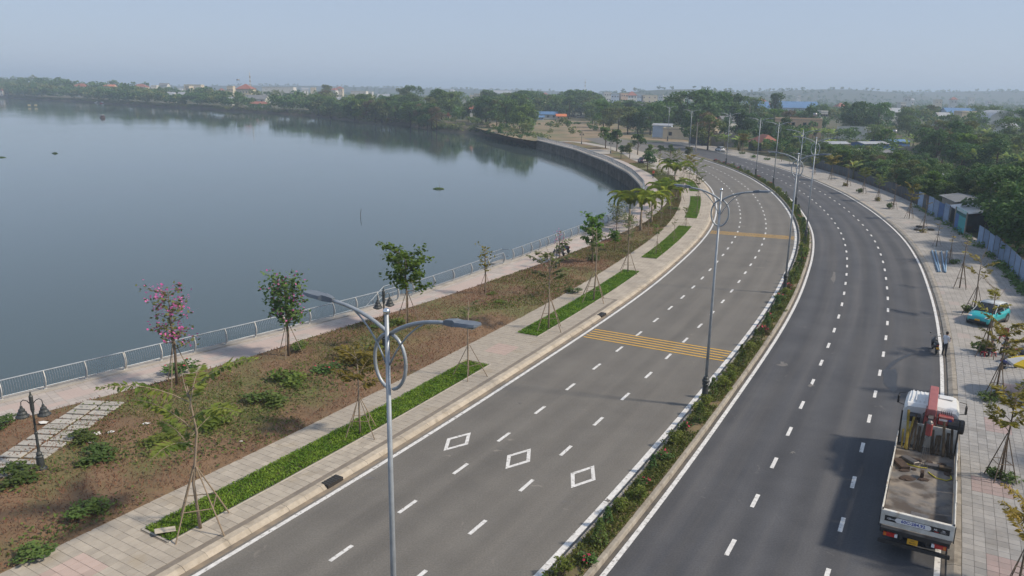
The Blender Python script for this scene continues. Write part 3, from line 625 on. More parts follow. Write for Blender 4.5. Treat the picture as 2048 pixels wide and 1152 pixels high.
# stairs down to the water, outside the railing
def lake_stair(g, lab):
    p = RAIL.P(g, 0, 0.15); e = empty('lake_stair', p, RAIL.ang(g), lab, 'stairs', 'concrete stairs down to the lake')
    MB().cbox((0, 0.85, -0.12), (2.3, 0.86, 0.24), 0.02).build('landing', M['concrete'], e)
    for k in range(9):
        MB().cbox((-1.33 - 0.3 * k, 0.85, -0.30 - 0.17 * k), (0.31, 0.86, 0.22), 0.01).build('step', M['concrete'], e)
    mb = MB()
    for z in (0.35, 1.05): mb.tube([(1.12, 0.45, z), (1.12, 1.25, z), (-1.1, 1.25, z), (-3.6, 1.25, z - 1.42)], 0.03, 6)
    for x in np.arange(-1.0, 1.1, 0.16): mb.tube([(x, 1.25, .35), (x, 1.25, 1.05)], 0.01, 4, cap=False)
    for y in np.arange(.5, 1.25, 0.16): mb.tube([(1.12, y, .35), (1.12, y, 1.05)], 0.01, 4, cap=False)
    mb.build('guard_rail', M['rail'], e)
    for x, y, dz in ((1.12, 1.25, 0), (0, 1.25, 0), (-1.1, 1.25, 0), (-2.4, 1.25, -.74), (-3.6, 1.25, -1.42)):
        MB().tube([(x, y, -0.1 + dz), (x, y, 1.07 + dz)], 0.032, 6).build('post', M['rail'], e)
lake_stair(g1, 'concrete lake stair with steel guard rail behind the bushy green tree')
lake_stair(g2, 'concrete lake stair with sloping steel guard rail past the sparse staked tree')
# ================================================================= plant kit
M['bark'] = mat('bark_grey_brown', (0.17, 0.125, 0.085), (0.11, 0.085, 0.06), 0.9, scale=6, bump=0.4)
M['barkD'] = mat('bark_dark', (0.075, 0.058, 0.042), (0.05, 0.04, 0.03), 0.95, scale=5)
M['barkP'] = mat('bark_pale', (0.28, 0.225, 0.165), (0.20, 0.16, 0.12), 0.9, scale=6, bump=0.3)
M['stake'] = mat('stake_wood', (0.27, 0.21, 0.15), (0.19, 0.15, 0.105), 0.9, scale=8, rand=0.2)
M['stakeD'] = mat('stake_wood_dark', (0.16, 0.12, 0.085), (0.10, 0.078, 0.058), 0.9, scale=8, rand=0.2)
LEAF = {
 'a': leaf_mat('leaf_deep_green', (0.046, 0.108, 0.032), (0.090, 0.170, 0.048)),
 'b': leaf_mat('leaf_mid_green', (0.072, 0.142, 0.036), (0.125, 0.200, 0.056)),
 'c': leaf_mat('leaf_olive', (0.105, 0.138, 0.044), (0.160, 0.188, 0.066)),
 'd': leaf_mat('leaf_dry', (0.13, 0.105, 0.055), (0.17, 0.14, 0.07)),
 'bright': leaf_mat('leaf_bright', (0.075, 0.16, 0.018), (0.12, 0.21, 0.03), trans=0.4),
 'olive': leaf_mat('leaf_yellow_olive', (0.19, 0.185, 0.035), (0.27, 0.235, 0.045), trans=0.4),
 'young': leaf_mat('leaf_young_green', (0.11, 0.165, 0.032), (0.18, 0.22, 0.045), trans=0.4),
 'rust': leaf_mat('leaf_ochre', (0.29, 0.235, 0.035), (0.23, 0.215, 0.042), trans=0.4),
 'palm': leaf_mat('palm_yellow_green', (0.20, 0.285, 0.036), (0.30, 0.345, 0.046), trans=0.35),
 'palmD': leaf_mat('palm_green', (0.09, 0.155, 0.028), (0.13, 0.19, 0.035), trans=0.3),
 'banana': leaf_mat('banana_leaf', (0.16, 0.26, 0.055), (0.26, 0.34, 0.085), trans=0.35),
 'shrub': leaf_mat('shrub_green', (0.065, 0.115, 0.027), (0.115, 0.165, 0.04), trans=0.3),
 'pink': leaf_mat('flower_magenta', (0.52, 0.10, 0.32), (0.62, 0.17, 0.42), trans=0.4, rand=0.1, hue=0.0),
 'red': leaf_mat('flower_red', (0.55, 0.04, 0.09), (0.6, 0.08, 0.15), trans=0.4, rand=0.1, hue=0.0),
}
def leaf_quads(C, L, W, D=None, droop=0.0, seed=0, up=0.3):
    """rhombic leaves at centres C; D = growth directions (random when None)"""
    g = np.random.default_rng(seed); n = len(C); C = np.asarray(C, float)
    if D is None:
        D = g.normal(size=(n, 3)); D[:, 2] = D[:, 2] * 0.6 - droop
    D = D / (np.linalg.norm(D, axis=1)[:, None] + 1e-9)
    A = g.normal(size=(n, 3)); A[:, 2] += up * 3 * g.choice([-1, 1], n) * 0
    S = np.cross(D, np.array([0, 0, 1.0]) + g.normal(size=(n, 3)) * 0.6); S /= (np.linalg.norm(S, axis=1)[:, None] + 1e-9)
    Lq = (L * g.uniform(.7, 1.3, n))[:, None]; Wq = (W * g.uniform(.7, 1.3, n))[:, None]
    return np.stack([C - D * Lq * .5, C + S * Wq * .5 + D * Lq * .05, C + D * Lq * .5, C - S * Wq * .5 + D * Lq * .05], 1)
def blob_points(n, blobs, seed=0, shell=0.55):
    g = np.random.default_rng(seed); w_ = np.array([b[3] ** 2 for b in blobs]); w_ = w_ / w_.sum(); k = g.choice(len(blobs), n, p=w_)
    d = g.normal(size=(n, 3)); d /= np.linalg.norm(d, axis=1)[:, None]; d[:, 2] = np.abs(d[:, 2]) * np.where(g.random(n) < 0.75, 1, -0.7)
    r = shell + (1 - shell) * g.random(n) ** 0.6; r *= g.uniform(.85, 1.18, n)
    B = np.array(blobs)[k]; return B[:, :3] + d * (r * B[:, 3])[:, None] * np.array([1, 1, 0.8])
def make_tree(name, mleaf, mbark, H=10.0, seed=1, nleaf=2600, spread=0.36, nb=11, leaf=0.62, tall=1.0, gap=0.3, trunk=0.24):
    """unit tree of height H at the origin"""
    g = np.random.default_rng(seed); r = empty(name); blobs = []
    for i in range(nb):
        a = g.uniform(0, 2 * math.pi); h = gap + (1 - gap) * (i + .5) / nb; rad = spread * H * (1.15 - abs(h - 0.55) * 1.1) * g.uniform(.35, 1.0)
        blobs.append((math.cos(a) * rad, math.sin(a) * rad, min(h, 0.86) * H, H * g.uniform(.12, .21) * (1.15 if h < .7 else .85)))
    blobs.append((0, 0, H * .84, H * .15))
    mb = MB(); lean = g.normal(0, .02, 2) * H
    mb.tube([(0, 0, -0.3), (lean[0] * .3, lean[1] * .3, H * .25), (lean[0], lean[1], H * .6), (0, 0, H * .8)], [trunk * H / 10, trunk * .8 * H / 10, trunk * .5 * H / 10, .04], 7)
    for b_ in blobs[::2]:
        z0 = max(.2 * H, b_[2] * .55); mb.tube([(lean[0] * z0 / H, lean[1] * z0 / H, z0), (b_[0] * .6, b_[1] * .6, b_[2] * .85), b_[:3]], [trunk * .35 * H / 10, trunk * .22 * H / 10, .02], 5)
    kid(r, mb.build('trunk', mbark, r, True))
    C = blob_points(nleaf, blobs, seed); me = quads_mesh('crown', leaf_quads(C, leaf * H / 10, leaf * .62 * H / 10, seed=seed), mleaf)
    kid(r, link('crown', me, r)); r['H'] = H; return r
def plume(base, tip, sag, n, leaflen, seed, tw=0.0):
    """pinnate spray: rachis from base to tip with leaflet pairs; returns (rachis points, leaf centres, leaf dirs)"""
    base, tip = np.array(base, float), np.array(tip, float); mid = (base + tip) / 2 + np.array([0, 0, sag])
    t = np.linspace(0, 1, 7); rp = [(1 - k) ** 2 * base + 2 * k * (1 - k) * mid + k * k * tip for k in t]
    g = np.random.default_rng(seed); C = []; D = []
    u = (tip - base); u /= np.linalg.norm(u); side = np.cross(u, [0, 0, 1.0]); side /= np.linalg.norm(side) + 1e-9
    for k in np.linspace(0.18, 1.0, n):
        p = (1 - k) ** 2 * base + 2 * k * (1 - k) * mid + k * k * tip; ll = leaflen * (0.45 + 0.75 * math.sin(math.pi * min(1, .12 + k * .88)))
        for s in (-1, 1):
            d = side * s + u * 0.45 + np.array([0, 0, -0.25]) + g.normal(0, .22, 3); d /= np.linalg.norm(d)
            C.append(p + d * ll * .5); D.append(d * ll)
    return rp, C, D
def make_young_tree(mleaf, mbark, H=4.5, seed=1, nplume=9, plen=1.5, nleaf=16, leaflen=0.34, low=0.5, stakes=4, srad=1.1, sh=2.0, mstake=None, lean=0.0, bare=0, extra=0, dust=0):
    g = np.random.default_rng(seed); r = empty('young_tree')
    mb = MB(); tr = [(0, 0, -.05), (lean * .2, g.normal(0, .04), H * .3), (lean * .6, g.normal(0, .06), H * .62), (lean, 0, H * .92)]
    mb.tube(tr, [.055, .045, .034, .012], 7)
    C = []; D = []
    for i in range(nplume):
        a = i * 2.4 + g.uniform(-.4, .4); h = H * (low + (0.95 - low) * (i + .3) / max(1, nplume)); fx = lean * h / H
        Lp = plen * g.uniform(.65, 1.15); el = g.uniform(.15, .75)
        b_ = (fx, 0, h * .96); tip = (fx + math.cos(a) * Lp * math.cos(el), math.sin(a) * Lp * math.cos(el), h + Lp * math.sin(el) * .8)
        rp, c, d = plume(b_, tip, .22 * Lp, nleaf, leaflen, seed * 31 + i); mb.tube(rp, [.018, .016, .014, .012, .010, .008, .005], 4, cap=False)
        C += c; D += d
    for i in range(bare):
        a = i * 2.1 + g.uniform(-.5, .5); h = H * g.uniform(low, .95); Lp = plen * g.uniform(.4, .9)
        mb.tube([(lean * h / H, 0, h), (math.cos(a) * Lp * .5 + lean * h / H, math.sin(a) * Lp * .5, h + Lp * .35), (math.cos(a) * Lp * .8 + lean * h / H, math.sin(a) * Lp * .8, h + Lp * .8)], [.018, .012, .004], 4, cap=False)
    kid(r, mb.build('trunk', mbark, r, True))
    if C:
        C = np.array(C); D = np.array(D); ll = np.linalg.norm(D, axis=1); me = quads_mesh('crown', leaf_quads(C, ll, ll * .30, D, seed=seed), mleaf); kid(r, link('crown', me, r))
    if stakes: add_stakes(r, stakes, srad, sh, mstake or M['stake'], seed)
    r['H'] = H; return r
def add_stakes(r, n, srad, sh, ms, seed=0, bars=True):
    g = np.random.default_rng(seed); ft = []
    for k in range(n):
        a = 2 * math.pi * k / n + .5 + g.uniform(-.15, .15); q_ = srad * g.uniform(.85, 1.15); ft.append((math.cos(a) * q_, math.sin(a) * q_))
        kid(r, MB().tube([(ft[-1][0], ft[-1][1], -.05), (ft[-1][0] * .06, ft[-1][1] * .06, sh * g.uniform(.97, 1.1))], [.025, .02], 6).build('stake', ms, r))
    if bars:
        f = 0.58
        for k in range(n):
            a, b_ = ft[k], ft[(k + 1) % n]; z = sh * (1 - f) * g.uniform(.92, 1.08)
            kid(r, MB().tube([(a[0] * f * 1.06, a[1] * f * 1.06, z), (b_[0] * f * 1.06, b_[1] * f * 1.06, z)], .017, 5).build('cross_bar', ms, r))
def make_palm(mleaf, H=3.2, seed=1, nf=9, fl=1.9, stakes=0, droop=1.0):
    """H = height of the crown's heart above ground"""
    g = np.random.default_rng(seed); r = empty('palm'); mb = MB()
    mb.tube([(0, 0, -.1), (.02, 0, H * .2), (.03, 0, H * .55), (0, 0, H * .82)], [.17, .15, .12, .09], 9); kid(r, mb.build('trunk', M['barkP'], r, True))
    kid(r, MB().tube([(0, 0, H * .8), (0, 0, H * .92), (0, 0, H * 1.04)], [.095, .11, .04], 8).build('crown_shaft', LEAF['palmD'], r, True))
    for i in range(nf):
        a = 2 * math.pi * i / nf + g.uniform(-.25, .25); L = fl * g.uniform(.85, 1.12); el = g.uniform(1.0, 1.48); dr = droop * g.uniform(1.2, 1.5)
        pts = []; x = 0; z = 0
        for k in range(9):
            th = el - dr * 2.1 * (k / 8) ** 1.3; pts.append((x, 0, z)); x += L / 8 * math.cos(th); z += L / 8 * math.sin(th)
        V = []; pts = np.array(pts)
        for k in np.linspace(.06, .99, 100):
            j = min(7, int(k * 8)); f = k * 8 - j; p = pts[j] * (1 - f) + pts[j + 1] * f; u = pts[j + 1] - pts[j]; u /= np.linalg.norm(u)
            ll = .46 * (0.35 + .9 * math.sin(math.pi * (.1 + .86 * k)))
            for q_ in range(5):
                s = 1 if q_ % 2 else -1; th = g.uniform(.2, 1.3)
                d = np.array([0, s * math.cos(th), 0]) + u * .55 + np.array([0, 0, -.35 - .5 * (q_ > 1)]) + g.normal(0, .15, 3); d /= np.linalg.norm(d)
                wv = np.cross(d, u); wv /= np.linalg.norm(wv) + 1e-9; wv *= .042
                V.append([p, p + d * ll * .5 + wv, p + d * ll, p + d * ll * .5 - wv])
        me = quads_mesh('frond', np.array(V), mleaf); o = link('frond', me, r, (0, 0, H), a); kid(r, o)
    if stakes: add_stakes(r, stakes, .75, 1.5, M['stake'], seed)
    r['H'] = H; return r
def make_banana(seed=1, H=3.2, n=8):
    g = np.random.default_rng(seed); r = empty('banana_plant')
    kid(r, MB().tube([(0, 0, -.1), (.03, 0, H * .4), (0, 0, H * .66)], [.15, .12, .07], 7).build('stem', mat('banana_stem%d' % seed, (0.13, 0.13, 0.045), (0.09, 0.075, 0.035), .8, scale=3), r, True))
    V = []
    for i in range(n):
        a = i * 2.4 + g.uniform(-.3, .3); L = H * g.uniform(.5, .72); el = g.uniform(.6, 1.35); dr = g.uniform(1.0, 1.9); wd = .3 * H / 3.2 * g.uniform(.8, 1.1)
        x = 0; z = H * .62; pts = []
        for k in range(8):
            th = el - dr * (k / 7) ** 1.5; pts.append((x, z)); x += L / 7 * math.cos(th); z += L / 7 * math.sin(th)
        ca, sa = math.cos(a), math.sin(a); roll = g.uniform(-.5, .5)
        for k in range(1, 7):
            w0 = wd * math.sin(math.pi * (k / 7.3)) ** .6; w1 = wd * math.sin(math.pi * ((k + 1) / 7.3)) ** .6 if k < 6 else 0.01
            for s in (-1, 1):
                fold = .35 + roll * s
                def pt(i_, w_): px, pz = pts[i_]; return (px * ca - s * w_ * sa, px * sa + s * w_ * ca, pz - w_ * fold + g.normal(0, .015))
                c0, c1 = pts[k], pts[k + 1]
                V.append([(c0[0] * ca, c0[0] * sa, c0[1]), (c1[0] * ca, c1[0] * sa, c1[1]), pt(k + 1, w1), pt(k, w0)])
    kid(r, link('leaves', quads_mesh('leaves', np.array(V), LEAF['banana']), r)); r['H'] = H; return r
def make_shrub(mleaf, h=0.9, w_=0.7, seed=1, n=260, leaf=.13, cone=False, flower=None, nfl=14):
    g = np.random.default_rng(seed); r = empty('shrub'); mb = MB()
    for i in range(5):
        a = g.uniform(0, 6.3); mb.tube([(0, 0, -.03), (math.cos(a) * w_ * .15, math.sin(a) * w_ * .15, h * .4), (math.cos(a) * w_ * .3, math.sin(a) * w_ * .3, h * .75)], [.018, .012, .005], 4, cap=False)
    kid(r, mb.build('stems', M['bark'], r))
    if cone:
        t = g.random(n) ** .8; rad = w_ * .5 * (1 - t * .85) * np.sqrt(g.random(n)) ** .5; a = g.uniform(0, 6.3, n); C = np.stack([np.cos(a) * rad, np.sin(a) * rad, .05 + t * h * .95], 1)
    else:
        C = blob_points(n, [(g.normal(0, w_ * .2), g.normal(0, w_ * .2), h * g.uniform(.12, .66), w_ * g.uniform(.2, .36)) for _ in range(7)], seed, .3)
    C[:, 2] = np.maximum(C[:, 2], .04)
    kid(r, link('foliage', quads_mesh('foliage', leaf_quads(C, leaf, leaf * .6, seed=seed), mleaf), r))
    if flower:
        k = np.argsort(-C[:, 2] + g.normal(0, h * .2, n))[:nfl]; kid(r, link('flowers', quads_mesh('flowers', leaf_quads(C[k] + np.array([0, 0, .06]), .12, .11, seed=seed + 5), flower), r))
    r['H'] = h; return r
class Proto:
    """hands out the prototype itself first, then copies"""
    def __init__(s, root): s.root = root; s.used = False; s.H = root['H']; del root['H']
    def put(s, loc, rz=0.0, scale=1.0, label=None, cat=None, group=None, name=None):
        if s.used: o = copy_tree(s.root, loc, rz, scale)
        else:
            s.used = True; o = s.root; o.location = loc; o.rotation_euler = (0, 0, rz); o.scale = scale if hasattr(scale, '__len__') else (scale,) * 3
        if name: o.name = name
        return tag(o, label, cat, group)
# ================================================================= lakeside lawn and its plants
def lawn_x(y):
    k = np.argsort(PI.q[:, 1]); a = np.interp(y, PI.q[k, 1], PI.q[k, 0]); j = np.argsort(SWs[:, 1]); b_ = np.interp(y, SWs[j, 1], SWs[j, 0]); return a, b_
def lawn_points(n, y0, y1, bias=1.6):
    y = y0 + (y1 - y0) * rng.random(n) ** bias; a, b_ = lawn_x(y); u = rng.random(n); x = a + (b_ - a) * u
    z = 0.135 + 0.12 * np.sin(np.pi * u); return np.stack([x, y, z], 1)
def blades(P_, h, wd, seed, lean=.35):
    g = np.random.default_rng(seed); n = len(P_); a = g.uniform(0, 6.3, n); hh = h * g.uniform(.5, 1.4, n); ln = g.normal(0, lean, (n, 2)) * hh[:, None]
    S = np.stack([np.cos(a), np.sin(a), np.zeros(n)], 1) * (wd * g.uniform(.6, 1.4, n))[:, None] * .5
    top = P_ + np.stack([ln[:, 0], ln[:, 1], hh], 1); mid = P_ * .45 + top * .55 + np.stack([-ln[:, 0] * .15, -ln[:, 1] * .15, hh * .08], 1)
    return np.stack([P_ - S * .6, mid - S, top, mid + S], 1)
M['dry1'] = leaf_mat('dry_grass_russet', (0.205, 0.118, 0.066), (0.165, 0.094, 0.052), rand=0, scale=.35, trans=.2)
M['dry2'] = leaf_mat('dry_grass_straw', (0.265, 0.190, 0.105), (0.205, 0.145, 0.078), rand=0, scale=.35, trans=.2)
M['green1'] = leaf_mat('lawn_weed_green', (0.135, 0.165, 0.042), (0.095, 0.130, 0.032), rand=0, scale=.35, trans=.3)
def patch_mask(P_, sc, off, thr):
    """soft random patches"""
    v = sum(np.sin(P_[:, 0] * sc * f + off * f * 1.7 + np.sin(P_[:, 1] * sc * .7 * f + off)) * np.cos(P_[:, 1] * sc * f * .9 + off * 2.3 * f) / f for f in (1, 2.1, 4.3)); return v > thr
Pd = lawn_points(85000, 14, 150); m1 = patch_mask(Pd, .38, 1.3, 0.05)
tag(link('dry_grass', quads_mesh('dry_grass', blades(Pd[m1], .13, .045, 1, .6), M['dry1'])), 'russet dry grass covering the lakeside lawn', 'grass', kind='stuff')
tag(link('straw_grass', quads_mesh('straw_grass', blades(Pd[~m1], .11, .045, 2, .6), M['dry2'])), 'pale straw-coloured dry grass patches on the lakeside lawn', 'grass', kind='stuff')
Pg = lawn_points(90000, 14, 190, 1.3); Pg = Pg[patch_mask(Pg, .27, 4.1, 0.35) | ((Pg[:, 1] > 60) & patch_mask(Pg, .2, 2.2, -0.1) | (Pg[:, 1] > 95) & patch_mask(Pg, .3, 1.2, -0.5))]
tag(link('green_weeds', quads_mesh('green_weeds', blades(Pg, .13, .06, 3, .5), M['green1'])), 'green weeds growing in patches through the dry lawn', 'grass', kind='stuff')
# planter groundcover, one bed each
for i, (a, b_) in enumerate(PLANTS):
    po0, po1 = PO0, PO1
    bed = ribbon('planter_bed', [po0, -13.6, po1], a, b_, [0.17, 0.20, 0.17], M['bed'], ds=0.5)
    tag(bed, 'bright green groundcover strip in the left pavement, %s from the near end' % ordi(i), 'planter strip', 'green planter strips in the left pavement')
    n = int(min(26000, 1150 * (b_ - a))); s_ = rng.uniform(a, b_, n); o_ = rng.uniform(po0 - .03, po1 + .03, n) ; Q = np.array([R(x, y, .185) for x, y in zip(s_, o_)])
    k = rng.random(n) < .97; Q = Q[k]
    c = link('groundcover', quads_mesh('groundcover', blades(Q, .075, .05, 10 + i, .7), M['lawnbright']), bed); c['kind'] = 'stuff'
    for o2 in (po0 - .05, po1 + .05):
        ribbon('border', [o2 - .05, o2 - .05, o2 + .05, o2 + .05], a - .1, b_ + .1, [.15, .185, .185, .15], M['concrete'], ds=1.0, parent=bed)
    for s2 in (a - .05, b_ + .05):
        MB().add([R(s2 - .05, po0, .183), R(s2 + .05, po0, .183), R(s2 + .05, po1, .183), R(s2 - .05, po1, .183)], [(0, 1, 2, 3)]).build('border', M['concrete'], bed)
# stepping-stone path: two columns of slabs
pa, pb = at(212, 805, .2), at(-20, 962, .2); ax = (pb - pa); Lp = ax.length; ax.normalize(); nx = Vector((-ax.y, ax.x, 0))
path = tag(empty('stepping_stone_path', pa, math.atan2(ax.y, ax.x)), 'double row of grey stone slabs crossing the dry lawn', 'garden path')
slab = MB().cbox((0, 0, 0), (0.50, 1.05, 0.07), .012).mesh('slab', M['slab'])
for k in range(int(Lp / 0.62)):
    for j in (-1, 1):
        o = link('slab', slab, path, (0.3 + k * .62 + random.uniform(-.02, .02), j * .58 + random.uniform(-.02, .02), .03 + random.uniform(-.01, .01) + .05), random.uniform(-.03, .03)); o.scale = (random.uniform(.94, 1.06), random.uniform(.95, 1.03), 1)
# ---- young staked trees along the planter strips: base px, top px, style
Y = {
 'lush': Proto(make_young_tree(LEAF['young'], M['barkP'], 5.2, 3, 8, 2.2, 40, .34, .50, 4, 1.15, 2.0, bare=1)),
 'olive': Proto(make_young_tree(LEAF['olive'], M['barkP'], 4.6, 5, 11, 1.4, 30, .36, .55, 4, 1.0, 1.9, bare=2)),
 'thin': Proto(make_young_tree(LEAF['c'], M['barkP'], 5.0, 8, 4, 0.9, 16, .26, .6, 4, 1.0, 1.9, bare=6)),
 'wide': Proto(make_young_tree(LEAF['c'], M['barkP'], 4.8, 11, 9, 1.6, 26, .34, .62, 4, 1.0, 1.9, bare=3)),
 'mid': Proto(make_young_tree(LEAF['young'], M['barkP'], 4.6, 14, 7, 1.2, 24, .32, .6, 4, .95, 1.9, bare=4)),
}
ltrees = [((401, 1056), 745, 'lush', 'lush staked young tree with long plumes, nearest in the left pavement'), ((720, 868), 692, 'olive', 'staked young tree with yellow-green leaves behind the nearest street lamp pole'), ((937, 752), 588, 'thin', 'nearly bare staked young tree at the far end of the first planter strip'),
 ((1097, 658), 498, 'wide', 'staked young tree with flat brownish sprays at the near end of the second planter strip'), ((1187, 601), 445, 'thin', 'thin leaning staked young tree in the middle of the second planter strip'), ((1256, 545), 432, 'thin', 'tall bare staked young tree at the far end of the second planter strip'),
 ((1313, 508), 448, 'mid', 'small staked young tree at the near end of the third planter strip'), ((1347, 482), 433, 'thin', 'bare staked sapling in the middle of the third planter strip'), ((1371, 454), 412, 'mid', 'staked sapling at the far end of the third planter strip'),
 ((1393, 430), 385, 'thin', 'staked sapling at the near end of the fourth planter strip'), ((1396, 402), 350, 'wide', 'staked young tree at the far end of the fourth planter strip'), ((1391, 381), 322, 'lush', 'leafy staked young tree beyond the fourth planter strip, beside the bend'), ((1379, 364), 308, 'olive', 'leafy yellowish staked young tree where the left edge line disappears'), ((1352, 347), 303, 'wide', 'farthest leafy young tree on the left pavement, by the bend')]
for i, (b_, ty, st, lb) in enumerate(ltrees):
    p = at(b_[0], b_[1], .17); h = height_for(p, ty); pr = Y[st]; pr.put(p, rng.uniform(0, 6.3) if i else 2.2, max(.6, min(1.6, h / pr.H)), lb, 'tree', 'young staked trees along the left pavement')
for b_, ty, st, lb in (((1296, 470), 418, 'mid', 'slender light green sapling at the foot of the nearest palm'), ((1322, 452), 402, 'lush', 'leafy sapling right of the second palm'), ((1340, 436), 388, 'mid', 'slender sapling right of the tall palm'), ((1362, 402), 356, 'lush', 'leafy sapling beside the darker green palm'), ((1366, 376), 326, 'mid', 'light green sapling right of the tall bright palm'), ((1368, 352), 308, 'lush', 'leafy sapling left of the last pavement trees'), ((1340, 345), 300, 'lush', 'leafy tree behind the tall bright palm'), ((1318, 340), 306, 'mid', 'small sapling right of the parked dark car')):
    p = at(b_[0], b_[1], .2); h = height_for(p, ty); pr = Y[st]; pr.put(p, rng.uniform(0, 6.3), max(.6, min(1.6, h / pr.H)), lb, 'tree', 'saplings among the palms')
# ---- the bigger lawn trees
def make_flower_tree(seed, H, spread, nleaf, npink, low, leafm, leaf=.20, bush=False):
    g = np.random.default_rng(seed); r = empty('orchid_tree'); mb = MB(); mb.tube([(0, 0, -.05), (.05, .02, H * .3), (-.03, .05, H * .6), (0, 0, H * .93)], [.085, .07, .05, .012], 8)
    tips = []
    for i in range(18 if not bush else 26):
        a = i * 2.4 + g.uniform(-.3, .3); h = H * (low + (.93 - low) * (i / (18 if not bush else 26))); L = spread * g.uniform(.55, 1.1) * (1.1 - .35 * abs((h / H) - .6)); el = g.uniform(.2, .7)
        t1 = np.array([math.cos(a) * L * math.cos(el), math.sin(a) * L * math.cos(el), h + L * math.sin(el)]); mb.tube([(0, 0, h), (t1[0] * .55, t1[1] * .55, h + (t1[2] - h) * .4), tuple(t1)], [.025, .016, .005], 4, cap=False)
        for k in (.45, .7, 1.0): tips.append(np.array([t1[0] * k, t1[1] * k, h + (t1[2] - h) * k]))
    kid(r, mb.build('trunk', M['bark'], r, True)); tips = np.array(tips)
    C = tips[g.integers(0, len(tips), nleaf)] + g.normal(0, .20 if not bush else .26, (nleaf, 3)) * np.array([1, 1, .6]); kid(r, link('crown', quads_mesh('crown', leaf_quads(C, leaf, leaf * .85, seed=seed), leafm), r))
    if npink:
        F = tips[g.integers(0, len(tips), npink)] * np.array([1.1, 1.1, 1.02]) + g.normal(0, .17, (npink, 3)); kid(r, link('flowers', quads_mesh('flowers', leaf_quads(F, .15, .12, seed=seed + 1), LEAF['pink']), r))
    r['H'] = H; return r
def stakeset(o, n, rad, h): add_stakes(o, n, rad, h, M['stake'], 4, bars=False)
def lone(root, px, ty, lb, group=None, rz=0.0, cat='tree', z=.2):
    pr = Proto(root); p = at(px[0], px[1], z); h = height_for(p, ty); return pr.put(p, rz, h / pr.H, lb, cat, group)
t1 = make_flower_tree(21, 5.6, 1.25, 380, 330, .34, LEAF['c']); stakeset(t1, 3, .9, 2.2); lone(t1, (354, 768), 563, 'sparse young orchid tree thick with pink flowers beside the promenade')
t2 = make_flower_tree(22, 4.9, 1.15, 1100, 190, .42, LEAF['b'], .22, True); stakeset(t2, 3, .9, 2.0); lone(t2, (577, 712), 553, 'dense dark green orchid tree with pink flowers at its edges')
t3 = make_flower_tree(23, 5.2, 1.55, 1150, 0, .45, LEAF['bright'], .25); stakeset(t3, 3, 1.0, 2.2); o3 = lone(t3, (814, 655), 494, 'bushy bright green staked tree beside the promenade'); 
t4 = make_flower_tree(24, 5.0, .8, 110, 0, .45, LEAF['olive'], .26); stakeset(t4, 3, .9, 1.9); lone(t4, (970, 588), 487, 'sparse forked staked tree with few ochre leaves beside the promenade')
t5 = make_flower_tree(25, 4.8, .7, 25, 60, .5, LEAF['c'], .18); lone(t5, (1118, 536), 456, 'bare pinkish sapling beside the park lamp and parked motorcycles')
t6 = make_flower_tree(26, 5.2, 1.3, 800, 0, .35, LEAF['bright'], .34); stakeset(t6, 3, .9, 2.0); lone(t6, (1184, 526), 430, 'green tree with clustered leaf tufts right of the parked motorcycles')
t7 = make_flower_tree(27, 3.4, .9, 500, 0, .5, LEAF['bright'], .30); lone(t7, (1229, 503), 462, 'small bright green tree behind the tufted green tree')
t8 = make_flower_tree(28, 4.8, 1.5, 700, 0, .4, LEAF['c'], .22, True); stakeset(t8, 3, .9, 2.0); lone(t8, (1232, 471), 408, 'wispy grey-green tree left of the palms')
t9 = make_flower_tree(29, 4.5, 1.2, 420, 0, .5, LEAF['c'], .22); stakeset(t9, 4, .8, 1.9); lone(t9, (1256, 482), 428, 'wind-swept staked tree at the foot of the palms')
# ---- palms
pp = [((1281, 462), 398, 'nearest yellow-green palm with drooping fronds, on the lawn edge'), ((1302, 446), 392, 'second staked yellow-green palm, right of the nearest palm'), ((1258, 452), 398, 'leftmost yellow-green palm, its fronds hanging over the promenade railing'), ((1323, 428), 378, 'tall yellow-green palm whose fronds hang over the promenade'), ((1339, 418), 368, 'yellow-green palm with a wide crown in the middle of the palm group'), ((1352, 398), 374, 'darker green palm beside the lawn path'), ((1348, 377), 333, 'tall palm with upright bright fronds at the far end of the palm group'), ((1336, 352), 322, 'small palm behind the palm group, nearest the parked dark car')]
PLM = [Proto(make_palm(LEAF['palm'], 3.2, 1, 8, 4.2, 4)), Proto(make_palm(LEAF['palm'], 3.2, 2, 9, 4.4, 0, 1.05)), Proto(make_palm(LEAF['palmD'], 3.0, 3, 8, 3.5, 4, .95))]
for i, (b_, ty, lb) in enumerate(pp):
    p = at(b_[0], b_[1], .2); h = height_for(p, ty + 4); pr = PLM[2 if i in (5, 7) else i % 2]; pr.put(p, rng.uniform(0, 6.3), (h / pr.H, h / pr.H, .86 * h / pr.H), lb, 'palm', 'palms on the lakeside lawn')
# farther lawn trees up to the end of the sea wall
FT = [Proto(make_tree('lawn_tree', LEAF[k], M['bark'], 5.0, 40 + i, 700, .30, 9, 1.0, gap=.42, trunk=.3)) for i, k in enumerate(('b', 'a', 'c'))]
ft = [((1166, 341 - 60), 0)]
far_trees = [((1211, 297), 253, 0, 'leaning lawn tree beside the far promenade'), ((1233, 303), 258, 1, 'dark green lawn tree beside the far grey turning area'), ((1275, 309), 267, 1, 'round dark green staked tree by the far turning area'), ((1259, 317), 285, 2, 'small grey-green lawn tree left of the parked dark car'), ((1242, 316), 290, 1, 'thin dark sapling beside the far promenade railing'), ((1295, 342), 302, 1, 'small dark tree in front of the parked dark car'), ((1300, 320), 288, 0, 'small palm-like green tree right of the parked dark car'), ((1320, 312), 290, 1, 'dark green tree above the palm group'), ((1340, 315), 288, 0, 'leafy tree right above the palm group'), ((1375, 318), 293, 2, 'small olive tree beside the left carriageway at the bend')]
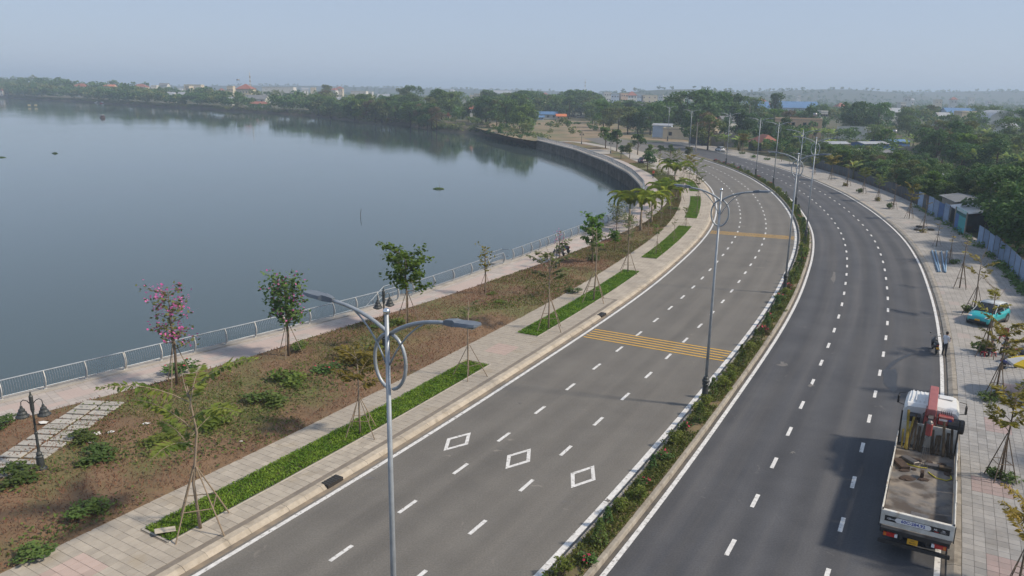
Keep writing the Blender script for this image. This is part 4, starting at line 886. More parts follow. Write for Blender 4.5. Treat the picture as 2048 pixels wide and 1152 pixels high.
for b_, ty, k, lb in far_trees:
    p = at(b_[0], b_[1], .2); pr = FT[k]; pr.put(p, rng.uniform(0, 6.3), height_for(p, ty) / pr.H, lb, 'tree', 'lawn trees beyond the palms')
# ---- shrubs and litter on the lawn
SHL = [Proto(make_shrub(LEAF['shrub'], .75, 1.3, 51, 420, .16)), Proto(make_shrub(LEAF['young'], .7, 1.3, 52, 420, .16)), Proto(make_shrub(LEAF['b'], .8, 1.2, 53, 420, .17, False, LEAF['red'], 10)), Proto(make_shrub(LEAF['olive'], .9, 1.6, 54, 560, .18))]
sh = [((172, 880), 1.0, 0, 'round green bush beside the litter at the stepping stones'), ((205, 912), 1.2, 0, 'low dark bush in the middle of the near lawn'), ((165, 1030), 1.0, 0, 'dark green bush near the bottom left of the lawn'), ((330, 880), 1.1, 1, 'bush at the foot of the lush plumed tree'), ((580, 770), 1.5, 1, 'spreading green bush in the lawn below the dark orchid tree'), ((530, 805), 1.3, 0, 'wide green bush in the lawn left of the red-flowering one'), ((650, 745), 1.0, 2, 'bush with red flowers left of the yellowish shrub'), ((720, 725), 1.5, 3, 'large yellowish shrub behind the ring of the nearest street lamp'), ((745, 700), 1.0, 1, 'green shrub behind the yellowish shrub'), ((795, 645), 1.0, 1, 'bright bush at the foot of the bushy green tree'), ((760, 655), .8, 0, 'low bush at the foot of the park lamp'), ((595, 700), 1.0, 0, 'bush at the foot of the dark orchid tree'), ((357, 745), 1.1, 2, 'bush at the foot of the sparse orchid tree'), ((980, 590), .6, 1, 'small round bush at the foot of the forked tree'), ((1003, 607), .7, 1, 'small round bush in the greener patch of lawn'), ((70, 1118), .9, 0, 'dark weed clump at the bottom left corner of the lawn'), ((45, 955), 1.2, 0, 'low green clump beside the stepping stones'), ((10, 850), .9, 0, 'green clump at the left edge beside the promenade'), ((440, 850), 1.2, 1, 'low green plant right of the lush plumed tree'), ((1190, 520), 1.0, 0, 'dark bush at the foot of the tufted green tree'), ((1345, 420), .9, 0, 'dark bush beneath the palms'), ((1150, 585), .8, 0, 'low weed clump beside the left pavement')]
for i, (b_, sc, k, lb) in enumerate(sh):
    SHL[k].put(at(b_[0], b_[1], .2), rng.uniform(0, 6.3), (sc * rng.uniform(1.1, 1.6), sc * rng.uniform(1.0, 1.5), sc * rng.uniform(.55, .8)), lb, 'bush', 'bushes on the lakeside lawn')
GC = []
for (cx, cy), sx, n_ in (((540, 795), 2.2, 1500), ((600, 765), 2.4, 1600), ((470, 850), 1.6, 800), ((330, 890), 1.5, 700), ((640, 750), 1.8, 900), ((720, 735), 2.0, 900), ((230, 905), 1.6, 600), ((180, 1035), 1.2, 400), ((60, 960), 1.4, 600), ((1010, 608), 1.8, 700), ((900, 640), 1.6, 400), ((1130, 575), 2.0, 700), ((420, 905), 1.3, 400), ((265, 805), 1.4, 450), ((100, 1080), 1.3, 350)):
    n_ = int(n_ * .45); c0 = at(cx, cy, .2); d_ = rng.normal(size=(n_, 2)) * np.array([sx, sx * .55]); ca_, sa_ = math.cos(.75), math.sin(.75)
    GC.append(np.stack([c0.x + d_[:, 0] * ca_ - d_[:, 1] * sa_, c0.y + d_[:, 0] * sa_ + d_[:, 1] * ca_, .22 + rng.random(n_) ** 2 * .28], 1))
GC = np.concatenate(GC); la, lb_ = lawn_x(GC[:, 1]); GC = GC[(GC[:, 0] > la + .2) & (GC[:, 0] < lb_ - .2)]
tag(link('ground_cover', quads_mesh('ground_cover', leaf_quads(GC, .17, .10, seed=91), LEAF['shrub'])), 'low green creeping plants spreading in irregular patches over the lawn', 'ground cover', kind='stuff')
M['litter'] = mat('white_litter', (0.62, 0.62, 0.60), (0.5, 0.5, 0.48), .7, scale=6); M['board'] = mat('scrap_board', (0.42, 0.38, 0.31), (0.33, 0.30, 0.25), .8, scale=5)
def scrap(name, px, size, lb, m_, z=.26):
    g = np.random.default_rng(int(px[0])); n = 7; vs = [(size * math.cos(6.283 * k / n) * g.uniform(.6, 1.1), size * .7 * math.sin(6.283 * k / n) * g.uniform(.6, 1.1), g.uniform(0, size * .35)) for k in range(n)] + [(0, 0, size * .4)]
    o = MB().add(vs, [(k, (k + 1) % n, n) for k in range(n)] + [tuple(range(n - 1, -1, -1))]).build(name, m_, None, loc=at(px[0], px[1], z)); tag(o, lb, 'litter', 'litter on the lakeside lawn')
for px, sz, lb in (((192, 868), .28, 'white plastic scrap beside the round bush'), ((182, 885), .18, 'small white scrap below the round bush'), ((292, 848), .25, 'crumpled pale rag on the lawn left of the plumed tree'), ((88, 846), .3, 'white plastic sheet between promenade and stepping stones'), ((563, 810), .12, 'small white scrap in the lawn near the wide bush'), ((222, 865), .25, 'tan crumpled scrap right of the round bush'), ((482, 883), .1, 'tiny white scrap beside the pavement edge'), ((188, 812), .12, 'white scrap above the stepping stones')):
    scrap('plastic_scrap', px, sz, lb, M['litter'])
o = MB().cbox((0, 0, 0), (.75, .32, .04), .01).build('scrap_board', M['board'], None, loc=at(330, 1060, .32), rz=.5); o.rotation_euler = (.08, .1, .5); tag(o, 'grey scrap board lying at the near end of the first planter strip', 'board')
# storm drains in the left kerb
M['dark'] = mat('drain_shade_black', (0.025, 0.022, 0.02), None, .9)
for px, lb in (((672, 965), 'open storm drain in the left kerb below the first planter strip'), ((1208, 630), 'storm drain in the left kerb beside the second planter strip')):
    s_, o_ = Rso(at(px[0], px[1], .1)); e = empty('storm_drain', R(s_, K0 - .2, .01), Rang(s_), lb, 'storm drain', 'storm drains in the left kerb')
    MB().box((0, .0, .07), (.95, .44, .17)).build('pit', M['dark'], e)  # solid near-black box, its colour stands in for the shaded opening
    for k in range(6): MB().box((-.38 + k * .15, 0, .158), (.035, .44, .02)).build('bar', M['castiron'], e)
# ---- median planting
MS = [Proto(make_shrub(LEAF['shrub'], 1.05, .75, 61, 300, .12, True)), Proto(make_shrub(LEAF['young'], .8, .85, 62, 300, .13)), Proto(make_shrub(LEAF['b'], .75, .8, 63, 280, .13, False, LEAF['red'], 12)), Proto(make_shrub(LEAF['d'], .8, .95, 64, 300, .13, False, LEAF['red'], 18)), Proto(make_shrub(LEAF['a'], .9, .7, 65, 320, .12, True))]
mdesc = ['upright conical shrub', 'loose light green shrub', 'shrub with red blossoms', 'reddish-brown flowering shrub', 'dark green conical shrub']
s_ = 22.0; i = 0; cnt = {}
while s_ < 214:
    if abs(s_ - 25.2) > .9:
        k = int(rng.choice(5, p=[.28, .36, .08, .03, .25] if s_ < 190 else [.05, .25, .2, .5, 0])); reg = 'near the picture bottom' if s_ < 44 else 'beside the yellow stripes' if s_ < 74 else 'on the tight bend' if s_ < 120 else 'on the far stretch'
        c = cnt.setdefault((k, reg), 0); cnt[(k, reg)] += 1
        MS[k].put(R(s_, 1.0 + rng.uniform(-.28, .28), .17), rng.uniform(0, 6.3), rng.uniform(.8, 1.2), '%s on the median %s, %s such' % (mdesc[k], reg, ordi(c)), 'shrub', 'median shrubs')
    s_ += rng.uniform(1.1, 2.0) if s_ < 120 else rng.uniform(1.2, 2.4); i += 1
n = 42000; ss_ = 18 + 190 * rng.random(n) ** 1.4; oo = rng.uniform(.52, 1.48, n); Q = np.array([R(a, b_, .19) for a, b_ in zip(ss_, oo)]); Q = Q[patch_mask(Q, 1.1, .7, -.75)]
tag(link('median_grass', quads_mesh('median_grass', blades(Q, .13, .075, 77, .5), M['green1'])), 'patchy green grass growing along the median soil', 'grass', kind='stuff')
# ================================================================= vehicles, people, street things on the right
def loft(mb, secs, mi=0, close=True):
    """secs: list of (y, [(x,z)...]) half outlines from the bottom centre to the top centre, mirrored"""
    rings = []
    for y, pts in secs:
        ring = [(x, y, z) for x, z in pts] + [(-x, y, z) for x, z in reversed(pts) if x > 1e-6]
        rings.append(ring)
    n = len(rings[0]); vs = [p for r_ in rings for p in r_]
    fs = [(i * n + k, (i + 1) * n + k, (i + 1) * n + (k + 1) % n, i * n + (k + 1) % n) for i in range(len(rings) - 1) for k in range(n)]
    fs += [tuple(range(n)), tuple(range(len(vs) - 1, len(vs) - n - 1, -1))]
    return mb.add(vs, fs, mi)
def paint(name, c, rough=.28, metal=0.0):
    m = mat(name, c, tuple(x * .88 for x in c), rough, metal, scale=1.5); b = m.node_tree.nodes['Principled BSDF']; b.inputs['Coat Weight'].default_value = .5; b.inputs['Coat Roughness'].default_value = .12; return m
M['glass'] = mat('vehicle_glass', (0.012, 0.016, 0.02), None, .08, 0.0, spec=.6)
M['rubber'] = mat('tyre_rubber', (0.018, 0.018, 0.018), (0.03, 0.028, 0.026), .85, scale=6)
M['rim'] = mat('wheel_rim', (0.32, 0.32, 0.33), None, .35, .8)
M['blackp'] = mat('black_plastic', (0.02, 0.021, 0.023), (0.03, 0.03, 0.031), .6, scale=4)
M['lampred'] = mat('tail_lamp_red', (0.42, 0.025, 0.02), None, .3); M['lampwhite'] = mat('head_lamp_clear', (0.7, 0.72, 0.74), None, .15); M['plateY'] = mat('plate_yellow', (0.62, 0.33, 0.02), None, .5); M['plateW'] = mat('plate_white', (0.7, 0.7, 0.68), None, .5)
M['lampamber'] = mat('amber_lamp', (0.55, 0.16, 0.02), None, .3)
M['ink'] = mat('ink_dark', (0.02, 0.02, 0.02), None, .6); M['inkblue'] = mat('ink_blue', (0.02, 0.045, 0.30), None, .6); M['inkwhite'] = mat('ink_white', (0.7, 0.7, 0.7), None, .6); M['inkred'] = mat('ink_red', (0.5, 0.03, 0.03), None, .6)
def lathe_x(mb, prof, c, n=16, mi=0):
    """profile (x,r) turned round the x axis"""
    vs = []; fs = []
    for x, r_ in prof:
        for k in range(n): vs.append((c[0] + x, c[1] + r_ * math.cos(6.28319 * k / n), c[2] + r_ * math.sin(6.28319 * k / n)))
    for i in range(len(prof) - 1):
        for k in range(n): fs.append((i * n + k, i * n + (k + 1) % n, (i + 1) * n + (k + 1) % n, (i + 1) * n + k))
    fs += [tuple(range(n)), tuple(range(len(vs) - 1, len(vs) - n - 1, -1))]; return mb.add(vs, fs, mi)
def wheel(parent, c, r_, wd, hub=True):
    t = lathe_x(MB(), [(-wd / 2, r_ * .62), (-wd / 2, r_ * .9), (-wd * .4, r_), (wd * .4, r_), (wd / 2, r_ * .9), (wd / 2, r_ * .62)], c, 18).build('wheel', M['rubber'], parent)
    lathe_x(MB(), [(-wd * .52, r_ * .2), (-wd * .5, r_ * .6), (-wd * .3, r_ * .63), (wd * .3, r_ * .63), (wd * .5, r_ * .6), (wd * .52, r_ * .2)], c, 14).build('rim', M['rim'], t); return t
def text_mesh(txt, size, m_, name, parent, loc, rot, extr=0.002, shear=0.0, bold=0.0):
    cu = bpy.data.curves.new('t', 'FONT'); cu.body = txt; cu.size = size; cu.align_x = 'CENTER'; cu.align_y = 'CENTER'; cu.extrude = extr; cu.shear = shear; cu.offset = bold; cu.resolution_u = 2
    tmp = bpy.data.objects.new('t', cu); COL.objects.link(tmp); bpy.context.view_layer.update()
    me = bpy.data.meshes.new_from_object(tmp.evaluated_get(bpy.context.evaluated_depsgraph_get())); bpy.data.objects.remove(tmp); me.materials.clear(); me.materials.append(m_)
    o = link(name, me, parent, loc); o.rotation_euler = rot; return o
# ---- flatbed crane truck
th = math.radians(29.5); T = empty('crane_truck', (15.17, 25.8, 0), -th, 'white flatbed truck with a red loading crane parked at the right kerb', 'truck')
M['tw'] = paint('truck_white', (0.66, 0.67, 0.66), .35); M['bedside'] = mat('bed_board_white', (0.58, 0.58, 0.55), (0.44, 0.42, 0.37), .6, scale=3, c3=(0.25, 0.19, 0.13), s3=2.2, t3=(.60, .74))
M['bedfloor'] = mat('bed_floor_worn_steel', (0.20, 0.172, 0.142), (0.105, 0.102, 0.102), .8, scale=0.8, detail=10, c3=(0.06, 0.048, 0.04), s3=0.9, t3=(.50, .60), contrast=(.42, .58), bump=.3)
M['chassis'] = mat('chassis_black', (0.02, 0.02, 0.021), (0.04, 0.035, 0.03), .7, scale=3); M['cred'] = mat('crane_red', (0.30, 0.05, 0.045), (0.24, 0.055, 0.05), .5, scale=3, c3=(0.30, 0.16, 0.14), s3=2, t3=(.55, .7)); M['cpink'] = mat('crane_boom_faded', (0.29, 0.095, 0.092), (0.23, 0.07, 0.068), .55, scale=3); M['oldwood'] = mat('old_timber', (0.085, 0.06, 0.035), (0.045, 0.033, 0.022), .9, scale=5, rand=.45); M['yellowwood'] = mat('yellow_painted_timber', (0.34, 0.25, 0.03), (0.20, 0.14, 0.03), .8, scale=4, rand=.2); M['mud'] = mat('dark_mud', (0.055, 0.033, 0.022), (0.035, 0.022, 0.016), .9, scale=6); M['steel'] = mat('worn_steel', (0.16, 0.15, 0.15), (0.10, 0.095, 0.09), .5, .5, scale=5); M['strap'] = mat('yellow_strap', (0.45, 0.38, 0.03), None, .7)
MB().box((-.45, 4.8, .86), (.12, 9.4, .25)).box((.45, 4.8, .86), (.12, 9.4, .25)).box((0, 1.2, .80), (1.0, .12, .2)).box((0, 4.5, .80), (1.0, .12, .2)).box((0, 7.5, .8), (1.0, .5, .4)).build('chassis', M['chassis'], T)
for y in (2.0, 3.25):
    for x in (-1, 1): wheel(T, (x * .93, y, .5), .5, .5)
for x in (-1, 1): wheel(T, (x * 1.0, 10.1, .5), .5, .29)
for x in (-1, 1): MB().box((x * .95, 1.32, .55), (.55, .03, .6)).build('mud_flap', M['rubber'], T)
fl = MB(); fl.box((0, 4.15, 1.17), (2.34, 8.3, .12)).build('bed_floor', M['bedfloor'], T)
MB().box((0, 4.15, 1.05), (2.2, 8.2, .10)).build('bed_frame', M['chassis'], T)
for sx in (-1, 1):
    for k in range(4):
        b_ = MB().cbox((sx * (1.21 + .012 * math.sin(k * 2.1)), 1.05 + k * 2.06, 1.53), (.045, 2.02, .60), .008).build('side_board', M['bedside'], T)
        MB().box((sx * 1.245, .08 + k * 2.06, 1.48), (.03, .07, .66)).build('latch', M['blackp'], b_)
    MB().box((sx * 1.1, 4.2, .72), (.05, 4.2, .5)).build('side_guard', M['chassis'], T)
tg = MB().cbox((0, -.02, 1.56), (2.42, .05, .58), .01).cbox((0, .03, 1.855), (2.42, .14, .03), .008).build('tailgate', M['bedside'], T)
MB().box((0, -.052, 1.57), (2.16, .012, .22)).build('sticker_band', M['ink'], tg)
ov = MB(); n = 20; pts = [(.50 * (1 if math.cos(a) > 0 else -1) + .10 * math.cos(a), .10 * math.sin(a)) for a in np.linspace(0, 6.283, n, endpoint=False)]
ov.add([(p[0] - .12, -.062, 1.57 + p[1]) for p in pts], [tuple(range(n))]).build('number_field', M['inkwhite'], tg)
text_mesh('60C-284.92', .17, M['inkblue'], 'number_lettering', tg, (-.12, -.0655, 1.57), (math.pi / 2, 0, 0), .0015, 0, .004)
def emblem(x, z, s):
    mb = MB(); m_ = 24; a = np.linspace(0, 6.283, m_, endpoint=False)
    mb.add([(x + s * math.cos(t_), -.0635, z + s * .55 * math.sin(t_)) for t_ in a] + [(x + s * .86 * math.cos(t_), -.0635, z + s * .44 * math.sin(t_)) for t_ in a], [(i, (i + 1) % m_, m_ + (i + 1) % m_, m_ + i) for i in range(m_)]); mb.build('emblem_ring', M['inkwhite'], tg)
    text_mesh('H', s * 1.05, M['inkwhite'], 'emblem_letter', tg, (x, -.0645, z), (math.pi / 2, 0, 0), .001, .4, .002)
emblem(-.93, 1.57, .07); text_mesh('HYUNDAI', .075, M['inkwhite'], 'maker_lettering', tg, (-.72 - .0, -.064, 1.56), (math.pi / 2, 0, 0), .001, 0, .001)
emblem(.88, 1.59, .06); text_mesh('HYUNDAI', .04, M['inkwhite'], 'maker_lettering', tg, (.88, -.064, 1.52), (math.pi / 2, 0, 0), .001)
text_mesh('HL', .10, M['inkwhite'], 'badge_lettering', tg, (.62, -.064, 1.585), (math.pi / 2, 0, 0), .001, .2, .003); MB().box((.66, -.0605, 1.50), (.14, .004, .02)).build('badge_underline', M['inkred'], tg)
for x in (-1.18, 1.18): MB().box((x, .05, 1.56), (.06, .10, .70)).build('corner_post', M['blackp'], T)
MB().box((0, .12, .98), (2.3, .1, .18)).build('rear_crossmember', M['chassis'], T)
MB().box((0, .05, .55), (2.42, .1, .14)).build('rear_bumper', M['chassis'], T)
for s in (-1, 1):
    l = MB().box((s * .85, .04, .88), (.42, .06, .15)).build('tail_light', M['lampred'], T); MB().box((s * .62, .035, .88), (.10, .06, .13)).build('reverse_lens', M['lampwhite'], l); MB().box((s * 1.0, .033, .88), (.09, .06, .13)).build('amber_lens', M['lampamber'], l)
pt = MB().box((-.05, .02, .80), (.36, .02, .22)).build('number_plate', M['plateY'], T); text_mesh('60C', .085, M['ink'], 'plate_lettering', pt, (-.05, .0085, .855), (math.pi / 2, 0, 0), .001); text_mesh('284.92', .085, M['ink'], 'plate_lettering', pt, (-.05, .0085, .755), (math.pi / 2, 0, 0), .001)
# headboard with leaning timbers
hb = MB().box((0, 8.32, 1.80), (2.36, .06, 1.1)).build('headboard', M['bedside'], T)
for x in (-1.17, 1.17): MB().box((x, 8.32, 2.0), (.07, .09, 1.7)).build('headboard_post', M['blackp'], T)
# cab
cab = MB(); W_ = 1.2
def cs(y, w_, zb, zm, zt, wt): return (y, [(0, zb), (w_, zb), (w_, zm), (wt, zt - .12), (wt - .12, zt), (0, zt + .05)])
loft(cab, [cs(9.15, 1.15, .95, 2.1, 2.80, 1.10), cs(9.3, 1.2, .85, 2.1, 2.92, 1.14), cs(10.2, 1.2, .7, 2.1, 2.98, 1.12), cs(10.9, 1.2, .55, 2.0, 2.98, 1.08), cs(11.25, 1.2, .45, 1.7, 2.85, .98), cs(11.38, 1.15, .45, 1.55, 1.9, 1.0)])
cb = cab.build('cab', M['tw'], T)
for x in np.arange(-.85, .0, .17): MB().box((x, 10.2, 3.028), (.05, 1.4, .012)).build('roof_rib', M['tw'], cb)
ht_ = MB().cbox((.55, 10.55, 3.04), (.62, .5, .05), .02).build('roof_hatch', M['tw'], cb)
MB().box((0, 11.36, 2.2), (2.0, .04, .6)).build('windscreen', M['glass'], T)
for s in (-1, 1):
    MB().box((s * 1.17, 10.4, 2.2), (.04, .9, .5), ry=s * -.06).build('side_window', M['glass'], T)
    mr = MB().cbox((s * 1.47, 11.2, 2.35), (.10, .20, .42), .03).build('wing_mirror', M['blackp'], T); MB().tube([(s * 1.15, 11.1, 2.75), (s * 1.45, 11.2, 2.68), (s * 1.47, 11.2, 2.5)], .018, 5).tube([(s * 1.15, 11.1, 2.1), (s * 1.47, 11.2, 2.15)], .018, 5).build('mirror_arm', M['blackp'], mr)
    MB().box((s * .9, 11.38, .9), (.3, .05, .2)).build('head_light', M['lampwhite'], T)
# crane between cab and bed
cr = MB(); cr.box((0, 8.75, 1.25), (1.9, .6, .55)).lathe([(.38, 1.5), (.38, 1.75), (.30, 1.8), (.28, 2.6), (.34, 2.7)], 14, (0, 8.75, 0)); cr.build('crane_base', M['chassis'], T)
cc = MB().box((0, 8.75, 2.65), (.55, .6, .75), taper=.8).build('crane_column', M['cred'], T)
bm = MB().cbox((0, 8.95, 3.33), (.38, 3.3, .36), .03)
bo = bm.build('crane_boom', M['cpink'], T); MB().box((0, 7.15, 3.13), (.20, .5, .20), rx=.055).build('boom_section', M['steel'], bo)
MB().tube([(.0, 8.9, 2.4), (0, 7.9, 2.95)], .07, 8).build('lift_cylinder', M['steel'], T)
tp = MB().cbox((0, 6.85, 2.75), (.26, .34, .62), .05).build('boom_head', M['cred'], T)
MB().sphere((0, 6.85, 3.0), (.14, .18, .16)).build('sheave', M['steel'], tp)
eb = MB().cbox((.62, 8.85, 2.55), (.62, .42, .42), .03).build('crane_control_box', M['cred'], T)
MB().box((.52, 8.63, 2.60), (.34, .02, .09)).build('sticker_white', M['inkwhite'], eb); d_ = MB(); d_.add([(.80 + .075 * math.cos(a), 8.632, 2.60 + .075 * math.sin(a)) for a in np.linspace(6.283, 0, 18, endpoint=False)], [tuple(range(18))]).build('sticker_blue_disc', M['inkblue'], eb)
for k in range(6): MB().tube([(.42 + k * .08, 8.95, 2.75), (.42 + k * .08, 8.98, 2.98)], .012, 5).build('control_lever', M['blackp'], eb)
lathe_x(MB(), [(-.34, .26), (-.32, .33), (.30, .33), (.34, .26)], (1.06, 8.85, 2.35), 16).build('hydraulic_tank', M['blackp'], T); MB().box((-.65, 8.8, 2.3), (.5, .5, .5)).build('winch_housing', M['blackp'], T)
for s in (-1, 1): MB().box((s * 1.05, 8.72, .75), (.18, .2, 1.2)).build('outrigger', M['steel'], T)
# wire falls and hook block
for x in (-.07, -.025, .03, .08): MB().tube([(x * .6, 6.85, 2.45), (x * 2, 5.9 + x, 1.75), (x * 1.2 - .02, 5.02, 1.42)], .008, 4).build('hoist_cable', M['blackp'], T)
lathe_x(MB(), [(-.07, .10), (-.07, .17), (.07, .17), (.07, .10)], (-.02, 4.95, 1.42), 12).build('hook_block', M['mud'], T)
# loose load on the bed
def bed_item(name, c, d, rz, m_, lb, cat, ry=0, rx=0, grp=None):
    M2 = Matrix.Rotation(-th, 4, 'Z'); p = M2 @ Vector(c) + Vector((15.17, 25.8, 0)); o = MB().cbox((0, 0, 0), d, min(d) * .12).build(name, m_, None, loc=p); o.rotation_euler = (rx, ry, rz - th); tag(o, lb, cat, grp)
g = np.random.default_rng(5)
k = 0
for x in np.arange(-1.02, 1.05, .135):
    if abs(x) < .10: continue
    x += g.uniform(-.04, .04)
    L = g.choice([.85, 1.1, 1.35, 1.6, 1.8]) * g.uniform(.95, 1.05); yel = x < -.75; c = (x, 7.9 + g.uniform(-.03, .03), 1.25 + L * .47); 
    bed_item('timber', c, (g.uniform(.07, .14), g.uniform(.05, .10), L), g.uniform(-.25, .25), M['yellowwood'] if yel else M['oldwood'], ('yellow-stained' if yel else 'dark weathered') + ' timber leaning on the truck headboard, %s from the left' % ordi(k), 'timber', rx=-.36 + g.uniform(-.12, .06), ry=g.uniform(-.09, .09), grp='timbers leaning on the truck headboard'); k += 1
bed_item('concrete_block', (-.55, 6.3, 1.32), (.75, .34, .16), -.75, M['steel'], 'grey steel block lying askew at the front left of the truck bed', 'block')
bed_item('steel_beam', (.45, 6.25, 1.31), (.85, .24, .15), .12, M['steel'], 'short steel beam lying at the front right of the truck bed', 'beam')
bed_item('mud_block', (-.88, 5.75, 1.31), (.42, .85, .16), .5, M['mud'], 'long muddy block against the left side of the truck bed', 'block')
bed_item('steel_plate', (.05, 1.15, 1.238), (.62, .95, .015), -.08, M['steel'], 'thin grey steel plate lying near the tailgate', 'plate')
bed_item('tool_box', (.82, 6.2, 1.33), (.5, .26, .18), .1, M['oldwood'], 'dark wooden crate at the front right corner of the truck bed', 'crate')
def lump(name, c, r_, lb):
    M2 = Matrix.Rotation(-th, 4, 'Z'); p = M2 @ Vector(c) + Vector((15.17, 25.8, 0)); mb = MB(); mb.sphere((0, 0, 0), r_, 12, 8); gg = np.random.default_rng(int(abs(c[0]) * 100 + c[1] * 10)); mb.v = [(x * gg.uniform(.75, 1.25), y * gg.uniform(.75, 1.25), max(-.02, z)) for x, y, z in mb.v]; o = mb.build(name, M['mud'], None, loc=p); tag(o, lb, 'mud', 'mud clods on the truck bed')
lump('mud_clod', (-.55, 4.55, 1.25), (.30, .22, .07), 'flat dark mud clod left of the hook block'); lump('mud_clod', (-.70, 5.25, 1.25), (.26, .10, .05), 'thin mud streak beside the muddy block'); lump('mud_clod', (.05, 4.75, 1.25), (.24, .14, .06), 'mud clod under the hook block')
for k, (x, y, a, b2, c2) in enumerate(((-.85, 6.55, .16, .12, .07), (-.25, 6.65, .2, .14, .08), (.2, 6.7, .15, .18, .08), (.7, 6.75, .2, .12, .07), (.95, 5.85, .14, .2, .06), (-.35, 5.6, .12, .1, .05))): lump('mud_clod', (x, y, 1.245), (a, b2, c2), 'dark mud clod on the truck bed, %s from the headboard' % ordi(k))
M2 = Matrix.Rotation(-th, 4, 'Z')
for i, (pts, lb) in enumerate([([(-1.0, 6.2), (-.6, 5.95), (-.2, 5.9), (.15, 6.0)], 'yellow lashing strap lying across the left of the truck bed'), ([(.2, 5.6), (.5, 5.2), (.9, 5.15), (1.1, 5.4), (1.05, 5.7)], 'yellow lashing strap curled on the right of the truck bed')]):
    o = MB().tube([M2 @ Vector((x, y, 1.26)) + Vector((15.17, 25.8, 0)) for x, y in pts], .028, 5).build('lashing_strap', M['strap'], None); tag(o, lb, 'strap', 'lashing straps on the truck bed')
for i in range(3):
    pts = [M2 @ Vector((-.6 + i * .28 + .3 * math.cos(a + i), 6.55 - .12 * i + .22 * math.sin(a), 1.27 + .02 * i)) + Vector((15.17, 25.8, 0)) for a in np.linspace(0, 5.6, 14)]
    o = MB().tube(pts, .018, 5).build('wire_sling', M['blackp'], None); tag(o, 'coiled dark wire sling at the foot of the leaning timbers, %s from the left' % ordi(i), 'sling', 'wire slings on the truck bed')
# ---- cars
def make_car(name, body, roofm, loc, rz, lb, L=1.98, plate=None, lower=None):
    c = empty(name, loc, rz, lb, 'car'); k = L / 1.98
    def s(y, w_, zb, zt): return (y * k, [(0, zb), (w_ * .9, zb), (w_, zb + .14), (w_ * 1.01, (zb + zt) / 2 + .05), (w_ * .95, zt), (w_ * .6, zt + .035), (0, zt + .05)])
    loft(MB(), [s(-1.98, .66, .42, .80), s(-1.90, .80, .30, .98), s(-1.5, .865, .24, 1.02), s(-.8, .875, .22, 1.0), s(.2, .875, .22, .98), s(.85, .87, .22, .97), s(1.4, .845, .24, .88), s(1.8, .80, .28, .78), s(1.96, .66, .36, .64)]).build('body', body, c, True)
    loft(MB(), [(-1.85 * k, [(0, .95), (.70, .95), (.69, 1.0), (0, 1.02)]), (-1.5 * k, [(0, .95), (.80, .97), (.66, 1.46), (0, 1.50)]), (-.5 * k, [(0, .95), (.83, .97), (.66, 1.55), (0, 1.59)]), (.2 * k, [(0, .95), (.83, .97), (.64, 1.52), (0, 1.56)]), (1.02 * k, [(0, .92), (.78, .94), (.72, .98), (0, 1.0)])]).build('windows', M['glass'], c, True)
    loft(MB(), [(-1.58 * k, [(0, 1.44), (.60, 1.40), (.60, 1.45), (0, 1.505)]), (-1.2 * k, [(0, 1.5), (.675, 1.47), (.66, 1.525), (0, 1.575)]), (-.4 * k, [(0, 1.5), (.68, 1.52), (.66, 1.575), (0, 1.62)]), (.22 * k, [(0, 1.5), (.66, 1.50), (.64, 1.54), (0, 1.58)])]).build('roof', roofm, c, True)
    for sx in (-1, 1):
        MB().tube([(sx * .63, .22 * k, 1.53), (sx * .79, .98 * k, .97)], .035, 5).build('windscreen_pillar', roofm, c); MB().tube([(sx * .66, -.55 * k, 1.54), (sx * .845, -.5 * k, .99)], .03, 5).build('door_pillar', roofm, c); MB().tube([(sx * .62, -1.4 * k, 1.46), (sx * .80, -1.62 * k, .99)], .07, 5).build('rear_pillar', roofm, c)
        MB().cbox((sx * .98, .72 * k, 1.02), (.2, .12, .15), .03).build('wing_mirror', M['blackp'], c)
        MB().cbox((sx * .60, 1.83 * k, .73), (.30, .2, .11), .03).build('head_light', M['lampwhite'], c); MB().cbox((sx * .64, -1.93 * k, .86), (.28, .1, .13), .03).build('tail_light', M['lampred'], c)
        MB().cbox((sx * .875, 0, .32), (.05, 2.2 * k, .16), .02).build('sill', lower or M['blackp'], c); MB().box((sx * .885, -.15 * k, .86), (.02, .18, .03)).build('door_handle', roofm, c)
        for y in (1.25, -1.25):
            lathe_x(MB(), [(-.06, .385), (.06, .385)], (sx * .83, y * k, .33), 18).build('wheel_arch', M['blackp'], c); wheel(c, (sx * .80, y * k, .31), .31, .21)
    MB().cbox((0, 1.93 * k, .38), (1.25, .12, .2), .03).build('front_bumper', M['blackp'], c); MB().cbox((0, -1.95 * k, .42), (1.3, .1, .22), .03).build('rear_bumper', M['blackp'], c)
    if plate: MB().box((0, 1.995 * k, .52), (.36, .02, .12)).build('number_plate', plate, c)
    MB().box((0, -2.0 * k, .70), (.36, .02, .12)).build('number_plate', plate or M['plateW'], c)
    return c
make_car('teal_car', paint('car_teal', (0.012, 0.36, 0.40)), paint('car_roof_silver', (0.50, 0.54, 0.55)), (36.75, 57.55, .165), math.radians(128), 'turquoise hatchback with pale roof pillars parked on the right pavement', plate=M['plateY'])
wc = at(1440, 303.5, 0); make_car('white_car', paint('car_white', (0.62, 0.65, 0.66)), paint('car_white_roof', (0.62, 0.65, 0.66)), wc, Rang(Rso(wc)[0]) - math.pi / 2, 'white car parked at the far right kerb beside the concrete wall', 2.2)
dcp = at(1293, 327, .2); make_car('dark_car', paint('car_dark_purple', (0.045, 0.03, 0.06)), paint('car_dark_roof', (0.10, 0.06, 0.09)), dcp, math.radians(-60), 'dark two-tone car parked on the curved path beyond the palms', 2.2, lower=paint('car_silver_trim', (.4, .4, .42)))
MB().box((0, 0, 0), (4.4, 3.0, .02)).build('parking_path', M['concrete'], None)
